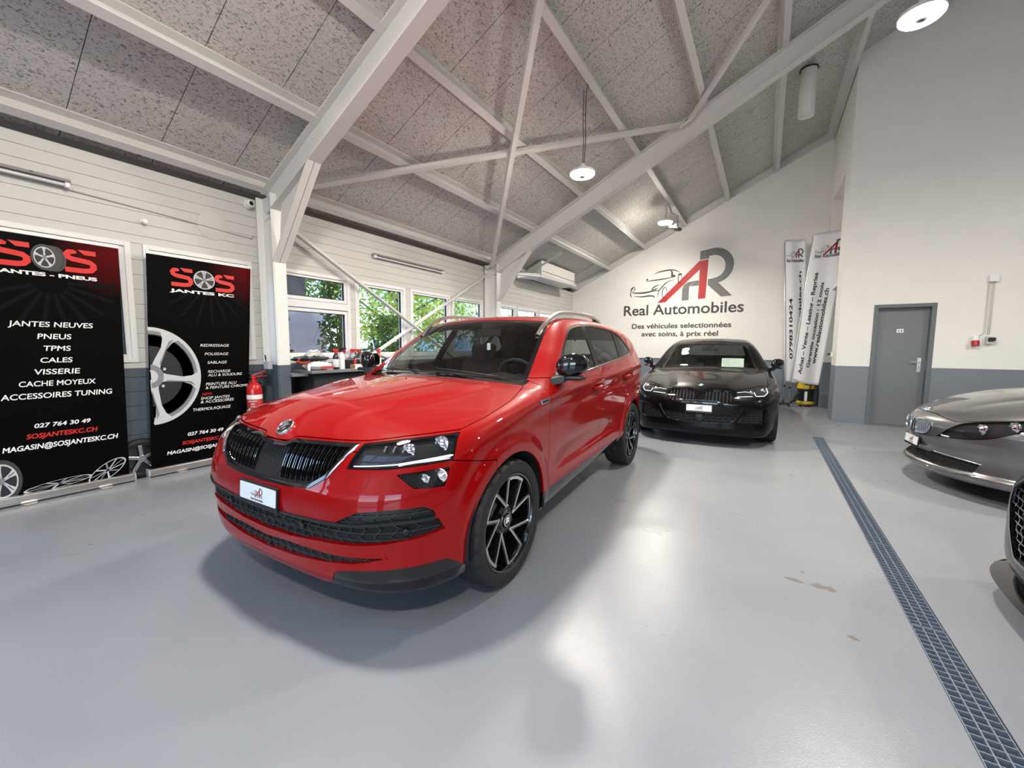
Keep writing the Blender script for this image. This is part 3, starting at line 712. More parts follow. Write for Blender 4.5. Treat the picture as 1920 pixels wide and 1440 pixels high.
# ---------------------------------------------------------------- one car body cut into its panels
def fl_front(f, smaxv): return lambda V: np.maximum(f(V[:, 0], V[:, 2]), V[:, 1] - smaxv)
def gaps(p, f, g=.0022):
    a, _ = split(p, lambda V: f(V) + g); _, c = split(p, lambda V: f(V) - g)
    return a, c
def car_shell(root, b, sp, paint, black, dark, glass, glass_ws, gloss):
    p = body_grid(b, *sp['grid'])
    if 'fine' in sp:
        for fm in sp['fine']: p = refine(p, fm)
    for (xc, zc, R0, amt) in b.wheels:
        _, p = split(p, lambda V: np.maximum(np.hypot(V[:, 1]-xc, V[:, 2]-zc) - sp['arch'], .5 - V[:, 0]))
    sE = lambda V: V[:, 1] - b.sweep * V[:, 0]**2
    dlo = sdf(sp['dlo'])
    fd = lambda V: np.maximum(dlo(V[:, 1], V[:, 2]), .3 - V[:, 0])
    win, p = split(p, fd)
    ws = sp['ws']                     # start, end, half width at the start and at the end
    def fw(V):
        s = sE(V); edge = ws[2] + (ws[3]-ws[2]) * np.clip((s-ws[0])/(ws[1]-ws[0]), -.1, 1.1)
        return np.maximum(np.maximum(ws[0]-s, s-ws[1]), np.maximum(V[:, 0]-edge, .9*(b.shz(V[:, 1])-.12) - V[:, 2]))
    wsp, p = split(p, fw)
    if sp.get('rear'):
        rf = sdf(sp['rear']); rw, p = split(p, lambda V: np.maximum(rf(V[:, 0], V[:, 2]), sp['rear_s'] - V[:, 1]))
        body_part(rw, b, 'rear_window', glass if sp.get('dark_rear') else glass_ws, root, -.004, 0)
    # dark inner skin so that no gap shows daylight
    body_part(p, b, 'inner_lining', dark, root, -.020, 0)
    parts = {}
    # side glass: black surround and panes
    for k, pane in enumerate(sp['panes']):
        ps = sdf(pane); a, win = split(win, lambda V: ps(V[:, 1], V[:, 2]))
        for how in 'LR': body_part(a, b, ('front_door_window', 'rear_door_window', 'quarter_window')[k], GLASSF if k == 0 else glass, root, -.006, 0, how)
    for how in 'LR': body_part(win, b, 'window_surround', PILLARB, root, -.002, .012, how)
    # windscreen: black border printed on the glass, clear middle
    w0 = lambda V: fw(V) + .032
    a, bd = split(wsp, w0)
    body_part(a, b, 'windscreen', glass_ws, root, -.003, 0)
    body_part(bd, b, 'windscreen_border', gloss, root, -.003, .010)
    # front openings
    for (nm, poly, sm, m, off, fl, how) in sp['front']:
        f = fl_front(sdf(poly), sm)
        a, p = split(p, f)
        a, _ = split(a, lambda V: f(V) + .0015)
        parts[nm] = parts[nm] + a if nm in parts else a
        if m is None: continue
        for h in (['both'] if how == 'both' else ['L', 'R']): body_part(a, b, nm, m, root, off, fl, h)
    # bonnet with the cowl behind it
    hz, hl = pchip(sp['hood_z']), pchip(sp['hood_l'])
    def fh(V):
        return np.maximum(np.maximum((V[:, 0] - hl(V[:, 1])) * .9, sE(V) - sp['hood_end']), np.where(V[:, 1] < sp['hood_s'], hz(V[:, 0]) - V[:, 2], -1.))
    hood, p = gaps(p, fh)
    body_part(hood, b, 'bonnet', paint, root)
    a, p = split(p, lambda V: np.maximum(np.maximum(sE(V) - ws[0] - .02, sp['hood_end'] - .02 - sE(V)), np.maximum(V[:, 0] - ws[2] - .02, .75 - V[:, 2])))
    body_part(a, b, 'cowl', black, root, -.006, .01)
    # bumper
    bz = pchip(sp['bump_z'])
    bump, p = gaps(p, lambda V: np.maximum(V[:, 2] - bz(V[:, 1]), V[:, 1] - sp['bump_s']))
    if 'lip' in sp:
        lf = pchip(sp['lip']); lip, bump = split(bump, lambda V: V[:, 2] - lf(V[:, 0]))
        body_part(lip, b, 'front_skid_plate', black, root, -.004, .02)
    body_part(bump, b, 'front_bumper', paint, root, 0, .025)
    # sill, fender, doors
    if 'sill' in sp:
        sl, p = split(p, lambda V: np.maximum(V[:, 2] - sp['sill'], V[:, 1] - b.wheels[1][0]))
        sl, _ = split(sl, lambda V: V[:, 2] - sp['sill'] + .003)
        for how in 'LR': body_part(sl, b, 'sill', black, root, -.004, .02, how)
    d = [pchip(q) for q in sp['doors']]          # seams as length against height
    up = pchip(sp['door_top'])                   # upper door edge against length
    dorm = lambda V: np.maximum(np.maximum(d[0](V[:, 2]) - V[:, 1], V[:, 1] - d[-1](V[:, 2])), np.maximum(V[:, 2] - up(V[:, 1]), .3 - V[:, 0]))
    drs, p = gaps(p, dorm)
    if len(d) == 3:
        a, c = gaps(drs, lambda V: V[:, 1] - d[1](V[:, 2]))
        for how in 'LR':
            body_part(a, b, 'front_door', paint, root, 0, .012, how); body_part(c, b, 'rear_door', paint, root, 0, .012, how)
    else:
        for how in 'LR': body_part(drs, b, 'front_door', paint, root, 0, .012, how)
    fen, p = split(p, lambda V: np.maximum(V[:, 1] - d[0](V[:, 2]), V[:, 2] - up(np.full(len(V), d[0](1.0))) - .05*0))
    for how in 'LR': body_part(fen, b, 'front_fender', paint, root, 0, .014, how)
    body_part(p, b, 'body_shell', paint, root, 0, .014)
    # wheel arch liners
    for (xc, zc, R0, amt) in b.wheels:
        for sg in (1, -1):
            m = MB(); m.lathe([(sp['arch'] + .012, .90), (sp['arch'] + .02, .55), (.05, .54)], (0, xc, zc), (1, 0, 0), 36, -.15, math.pi + .15)
            m.V = [(sg*v[0], v[1], v[2]) for v in m.V]
            m.build('wheel_arch_liner', dark, root, True)
    return parts

def hex_mesh(b, poly, cw, ch, material, name, root, off=-.008, w=.004, depth=.012, how='both', smaxv=1.2, kind='hex'):
    """A raised net of long hexagons laid over the front of a body inside an outline."""
    f = sdf(poly); P = np.array(poly); y0, z0 = P.min(0); y1, z1 = P.max(0); segs = []
    r0 = int(math.floor(z0/ch)) - 1; r1 = int(math.ceil(z1/ch)) + 1; c0 = int(math.floor(y0/cw)) - 2; c1 = int(math.ceil(y1/cw)) + 2
    q = ch * (.45 if kind == 'hex' else 1.0)
    for r in range(r0, r1):
        for c in range(c0, c1):
            x = (c + .5*(r % 2)) * cw; z = r * ch
            if kind == 'hex':
                x = c * cw; d = q if r % 2 else -q; segs.append(((x, z), (x + cw, z)))
                segs += [((x, z), (x + d, z + ch/2)), ((x + d, z + ch/2), (x, z + ch))]
            else:
                segs += [((x, z), (x + cw/2, z + ch)), ((x, z), (x - cw/2, z + ch))]
    V0, V1 = [], []
    for (a, e) in segs:
        n = max(2, int(math.hypot(e[0]-a[0], e[1]-a[1]) / .02) + 1)
        for k in range(n):
            u0, u1 = k/n, (k+1)/n
            p0 = (a[0]+(e[0]-a[0])*u0, a[1]+(e[1]-a[1])*u0); p1 = (a[0]+(e[0]-a[0])*u1, a[1]+(e[1]-a[1])*u1)
            if min(p0[0], p1[0]) < (-.02 if how == 'both' else .001): continue
            V0.append(p0); V1.append(p1)
    if not V0: return
    A, B = np.array(V0), np.array(V1); M = (A+B)/2
    k = (f(A[:, 0], A[:, 1]) < -.001) & (f(B[:, 0], B[:, 1]) < -.001); A, B = A[k], B[k]
    SA, SB = b.front(A[:, 0], A[:, 1]), b.front(B[:, 0], B[:, 1])
    ok = (SA[:, 1] < smaxv) & (SB[:, 1] < smaxv)
    NA, NB = b.normals(SA), b.normals(SB)
    m = {s: MB() for s in ((1,) if how == 'both' else (1, -1))}
    for i in range(len(A)):
        if not ok[i]: continue
        for sg in (1, -1):
            a, e = Vector(SA[i] + NA[i]*off), Vector(SB[i] + NB[i]*off); n = Vector(NA[i])
            a.x *= sg; e.x *= sg; n.x *= sg
            if (e - a).length < 1e-4: continue
            m[sg if how != 'both' else 1].bar(a - n*depth/2, e - n*depth/2, w, depth, n)
    for s in m: m[s].build(name, material, root)

# ---------------------------------------------------------------- wheels
def tyre_mesh(rad, width, rim, rows=26, na=216, blocks=72):
    hw = width / 2; prof = [(rim + .001, -hw*.84), (rim + .012, -hw*.95), ((rad + rim)/2, -hw*1.04), (rad - .018, -hw*1.0)]
    tread = [(rad - .004*abs(t)**3 - .004*abs(t)**8, hw*.88*t) for t in np.linspace(-1, 1, rows)]
    prof2 = [(rad - .018, hw*1.0), (rad - .024, hw*1.015), (rad - .026, hw*1.005), ((rad + rim)/2, hw*1.04), (rim + .014, hw*.97), (rim + .012, hw*.93), (rim + .001, hw*.84)]
    pr = prof + tread + prof2; V, F = [], []; n = len(pr)
    for k in range(na):
        a = 2*math.pi*k/na
        for i, (r, x) in enumerate(pr):
            if 4 <= i < 4 + rows:
                t = x / (hw*.88); ph = (k*blocks/na + 2.2*abs(t)) % 3
                if abs(abs(t) - .30) < .05 or (ph < .9 and abs(t) > .08): r -= .006
            V.append((x, r*math.cos(a), r*math.sin(a)))
    for k in range(na):
        for i in range(n - 1):
            j = (k+1) % na; F.append([k*n+i, k*n+i+1, j*n+i+1, j*n+i])
    return V, F
def arc_band(r0, r1, a0, a1, x0, x1, n=10):
    """A piece of ring in the wheel plane with thickness along the axle."""
    out = [(x1, r1*math.cos(a0+(a1-a0)*i/n), r1*math.sin(a0+(a1-a0)*i/n)) for i in range(n+1)] + [(x1, r0*math.cos(a1+(a0-a1)*i/n), r0*math.sin(a1+(a0-a1)*i/n)) for i in range(n+1)]
    return out, (x0 - x1, 0, 0)
def wheel(root, rad, width, rim, spoke, rubber, rimmat, silver, discmat, locs, blocks=72, na=216):
    """First wheel built in full, the others copies; locs: (side, length, height, sign)."""
    V, F = tyre_mesh(rad, width, rim, na=na, blocks=blocks)
    w = mesh_obj('wheel', V, F, rubber, root, True); w.data.set_sharp_from_angle(angle=R(40))
    hw = width/2
    m = MB(); m.lathe([(rim + .004, hw*.86), (rim + .006, hw*.92), (rim - .004, hw*.93), (rim - .008, hw*.84), (rim - .014, hw*.5), (rim - .02, -hw*.8), (rim + .002, -hw*.85)], (0, 0, 0), (1, 0, 0), 64)
    m.lathe([(rim - .02, -hw*.1), (.02, -hw*.1)], (0, 0, 0), (1, 0, 0), 48)
    m.build('rim', rimmat, w, True, 35)
    spoke(w, rim, hw, rimmat, silver)
    d = MB(); d.lathe([(.155, -.004), (.155, .004), (.075, .004), (.075, .03), (.02, .03)], (0, 0, 0), (1, 0, 0), 48)
    d.build('brake_disc', discmat, w, True, 30)
    c = MB(); c.prism([( .012, .165*math.cos(t), .165*math.sin(t)) for t in np.linspace(1.9, 2.7, 8)] + [(.012, .10*math.cos(t), .10*math.sin(t)) for t in np.linspace(2.7, 1.9, 8)], (.03, 0, 0))
    c.build('brake_caliper', MATS['dark_metal'], w, bevel=.004)
    for i, (x, s, z, sg) in enumerate(locs):
        o = w if i == 0 else copy_tree(w, root)
        o.location = (x, s, z); o.rotation_euler = (0, 0, 0 if sg > 0 else math.pi)
def spokes_blade(w, rim, hw, blackm, silver):
    """Five pairs of arms outlined in bright metal, leaning one way."""
    b, s = MB(), MB(); x1 = hw*.80; xh = hw*.62; rr = rim - .012
    P = lambda r, a, x: Vector((x, r*math.cos(a), r*math.sin(a)))
    for k in range(5):
        h = R(85 + 72*k); hub = P(.070, h, xh); e1, e2 = R(89 + 72*k), R(126 + 72*k)
        for e, sd in ((e1, -1), (e2, 1)):
            o = P(rr, e, x1); d = (o - hub).normalized(); n = Vector((1, 0, 0)).cross(d).normalized()
            nn = n if n.dot(P(1, e + .35*sd, 0) - P(1, e, 0)) > 0 else -n      # towards the open sector
            # arm: bright top edge, black flank that falls away into the opening
            b.prism([hub - nn*.018, hub + nn*.002, hub + nn*.016 - Vector((.045, 0, 0)), hub - nn*.02 - Vector((.045, 0, 0))], o - hub)
            s.prism([hub - nn*.008 + Vector((.0012, 0, 0)), hub + nn*.003 + Vector((.0012, 0, 0)), hub + nn*.003 - Vector((.004, 0, 0)), hub - nn*.008 - Vector((.004, 0, 0))], o - hub)
        # bright arc along the rim to the next arm
        a0, a1 = e2, e1 + R(72)
        s.prism(*arc_band(rr - .016, rr - .001, a0 - .03, a1 + .03, x1 - .006, x1 + .005, 10))
        # plate between the two arms of a pair
        pl = [P(.075, h, xh - .006), P(rr, e1, x1 - .008), P(rr, (e1+e2)/2, x1 - .008), P(rr, e2, x1 - .008)]
        b.prism([pl[0]*1, pl[0] + (pl[1]-pl[0])*.35, pl[0] + (pl[3]-pl[0])*.35], (-.03, 0, 0))
    b.lathe([(.085, -.02), (.085, xh - .012), (.06, xh + .001), (.04, xh + .001)], (0, 0, 0), (1, 0, 0), 30)
    for k in range(5):
        a = R(72*k + 54); b.lathe([(.011, xh - .006), (.011, xh + .004), (.007, xh + .004), (.006, xh - .004)], (0, .057*math.cos(a), .057*math.sin(a)), (1, 0, 0), 6)
    b.build('spokes', blackm, w, bevel=.003); s.build('spoke_edging', silver, w)
    c = MB(); c.lathe([(.033, xh - .01), (.033, xh + .006), (.030, xh + .009), (.0, xh + .010)], (0, 0, 0), (1, 0, 0), 24); c.build('hub_cap', blackm, w, True, 30)
    c = MB(); c.lathe([(.033, xh + .004), (.033, xh + .0085), (.028, xh + .0105), (.028, xh + .004)], (0, 0, 0), (1, 0, 0), 24)
    for t in (-.6, 0, .6): c.bar((xh + .011, -.016, t*.018), (xh + .011, .018, t*.018 + .006), .0035, .003, (1, 0, 0))
    c.build('hub_emblem', silver, w)
def spokes_star(w, rim, hw, blackm, silver, n=5, fork=.16):
    b, x1, xh = MB(), hw*.82, hw*.70; P = lambda r, a, x: Vector((x, r*math.cos(a), r*math.sin(a)))
    for k in range(n):
        a = 2*math.pi*k/n + .3
        for e in (-fork, fork):
            b.bar(P(.05, a + e, xh - .015), P(rim - .006, a + e*1.3, x1 - .015), .022, .03, (1, 0, 0))
    b.lathe([(.08, -.02), (.08, xh - .01), (.03, xh), (0, xh)], (0, 0, 0), (1, 0, 0), 24)
    b.build('spokes', blackm, w, bevel=.003)
SUV_WHEELS = [(.88, .3425, .375, .016), (3.518, .3425, .375, .016)]
def suv_tops(y, x):
    yl = .30 + .26 * sstep(x, .15, 1.15)                      # raised middle of the bonnet
    return .014 * sstep(y, yl + .05, yl - .02) * sstep(x, .16, .4) * sstep(x, 1.22, 1.0)
def suv_extra(y, x, z):
    # hollow below the shoulder line and a sculpted line above the sill
    zs = z - (suv_shz(x) - 1)
    h = -.010 * np.exp(-((zs - .90) / .05)**2) * sstep(x, .9, 1.5) * sstep(x, 4.1, 3.6)
    zl = .47 + .05 * (x - 1.4) / 1.6
    return h - .018 * sstep(z, zl - .02, zl + .03) * sstep(z, zl + .22, zl + .05) * sstep(x, 1.35, 1.7) * sstep(x, 3.0, 2.7)
_SH = [(0, .93), (.4, .945), (1.3, .985), (2.1, 1.03), (3.5, 1.08), (4.3, 1.10)]
suv_shz = pchip(_SH)
SUV = Body(
    shz=_SH,
    W=[(0, .74), (.2, .80), (.28, .862), (.36, .886), (.5, .893), (.65, .902), (.8, .909), (.93, .917), (.985, .922), (1.005, .918), (1.03, .904), (1.08, .880), (1.12, .863), (1.3, .775), (1.42, .706), (1.5, .655), (1.56, .61), (1.75, .45)],
    taper=[(0, -.16), (.25, -.075), (.5, -.022), (.8, -.003), (1.2, 0), (3.3, 0), (3.8, -.02), (4.15, -.065), (4.4, -.15)],
    F0=[(.1, .19), (.2, .12), (.25, .10), (.30, .080), (.41, .074), (.50, .060), (.58, .055), (.65, .064), (.70, .082), (.82, .135), (.887, .180), (.95, .25), (1.0, .34)],
    K=[(0, 0), (.2, .003), (.4, .016), (.55, .042), (.66, .09), (.75, .165), (.85, .30), (.9, .40), (.96, .55)],
    T0=[(0, .86), (.2, .917), (.3, .955), (.5, 1.005), (.8, 1.048), (1.05, 1.074), (1.20, 1.086), (1.26, 1.105), (1.6, 1.315), (1.93, 1.505), (2.08, 1.545), (2.3, 1.567), (2.7, 1.578), (3.1, 1.565), (3.5, 1.53), (3.85, 1.477), (4.05, 1.425), (4.5, 1.3)],
    crown=[(0, .13), (.5, .125), (.9, .10), (1.25, .07), (2, .07), (3, .075), (4.2, .09)],
    R0=[(.2, 4.24), (.35, 4.33), (.6, 4.38), (.8, 4.36), (.95, 4.33), (1.05, 4.29), (1.2, 4.22), (1.4, 4.08), (1.6, 3.95)],
    KR=[(0, 0), (.4, .015), (.6, .05), (.75, .12), (.85, .24), (.95, .45)],
    zb=[(0, .23), (.5, .20), (1.3, .235), (3.2, .235), (4.4, .27)],
    sweep=.20, wheels=SUV_WHEELS, zc=.62, extra=suv_extra, tops=suv_tops, rad=(.05, .07, .085))
# ---------------------------------------------------------------- materials of the cars
def car_paint(name, base, rough=.38, metal=0., coat=1.):
    m = mat(name, base, rough, metal, coat=coat, coat_rough=.02, spec=.08)
    return m
RED = car_paint('red_paint', (.27, .0008, .0014), metal=.0, rough=.4)
BLACKP = car_paint('black_paint', (.0035, .0035, .004), rough=.3, coat=.6)
GREYP = car_paint('grey_paint', (.20, .20, .205), rough=.28, metal=.8)
PLBLACK = mat('black_plastic', (.012, .013, .015), .45)
PLGREY = mat('dark_trim', (.03, .032, .035), .5)
GLOSSB = mat('gloss_black', (.004, .004, .005), .06, coat=1.)
PILLARB = mat('pillar_black', (.006, .006, .007), .3, spec=.25)
DARK = mat('dark_lining', (.006, .006, .007), .8)
CHROME = mat('chrome', (.85, .86, .88), .08, 1.)
SILVER = mat('machined_metal', (.72, .72, .73), .25, 1.)
RUBBER = add_bump(mat('rubber', (.014, .014, .015), .62), 220, .25, .001)
DKMETAL = mat('dark_metal', (.10, .10, .11), .35, .9)
DISC = mat('brake_metal', (.35, .34, .33), .3, 1.)
GLASS = glass_mat('tinted_glass', (.10, .11, .11))
GLASSF = glass_mat('front_side_glass', (.42, .47, .45))
GLASSW = glass_mat('clear_glass', (.72, .77, .75))
LENS = glass_mat('lens_glass', (.80, .82, .84))
WHITE = mat('white_plastic', (.80, .81, .80), .35)
PLATEW = mat('plate_white', (.78, .80, .82), .35)
SEAT = mat('seat_cloth', (.025, .025, .027), .8)
DASH = mat('dashboard_black', (.018, .018, .02), .6)
LIGHTW = mat('light_guide', (.85, .88, .9), .2, emit=(.9, .95, 1), estr=.35)
INKD = mat('ink_dark', (.055, .058, .065), .5)
INKG = mat('ink_grey', (.17, .175, .18), .5)
INKR = mat('ink_red', (.46, .025, .03), .5)
CLOTHW = mat('banner_white', (.78, .78, .82), .8)

def ar_logo(parent, M, s, sketch=True, th=.002, mats=None, names=('logo_letters_red', 'logo_letters_grey', 'logo_car_sketch')):
    """The dealer's mark: a red A, a grey R and a brush-drawn car; M places its centre, s metres per unit."""
    mr, mg, md = mats or (INKR, INKG, INKD)
    T = lambda L: [((x - 530)*s, (290 - y)*s) for x, y in L]
    A = [(372, 475), (662, 184), (722, 178), (712, 458), (663, 460), (667, 245), (433, 471)]
    R1 = [(550, 467), (550, 380), (562, 350), (590, 332), (640, 326), (600, 366), (598, 385), (598, 465)]
    R2 = [(665, 115)] + [(762 + 125*math.cos(a), 228 - 126*math.sin(a)) for a in np.linspace(1.62, -1.32, 22)] + [(885, 448), (815, 452), (724, 362), (725, 322)] + [(758 + 76*math.cos(a), 234 - 82*math.sin(a)) for a in np.linspace(-1.35, 1.6, 18)] + [(726, 156), (726, 172), (665, 178)]
    R3 = [(640, 326), (664, 324), (664, 362), (606, 364)]
    flat_shape(names[0], [T(A)], th, mr, parent, M)
    flat_shape(names[1], [T(R1)], th, mg, parent, M); o = flat_shape(names[1], [T(R2)], th, mg, parent, M); flat_shape(names[1], [T(R3)], th, mg, parent, M)
    if not sketch: return
    def stroke(pts, w0, w1=1.):
        P = [np.array(q, float) for q in pts]; n = len(P); up, dn = [], []
        for i in range(n):
            t = P[min(i+1, n-1)] - P[max(i-1, 0)]; t /= max(np.linalg.norm(t), 1e-6); q = np.array([-t[1], t[0]])
            w = 1.5*w1 + 1.5*(w0 - w1) * math.sin(math.pi * i / (n - 1)); up.append(P[i] + q*w/2); dn.append(P[i] - q*w/2)
        return [tuple(a) for a in up + dn[::-1]]
    def cr(pts, n=5):
        P = [np.array(q, float) for q in pts]; out = []
        for i in range(len(P) - 1):
            a, b_, c, d = P[max(i-1, 0)], P[i], P[i+1], P[min(i+2, len(P)-1)]
            for k in range(n):
                t = k/n; out.append(.5*((2*b_) + (c-a)*t + (2*a-5*b_+4*c-d)*t*t + (3*b_-a-3*c+d)*t**3))
        return out + [P[-1]]
    L = [([(338, 253), (380, 238), (440, 231), (490, 235), (532, 254)], 7), ([(463, 234), (474, 255), (468, 288)], 9), ([(278, 304), (340, 299), (430, 293), (500, 283)], 6),
         ([(284, 294), (290, 291), (296, 292)], 12), ([(472, 282), (485, 276), (500, 280)], 12), ([(512, 276), (530, 266), (548, 272)], 6),
         ([(494, 303), (440, 320), (408, 350), (380, 385), (373, 432)], 6), ([(160, 378), (200, 388), (270, 390), (340, 380), (386, 378)], 8),
         ([(162, 378), (172, 352), (190, 338)], 8), ([(190, 338), (196, 358), (178, 378)], 4), ([(160, 378), (163, 400), (168, 424)], 5), ([(188, 412), (250, 420), (310, 416), (345, 422), (350, 437)], 7),
         ([(323, 374), (345, 350), (388, 334)], 6), ([(323, 374), (352, 368), (372, 360)], 6)]
    for cx, cy, rx, ry in ((424, 400, 17, 42), (531, 303, 13, 32)):
        L.append(([(cx + rx*math.cos(a), cy - ry*math.sin(a)) for a in np.linspace(-.5, 5.4, 14)], 4))
    for pts, w in L:
        flat_shape(names[2], [T(stroke(cr(pts), w))], th, md, parent, M)

def plate(root, pos, normal, w=.30, h=.08, holder=.012):
    """Number plate showing the dealer's mark."""
    n = Vector(normal).normalized(); x = Vector((0, 0, 1)).cross(n).normalized(); y = n.cross(x); M = place(pos, x, y)
    b = MB(); b.prism([M @ Vector((px, py, -.012)) for px, py in rrect(w + .016, h + .03, .006)], n*.010)
    o = b.build('number_plate', PLBLACK, root)
    b = MB(); b.prism([M @ Vector((px, py + .006, -.002)) for px, py in rrect(w, h, .006)], n*.002); b.build('plate_face', PLATEW, o)
    ar_logo(o, M @ Matrix.Translation((0, .012, .001)), h*.62/380, True, .0008)
    text('plate_lettering', 'Real Automobiles', .014, INKD, o, M @ Matrix.Translation((0, -.026, .001)), width=w*.34, thick=.0008)
    return o

def seat(root, x, s, z, w=.50, tilt=.2):
    o = MB()
    prof = [(-.02, 0), (.0, .10), (.12, .45), (.17, .60), (.21, .615), (.245, .60), (.24, .45), (.16, .10), (.13, 0)]
    def sl(hw, sc): return [Vector((hw, s + p[0], z + p[1]*sc)) for p in prof]
    o.prism(sl(x - w/2, 1), (w, 0, 0)); b = o.build('seat', SEAT, root, bevel=.04, seg=3)
    h = MB(); h.prism([Vector((x - .13, s + .19 + a, z + .66 + c)) for a, c in rrect(.10, .19, .035)], (.26, 0, 0)); h.build('headrest', SEAT, b, bevel=.03, seg=3)
    c = MB(); c.box((x, s - .22, z + .02), (w, .50, .14)); c.build('seat_cushion', SEAT, b, bevel=.04, seg=3)
    return b
def steering_wheel(root, x, s, z):
    m = MB(); c = Vector((x, s, z)); n = Vector((0, 1, .45)).normalized(); r, u, d = frame(n)
    m.tube([c + (r*math.cos(a) + u*math.sin(a))*.18 for a in [2*math.pi*i/28 for i in range(28)]], .014, 8, True)
    for a in (0, math.pi, -math.pi/2): m.bar(c, c + (r*math.cos(a) + u*math.sin(a))*.175, .03, .015, n)
    m.cyl(c - n*.03, c + n*.02, .05, 16); m.build('steering_wheel', DASH, root, True, 40)
def cabin(root, b, s0, zbelt, seat_s, zseat, half=.70, seats=True, rear_s=None, steer=True):
    """Dashboard, seats and mirror that show through the glass."""
    V, F = [], []; xs = np.linspace(-half, half, 15)
    for i, x in enumerate(xs):
        sw = b.sweep*x*x
        for (ds, dz) in ((-.02, -.03), (.12, .0), (.30, .005), (.42, -.01), (.46, -.05), (.45, -.30)):
            bump = .05*math.exp(-((x - .37)/.16)**2) * (1 if .25 < ds < .45 else 0)
            V.append((x, s0 + sw + ds, zbelt + dz + bump))
    for i in range(14):
        for k in range(5): F.append([i*6+k, i*6+k+1, (i+1)*6+k+1, (i+1)*6+k])
    mesh_obj('dashboard', V, F, DASH, root, True, angle=50)
    m = MB(); m.box((0, (seat_s + s0)/2 + 1.0, zbelt - .62), (1.4, 2.6, .03)); m.build('cabin_floor', DARK, root)
    if steer: steering_wheel(root, .37, s0 + .62, zbelt - .02)
    if seats:
        for x in (.37, -.37): seat(root, x, seat_s, zseat)
        if rear_s:
            o = MB(); o.prism([Vector((-.62, rear_s + a, zseat + c)) for a, c in ((-.5, -.02), (0, .0), (.12, .48), (.22, .52), (.26, .45), (.16, 0))], (1.24, 0, 0)); rb = o.build('rear_bench', SEAT, root, bevel=.04)
            for x in (.40, -.40, 0):
                h = MB(); h.box((x, rear_s + .22, zseat + .58), (.24, .08, .15)); h.build('headrest', SEAT, rb, bevel=.03)

def mirror_pair(root, b, s, z, lat, L=.20, H=.155, Dp=.11, stalk=True, cap=GLOSSB, base=PLBLACK):
    """Door mirrors: a rounded shell, a darker lower half, a foot on the door and a glass."""
    for sg in (1, -1):
        V, F = [], []; nu, nv = 14, 20
        for i in range(nu + 1):
            u = i / nu; x = lat + L*u; sc = (math.sin(math.pi*min(max(.06 + .9*u, .0), 1)))**.42; sc = min(sc, 1.) * (1 - .12*u)
            for k in range(nv):
                a = 2*math.pi*k/nv; ca, sa = math.cos(a), math.sin(a); e = .75
                ys = -math.copysign(abs(ca)**e, ca)*Dp/2*sc; zs = math.copysign(abs(sa)**e, sa)*H/2*sc
                if ys < 0: ys *= 1.0 - .25*u
                V.append((sg*x, s + ys*1.0 + .05*u, z + zs + .02*u))
        for i in range(nu):
            for k in range(nv): F.append([i*nv+k, i*nv+(k+1) % nv, (i+1)*nv+(k+1) % nv, (i+1)*nv+k][::sg])
        F += [list(range(nv))[::-sg], [nu*nv + k for k in range(nv)][::sg]]
        o = mesh_obj('door_mirror', V, F, cap, root, True, angle=60)
        m = MB(); yb = b.side([s + .0], [z - .10])[0][0]
        m.prism([Vector((sg*(yb - .03), s - .06, z - .13)), Vector((sg*(yb - .03), s + .10, z - .11)), Vector((sg*(yb - .03), s + .06, z - .055)), Vector((sg*(yb - .03), s - .04, z - .07))], (sg*(lat - yb + .09), .015, .025))
        m.build('mirror_foot', base, o, bevel=.012)
        m = MB(); m.box((sg*(lat + L*.5), s + .03, z - H*.44), (L*.80, Dp*.78, .028)); m.build('mirror_lower_trim', base, o, bevel=.012)
        m = MB(); m.prism([Vector((sg*(lat + L*.5) + px, s + .05 + Dp*.40, z + .01 + pz)) for px, pz in rrect(L*.72, H*.66, .03)], (0, .01, 0)); m.build('mirror_glass', CHROME, o)

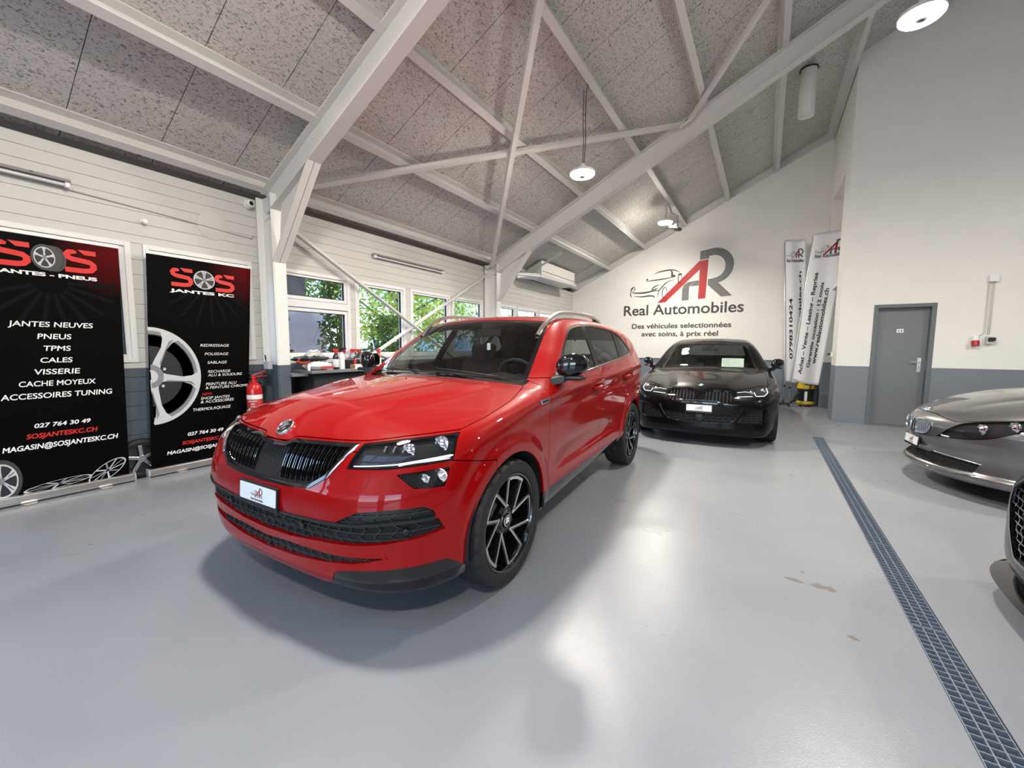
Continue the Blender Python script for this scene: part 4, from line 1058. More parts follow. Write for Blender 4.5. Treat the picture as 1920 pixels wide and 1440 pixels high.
# ---------------------------------------------------------------- the red SUV
def build_suv():
    t = thing('suv', 'glossy red compact SUV with black grille and black two-tone wheels, middle of the showroom floor', 'car', (-1.986, .886, 0), R(1.98))
    b = SUV
    gr = [(0, .828), (.085, .832), (.135, .852), (.30, .858), (.505, .862), (.470, .790), (.425, .722), (.345, .672), (.2, .660), (0, .655)]
    gi = [(-.05, .828), (.085, .832), (.135, .852), (.30, .858), (.505, .862), (.470, .790), (.425, .722), (.345, .672), (.2, .660), (-.05, .655)]
    hl = [(.522, .862), (.66, .879), (.826, .894), (.848, .84), (.856, .787), (.70, .772), (.512, .768)]
    fog = [(.712, .752), (.852, .762), (.848, .683), (.775, .690)]
    wing = [(.495, .549), (.60, .605), (.70, .614), (.807, .613), (.828, .59), (.835, .560), (.70, .562), (.60, .552)]
    wing2 = [(.50, .541), (.62, .545), (.72, .554), (.838, .550), (.848, .493), (.80, .478), (.643, .461), (.384, .446), (.2, .428), (-.05, .420), (-.05, .528), (.15, .530), (.32, .535)]
    slot = [(-.05, .382), (.195, .397), (.451, .397), (.715, .404), (.569, .372), (.369, .350), (.2, .335), (-.05, .326)]
    zt = [(0, .836), (.085, .840), (.135, .860), (.30, .866), (.505, .870), (.66, .887), (.826, .902), (1, .91)]
    dlo = smooth_poly([(1.50, 1.082), (1.60, 1.150), (1.78, 1.265), (1.97, 1.378), (2.10, 1.436), (2.26, 1.470), (2.6, 1.494), (3.0, 1.480), (3.28, 1.452), (3.45, 1.405), (3.585, 1.285), (3.56, 1.235), (3.2, 1.190), (2.9, 1.168), (2.08, 1.106)], (0,), 5)
    front_pane = smooth_poly([(1.63, 1.105), (1.68, 1.175), (1.82, 1.270), (2.0, 1.376), (2.12, 1.426), (2.27, 1.455), (2.405, 1.468), (2.30, 1.142), (2.05, 1.120)], (0, 6, 7), 5)
    rear_pane = [(2.40, 1.150), (2.495, 1.472), (2.62, 1.478), (3.0, 1.466), (3.20, 1.448), (3.06, 1.19), (2.9, 1.183)]
    q_pane = [(3.14, 1.203), (3.27, 1.438), (3.41, 1.398), (3.55, 1.285), (3.535, 1.25), (3.3, 1.216)]
    fine = [lambda C: (C[:, 1] < .55) & (C[:, 2] < .93), lambda C: (C[:, 1] > 1.3) & (C[:, 1] < 3.8) & (C[:, 2] > 1.04) & (C[:, 2] < 1.52) & (C[:, 0] > .3)]
    sp = dict(grid=(.9, 3.5, 74, 118, 28, 150), fine=fine, arch=.386, dlo=dlo, panes=[front_pane, rear_pane, q_pane], ws=(1.25, 1.955, .722, .585), rear=[(0, 1.13), (.56, 1.13), (.52, 1.38), (0, 1.40)], rear_s=3.9,
              front=[('grille', gi, .5, None, 0, 0, 'both'), ('headlight', hl, .75, None, 0, 0, 'sep'), ('fog_light', fog, .6, None, 0, 0, 'sep'), ('upper_intake', wing, .6, PLBLACK, -.016, .0, 'sep'), ('air_intake', wing2, .6, PLBLACK, -.022, .0, 'both'), ('lower_intake', slot, .5, PLBLACK, -.018, 0., 'both')],
              hood_z=zt, hood_l=[(.0, .79), (.45, .80), (.52, .812), (.74, .838), (.95, .832), (1.15, .79), (1.36, .722), (1.5, .70)], hood_s=.56, hood_end=1.175,
              bump_z=[(0, .85), (.40, .80), (.434, .786), (.50, .772), (.60, .750), (.8, .72)], bump_s=.70, sill=.385,
              lip=[(0, .20), (.42, .25), (.48, .325), (.606, .345), (.836, .352), (.862, .33), (.9, .20)],
              doors=[[(.3, 1.36), (.6, 1.335), (.95, 1.335), (1.12, 1.40), (1.3, 1.60)], [(.3, 2.385), (.8, 2.38), (1.15, 2.34), (1.5, 2.44)], [(.3, 2.93), (.42, 2.935), (.6, 3.01), (.8, 3.12), (1.0, 3.27), (1.2, 3.36), (1.5, 3.4)]],
              door_top=[(1.2, 1.082), (1.5, 1.086), (2.08, 1.108), (2.9, 1.170), (3.2, 1.192), (3.5, 1.22)])
    parts = car_shell(t, b, sp, RED, GLOSSB, DARK, GLASS, GLASSW, GLOSSB)
    # grille: dark backing, frame and paired upright bars
    body_part(parts['grille'], b, 'grille', PLBLACK, t, -.045, 0)
    gf = sdf(gi); f = fl_front(gf, .5)
    _, rim_ = split(parts['grille'], lambda V: f(V) + .016)
    body_part(rim_, b, 'grille_frame', GLOSSB, t, .003, .045)
    bars = MB(); top = pchip([(0, .826), (.085, .830), (.135, .850), (.30, .856), (.505, .860)]); bot = pchip([(0, .657), (.2, .662), (.345, .676), (.425, .726), (.475, .80)])
    for y0 in np.linspace(.125, .455, 10):
        for dy, w in ((-.0075, .0085), (.0065, .005)):
            y = y0 + dy; zs = np.linspace(float(bot(y)) + .008, float(top(y)) - .012, 9)
            S = b.front(np.full(9, y), zs); k = np.array([-.028, -.012, -.006, -.004, -.004, -.004, -.006, -.012, -.028])
            for sg in (1, -1):
                P = [Vector((sg*q[0], q[1] - kk, q[2])) for q, kk in zip(S, k)]
                V, F = [], []
                for q in P: V += [q + Vector((-w/2, .03, 0)), q + Vector((-w/4, 0, 0)), q + Vector((w/4, 0, 0)), q + Vector((w/2, .03, 0))]
                for i in range(8):
                    for c in range(3): F.append([i*4+c, i*4+c+1, (i+1)*4+c+1, (i+1)*4+c])
                bars.raw(V, F)
    for y in np.linspace(-.10, .10, 11):
        zs = np.linspace(.67, .818, 5); S = b.front(np.full(5, abs(y)), zs)
        bars.tube([Vector((y, q[1] + .024, q[2])) for q in S], .0035, 5)
    bars.build('grille_bars', GLOSSB, t, True, 40)
    # bright blades at the grille corners
    for sg in (1, -1):
        m = MB(); ys = np.array([.500, .488, .470, .448, .430]); zs = np.array([.858, .828, .792, .755, .726]); S = b.front(ys, zs)
        V, F = [], []
        for i, q in enumerate(S):
            w = (.020, .018, .014, .009, .004)[i]; q = np.array([sg*q[0], q[1], q[2]])
            V += [q + [sg*w*.5, -.006 + .004, 0], q + [0, -.012, 0], q + [-sg*w*.8, .004, 0]]
        for i in range(4):
            for c in range(2): F.append([i*3+c, i*3+c+1, (i+1)*3+c+1, (i+1)*3+c])
        mesh_obj('chrome_blade', V, F, CHROME, t, True)
    # headlights and fog lights: deep black bowl, lenses, clear cover
    for how, sg in (('L', 1), ('R', -1)):
        hb = body_part(parts['headlight'], b, 'headlight', PLBLACK, t, -.055, 0, how)
        fr = fl_front(sdf(hl), .75); _, edge = split(parts['headlight'], lambda V: fr(V) + .007)
        body_part(edge, b, 'headlight_edge', GLOSSB, hb, -.002, .055, how)
        body_part(parts['headlight'], b, 'headlight_cover', LENS, hb, -.001, 0, how)
        for (y, z, r) in ((.790, .853, .026), (.700, .835, .022)):
            m = MB(); q = b.front([y], [z])[0]; c = Vector((sg*q[0], q[1] + .035, q[2])); n = Vector((sg*.25, -1, 0)).normalized()
            m.lathe([(r*1.35, 0), (r*1.35, .012), (r*1.05, .016), (r, .010), (r*.8, .016), (r*.4, .022), (0, .024)], c, n, 24)
            m.build('projector_lens', CHROME, hb, True, 40)
        m = MB()
        for y in (.60, .635, .67): 
            q = b.front([y], [.835])[0]; m.prism([Vector((sg*q[0], q[1] + .030, q[2] - .02)), Vector((sg*(q[0] + .02), q[1] + .034, q[2] + .02)), Vector((sg*(q[0] + .028), q[1] + .036, q[2] + .018)), Vector((sg*(q[0] + .010), q[1] + .032, q[2] - .02))], (0, .02, 0))
        m.build('crystal_fins', CHROME, hb)
        m = MB(); ys = np.linspace(.70, .845, 10); S = b.front(ys, np.linspace(.785, .806, 10)); m.tube([Vector((sg*q[0], q[1] + .014, q[2])) for q in S], .006, 8)
        ys = np.linspace(.53, .845, 16); S = b.front(ys, np.linspace(.776, .795, 16)); m.tube([Vector((sg*q[0], q[1] + .016, q[2])) for q in S], .003, 6)
        m.build('daytime_light', LIGHTW, hb, True)
        fb = body_part(parts['fog_light'], b, 'fog_light', PLBLACK, t, -.04, 0, how)
        fr = fl_front(sdf(fog), .6); _, edge = split(parts['fog_light'], lambda V: fr(V) + .005)
        body_part(edge, b, 'fog_light_edge', GLOSSB, fb, -.001, .04, how)
        body_part(parts['fog_light'], b, 'fog_light_cover', LENS, fb, -.001, 0, how)
        for (y, z, r) in ((.825, .728, .024), (.785, .722, .018)):
            m = MB(); q = b.front([y], [z])[0]; c = Vector((sg*q[0], q[1] + .03, q[2])); m.lathe([(r*1.3, 0), (r*1.3, .01), (r, .012), (r*.6, .02), (0, .022)], c, Vector((sg*.35, -1, 0)).normalized(), 20)
            m.build('fog_reflector', CHROME, fb, True, 40)
    hex_mesh(b, wing2, .056, .034, PLGREY, 'intake_mesh', t, -.010, .0032, .012)
    hex_mesh(b, wing, .056, .031, PLGREY, 'upper_intake_mesh', t, -.006, .0032, .010, 'sep')
    hex_mesh(b, slot, .056, .030, PLGREY, 'lower_intake_mesh', t, -.008, .0032, .010)
    # black bar between the intakes
    ys = np.linspace(0, .83, 40); zz = np.interp(ys, [0, .15, .32, .50, .62, .72, .83], [.534, .536, .541, .546, .551, .559, .556]); S = b.front(ys, zz); N = b.normals(S)
    V, F = [], []
    full = [(-1, i) for i in range(39, 0, -1)] + [(1, i) for i in range(40)]
    for sg, i in full:
        for du, dn in ((-.012, -.02), (-.008, .004), (.006, .006), (.010, -.02)):
            V.append((sg*(S[i][0] + N[i][0]*dn), S[i][1] + N[i][1]*dn, S[i][2] + du))
    for i in range(len(full) - 1):
        for c in range(3): F.append([i*4+c, i*4+c+1, (i+1)*4+c+1, (i+1)*4+c])
    mesh_obj('intake_bar', V, F, PLBLACK, t, True, angle=40)
    for y, z in ((.76, .512), (.30, .50)):
        q = b.front([y], [z])[0]; n = b.normals(q[None])[0]
        for sg in (1, -1):
            m = MB(); c = Vector((sg*q[0], q[1], q[2])); d = Vector((sg*n[0], n[1], n[2])); m.lathe([(.014, -.02), (.014, .0), (.011, .002), (0, .002)], c, d, 16); m.build('parking_sensor', PLBLACK, t, True, 40)
    # washer covers
    for sg in (1, -1):
        pts = [(.575 + px, .725 + pz) for px, pz in rrect(.095, .052, .018)]; S = b.front([p[0] for p in pts], [p[1] for p in pts])
        N = b.normals(S); m = MB(); m.tube([Vector((sg*(q[0]), q[1], q[2])) for q, n in zip(S, N)], .0013, 4, True); m.build('washer_cover', mat('seam', (.10, .002, .003), .6), t)
    q = b.front([0], [.59])[0]; plate(t, (0, q[1] - .012, .588), (0, -1, .06))
    # badge on the nose of the bonnet
    q = b.front([0], [.884])[0]; n = b.normals(q[None], 6e-3)[0]; n = Vector((0, n[1], n[2])).normalized(); c = Vector((0, q[1], q[2])) + n*.004
    bd = MB(); bd.lathe([(.046, -.012), (.046, .004), (.043, .008), (.039, .006), (.038, .003)], c, n, 40); bd = bd.build('badge', CHROME, t, True, 40)
    m = MB(); m.lathe([(.039, -.002), (.039, .003), (0, .005)], c, n, 32); m.build('badge_face', GLOSSB, bd, True, 40)
    x = Vector((1, 0, 0)); y = n.cross(x); M = place(c + n*.006, x, y)
    flat_shape('badge_mark', [[(-.028, -.012), (-.006, -.010), (.016, .014), (.024, .012), (.018, .020), (.004, .016), (-.016, -.006)]], .002, CHROME, bd, M)
    flat_shape('badge_mark', [[(.0, -.020), (.010, -.022), (.022, -.002), (.012, -.004)]], .002, CHROME, bd, M)
    flat_shape('badge_mark', [[(-.020, .006), (-.012, .004), (.004, .024), (-.006, .028)]], .002, CHROME, bd, M)
    # door mirrors, handles, rails, fender mark
    mirror_pair(t, b, 1.50, 1.160, .885, L=.185, H=.165, Dp=.14)
    for s, z in ((2.235, .965), (3.13, 1.005)):
        for sg in (1, -1):
            q = b.side([s - .09, s, s + .09], [z - .004, z, z + .004]); m = MB()
            m.tube([Vector((sg*(q[0][0] + .004), q[0][1], q[0][2])), Vector((sg*(q[0][0] + .028), q[0][1] + .025, q[0][2])), Vector((sg*(q[1][0] + .034), q[1][1], q[1][2] + .002)), Vector((sg*(q[2][0] + .028), q[2][1] - .025, q[2][2])), Vector((sg*(q[2][0] + .004), q[2][1], q[2][2]))], [.010, .014, .015, .014, .010], 10)
            m.build('door_handle', RED, t, True)
    for sg in (1, -1):
        P = []
        for s in np.linspace(1.80, 3.35, 22):
            q = b.top([.60 - .03*abs((s-2.5)/.8)**2], [s])[0]; u = (s - 1.80)/1.55; lift = .052 * min(1, (math.sin(math.pi*min(max(u, 0), 1)))**.5 * 1.25)
            P.append((q, lift))
        V, F = [], []
        for q, lift in P:
            for dx, dz in ((-.014, lift - .022), (-.016, lift), (0, lift + .010), (.016, lift), (.014, lift - .022)): V.append((sg*(q[0] + dx), q[1], q[2] + dz))
        for i in range(len(P) - 1):
            for c in range(5): F.append([i*5+c, i*5+(c+1) % 5, (i+1)*5+(c+1) % 5, (i+1)*5+c])
        rl = mesh_obj('roof_rail', V, F, mat('rail_silver', (.62, .62, .62), .28, 1.), t, True, angle=50)
        m = MB(); q, l = P[1]; m.prism([Vector((sg*(q[0]-.012), q[1]-.03, q[2]-.015)), Vector((sg*(q[0]-.012), q[1]+.22, q[2]+.005)), Vector((sg*(q[0]-.012), q[1]+.19, q[2]+.055)), Vector((sg*(q[0]-.012), q[1]+.06, q[2]+.030))], (sg*.024, 0, 0)); m.build('rail_foot', PLBLACK, rl)
        q, l = P[-2]; m = MB(); m.prism([Vector((sg*(q[0]-.012), q[1]+.03, q[2]-.015)), Vector((sg*(q[0]-.012), q[1]-.20, q[2]+.005)), Vector((sg*(q[0]-.012), q[1]-.17, q[2]+.045)), Vector((sg*(q[0]-.012), q[1]-.06, q[2]+.025))], (sg*.024, 0, 0)); m.build('rail_foot', PLBLACK, rl)
        q = b.side([1.16, 1.285], [.955, .962]); n = Vector((sg, 0, 0))
        m = MB(); m.prism([Vector((sg*(q[0][0] - .004), 1.165, .972)), Vector((sg*(q[1][0] - .004), 1.30, .982)), Vector((sg*(q[1][0] - .004), 1.285, .952)), Vector((sg*(q[0][0] - .004), 1.19, .945))], n*.008); fm = m.build('fender_mark', CHROME, t)
        m = MB(); m.prism([Vector((sg*(q[0][0] + .002), 1.20, .965)), Vector((sg*(q[1][0] + .002), 1.275, .970)), Vector((sg*(q[1][0] + .002), 1.268, .958)), Vector((sg*(q[0][0] + .002), 1.21, .953))], n*.004); m.build('fender_mark_inlay', PLBLACK, fm)
    # chrome strip below the side glass
    for sg in (1, -1):
        ss = np.linspace(1.66, 3.5, 30); zz = np.interp(ss, [1.5, 2.08, 2.9, 3.2, 3.56], [1.084, 1.108, 1.170, 1.192, 1.234]); S = b.side(ss, zz)
        m = MB(); m.tube([Vector((sg*(q[0] + .001), q[1], q[2])) for q in S], .006, 6); m.build('window_strip', CHROME, t, True)
    # wipers
    for x0, x1 in ((.55, .02), (-.08, -.55)):
        A, Bq = b.top([abs(x0)], [1.245 + .2*x0*x0])[0], b.top([abs(x1)], [1.30 + .2*x1*x1])[0]; m = MB()
        pts = []
        for u in np.linspace(0, 1, 8):
            x = x0 + (x1-x0)*u; q = b.top([abs(x)], [1.235 + .2*x*x + .05*u])[0]; pts.append(Vector((x, q[1], q[2] + .016)))
        m.tube(pts, .006, 6); m.build('wiper', PLBLACK, t, True)
    cabin(t, b, 1.28, 1.045, 2.30, .56, half=.68, rear_s=3.15)
    m = MB(); m.box((0, 2.03, 1.41), (.24, .03, .07)); m.cyl((0, 2.03, 1.44), (0, 2.05, 1.52), .012, 8); m.box((0, 2.02, 1.47), (.10, .06, .06)); m.build('rear_view_mirror', PLBLACK, t, bevel=.01)
    Ms = Matrix.Translation((-1.986, .886, 0)) @ Matrix.Rotation(R(1.98), 4, 'Z'); p0 = Ms @ Vector((.01, 2.0, 1.375))
    af = thing('air_freshener', 'small pale tag hanging from the rear-view mirror of the red SUV', 'air freshener', p0)
    m = MB(); m.tube([(0, 0, 0), (.003, 0, -.03), (0, 0, -.055)], .0015, 5); m.build('string', PLBLACK, af); m = MB(); m.prism([Vector((a, 0, c - .085)) for a, c in rrect(.035, .06, .008)], (0, .004, 0)); m.build('tag', PLATEW, af)
    wheel(t, .3425, .225, .256, spokes_blade, RUBBER, GLOSSB, SILVER, DISC, [(.79, .88, .3425, 1), (.79, 3.518, .3425, 1), (-.79, .88, .3425, -1), (-.79, 3.518, .3425, -1)])
    m = MB(); m.box((0, 2.2, .30), (1.35, 3.6, .10)); m.build('underbody', DARK, t)
    return t
SEDAN = Body(
    shz=[(0, .80), (.6, .82), (1.5, .86), (3.0, .90), (5.0, .96)],
    W=[(.25, .78), (.40, .86), (.52, .905), (.7, .922), (.88, .931), (.98, .935), (1.01, .93), (1.05, .905), (1.10, .880), (1.16, .845), (1.4, .71), (1.52, .62), (1.62, .50)],
    taper=[(0, -.14), (.25, -.06), (.5, -.018), (.8, -.003), (1.2, 0), (3.6, 0), (4.3, -.03), (4.7, -.08), (5.0, -.16)],
    F0=[(.08, .16), (.15, .08), (.20, .045), (.26, .03), (.36, .03), (.45, .02), (.56, .012), (.66, .03), (.74, .085), (.80, .17), (.86, .30)],
    K=[(0, 0), (.2, .006), (.4, .028), (.55, .065), (.68, .125), (.78, .22), (.86, .36), (.92, .52), (.97, .75)],
    T0=[(0, .66), (.12, .735), (.3, .79), (.6, .855), (1.0, .92), (1.3, .955), (1.46, .972), (1.52, .99), (1.9, 1.20), (2.25, 1.375), (2.45, 1.43), (2.8, 1.468), (3.1, 1.472), (3.5, 1.445), (3.9, 1.37), (4.3, 1.22), (4.55, 1.12), (4.9, 1.07), (5.2, 1.0)],
    crown=[(0, .09), (.5, .09), (1.0, .075), (1.5, .06), (2.3, .08), (3.2, .085), (4.9, .08)],
    R0=[(.2, 4.82), (.4, 4.92), (.7, 4.96), (.9, 4.93), (1.1, 4.88), (1.5, 4.7)], KR=[(0, 0), (.4, .02), (.6, .06), (.75, .13), (.85, .26), (.95, .5)],
    zb=[(0, .135), (.5, .14), (1.3, .16), (3.6, .17), (5, .22)], sweep=.20, wheels=[(.85, .339, .355, .014), (3.825, .339, .355, .014)], zc=.55,
    tops=lambda y, x: .020 * sstep(y, .42 + .16*sstep(x, .2, 1.3), .28 + .16*sstep(x, .2, 1.3)) * sstep(x, .05, .35) * sstep(x, 1.5, 1.2), rad=(.05, .06, .08))
SEDAN_O, SEDAN_R = (-.705, 5.72), 3.5
def coupe_tops(y, x): return -.018 * np.exp(-((y - (.30 + .12*sstep(x, .2, 1.3))) / .07)**2) * sstep(x, .2, .5) * sstep(x, 1.5, 1.2)
COUPE = Body(
    shz=[(0, .80), (.6, .84), (1.5, .88), (3.0, .92), (5.0, .98)],
    W=[(.25, .76), (.40, .86), (.52, .91), (.7, .93), (.88, .943), (.98, .947), (1.01, .94), (1.05, .915), (1.10, .885), (1.16, .84), (1.35, .70), (1.45, .60), (1.55, .48)],
    taper=[(0, -.16), (.25, -.07), (.5, -.02), (.8, -.003), (1.2, 0), (3.6, 0), (4.3, -.04), (4.7, -.10), (5.0, -.18)],
    F0=[(.06, .22), (.12, .13), (.17, .055), (.21, .04), (.26, .075), (.33, .08), (.42, .055), (.50, .04), (.57, .042), (.63, .062), (.68, .10), (.74, .18), (.80, .30), (.86, .48)],
    K=[(0, 0), (.1, .006), (.2, .024), (.3, .052), (.45, .115), (.6, .205), (.72, .315), (.82, .45), (.9, .60), (.97, .80)],
    T0=[(0, .63), (.06, .68), (.15, .735), (.3, .795), (.47, .855), (.65, .895), (.85, .922), (1.2, .955), (1.62, .98), (1.68, 1.0), (2.1, 1.18), (2.4, 1.295), (2.6, 1.34), (2.9, 1.365), (3.2, 1.36), (3.6, 1.31), (4.0, 1.22), (4.4, 1.10), (4.7, 1.03), (5.1, .95)],
    crown=[(0, .14), (.5, .10), (1.0, .07), (1.6, .06), (2.4, .08), (3.2, .09), (4.9, .08)],
    R0=[(.2, 4.75), (.4, 4.85), (.7, 4.89), (.9, 4.86), (1.1, 4.8), (1.4, 4.6)], KR=[(0, 0), (.4, .02), (.6, .06), (.75, .13), (.85, .26), (.95, .5)],
    zb=[(0, .12), (.5, .15), (1.3, .16), (3.6, .17), (5, .22)], sweep=.20, wheels=[(.88, .335, .35, .014), (3.735, .335, .35, .014)], zc=.50, tops=coupe_tops, rad=(.05, .07, .08))
COUPE_O, COUPE_R = (1.225, 5.48), -86.0
HATCH = Body(
    shz=[(0, .84), (.6, .86), (1.5, .90), (3.0, .94), (5.0, 1.0)],
    W=[(.2, .80), (.35, .87), (.5, .905), (.7, .92), (.88, .928), (.98, .932), (1.01, .926), (1.05, .905), (1.10, .880), (1.16, .845), (1.4, .72), (1.52, .63), (1.66, .50)],
    taper=[(0, -.08), (.25, -.035), (.5, -.01), (.8, 0), (1.2, 0), (3.4, 0), (4.0, -.04), (4.3, -.10), (4.6, -.18)],
    F0=[(.06, .22), (.13, .09), (.20, .02), (.26, .005), (.36, .0), (.5, .0), (.6, .012), (.68, .045), (.76, .12), (.84, .25), (.9, .4)],
    K=[(0, 0), (.25, .008), (.5, .04), (.65, .085), (.75, .15), (.85, .28), (.92, .44), (.97, .65)],
    T0=[(0, .70), (.15, .775), (.3, .83), (.6, .895), (1.0, .955), (1.2, .975), (1.26, .995), (1.6, 1.20), (1.95, 1.385), (2.15, 1.43), (2.5, 1.455), (3.0, 1.44), (3.6, 1.38), (4.0, 1.30), (4.4, 1.1)],
    crown=[(0, .12), (.5, .11), (1.0, .08), (1.4, .06), (2.3, .08), (3.2, .09), (4.4, .09)],
    R0=[(.2, 4.2), (.5, 4.32), (.8, 4.30), (1.0, 4.26), (1.2, 4.15), (1.4, 4.0)], KR=[(0, 0), (.4, .02), (.6, .06), (.75, .13), (.85, .26), (.95, .5)],
    zb=[(0, .13), (.5, .15), (1.3, .17), (3.4, .17), (4.6, .22)], sweep=.20, wheels=[(.90, .335, .35, .012), (3.53, .335, .35, .012)], zc=.55, rad=(.05, .06, .08))
HATCH_O, HATCH_R = (1.05, 2.46), -88.0
# ---------------------------------------------------------------- the other three cars
def kidney(t, b, poly, backing, frame_m, bar_m, ys, depth=.05, fr=.010):
    f = fl_front(sdf(poly), .5)
    a, _ = split(backing, f)
    for how, sg in (('L', 1), ('R', -1)):
        kb = body_part(a, b, 'kidney_grille', PLBLACK, t, -depth, 0, how)
        _, e = split(a, lambda V: f(V) + fr); body_part(e, b, 'grille_frame', frame_m, kb, .004, depth, how)
        m = MB(); P = np.array(poly)
        for y in ys:
            zs = np.linspace(P[:, 1].min(), P[:, 1].max(), 60); ins = zs[f(np.stack([np.full(60, y), np.full(60, .05), zs], 1)) < -.006]
            if len(ins) < 2: continue
            zs = np.linspace(ins[0], ins[-1], 7); S = b.front(np.full(7, y), zs); V, F = [], []
            for q in S:
                c = Vector((sg*q[0], q[1], q[2])); w = .010; V += [c + Vector((-w/2, .020, 0)), c + Vector((-w/3, .008, 0)), c + Vector((w/3, .008, 0)), c + Vector((w/2, .020, 0))]
            for i in range(6):
                for k in range(3): F.append([i*4+k, i*4+k+1, (i+1)*4+k+1, (i+1)*4+k])
            m.raw(V, F)
        m.build('grille_bars', bar_m, kb, True, 40)
def roundel(t, c, n, r):
    n = Vector(n).normalized(); x = Vector((0, 0, 1)).cross(n).normalized(); y = n.cross(x); M = place(c, x, y)
    m = MB(); m.lathe([(r, -.006), (r, .003), (r*.92, .006), (r*.90, .004), (0, .004)], c, n, 32); bd = m.build('badge', CHROME, t, True, 40)
    m = MB(); m.lathe([(r*.90, .004), (r*.88, .0052), (r*.60, .0052)], c, n, 32); m.build('badge_ring', GLOSSB, bd, True)
    for k in range(4):
        pts = [(0, 0)] + [(r*.6*math.cos(a), r*.6*math.sin(a)) for a in np.linspace(k*math.pi/2, (k+1)*math.pi/2, 8)]
        flat_shape('badge_quarter', [pts], .0016, mat('badge_blue', (.05, .20, .50), .3) if k % 2 else PLATEW, bd, M @ Matrix.Translation((0, 0, .0048)))
def lamps(t, b, parts, poly, draw, sm=.8, depth=.05):
    for how, sg in (('L', 1), ('R', -1)):
        hb = body_part(parts['headlight'], b, 'headlight', PLBLACK, t, -depth, 0, how); f = fl_front(sdf(poly), sm)
        _, e = split(parts['headlight'], lambda V: f(V) + .006); body_part(e, b, 'headlight_edge', GLOSSB, hb, -.001, depth, how)
        body_part(parts['headlight'], b, 'headlight_cover', LENS, hb, -.001, 0, how); draw(hb, sg)
def lens(b, hb, sg, y, z, r, back=.035, nm='projector_lens', out=.3):
    q = b.front([y], [z])[0]; m = MB(); m.lathe([(r*1.3, 0), (r*1.3, .012), (r*1.05, .016), (r, .008), (r*.8, .014), (r*.4, .020), (0, .022)], Vector((sg*q[0], q[1] + back, q[2])), Vector((sg*out, -1, 0)).normalized(), 20); m.build(nm, CHROME, hb, True, 40)
def strip(b, hb, sg, pts, r, back=.014, nm='daytime_light', mt=None):
    ys = np.array([p[0] for p in pts]); zs = np.array([p[1] for p in pts]); u = np.linspace(0, len(pts) - 1, len(pts)*4); ys, zs = np.interp(u, range(len(pts)), ys), np.interp(u, range(len(pts)), zs)
    S = b.front(ys, zs); m = MB(); m.tube([Vector((sg*q[0], q[1] + back, q[2])) for q in S], r, 6); m.build(nm, mt or LIGHTW, hb, True)
def trim_line(b, t, pts, r, nm, mt, off=.002):
    for sg in (1, -1): strip(b, t, sg, pts, r, -off, nm, mt)
def handles(t, b, spots, m_):
    for s, z in spots:
        for sg in (1, -1):
            q = b.side([s - .1, s, s + .1], [z]*3); m = MB(); m.tube([Vector((sg*(q[0][0] + .004), q[0][1], z)), Vector((sg*(q[0][0] + .03), q[0][1] + .03, z)), Vector((sg*(q[1][0] + .036), q[1][1], z)), Vector((sg*(q[2][0] + .03), q[2][1] - .03, z)), Vector((sg*(q[2][0] + .004), q[2][1], z))], [.009, .013, .014, .013, .009], 8); m.build('door_handle', m_, t, True)

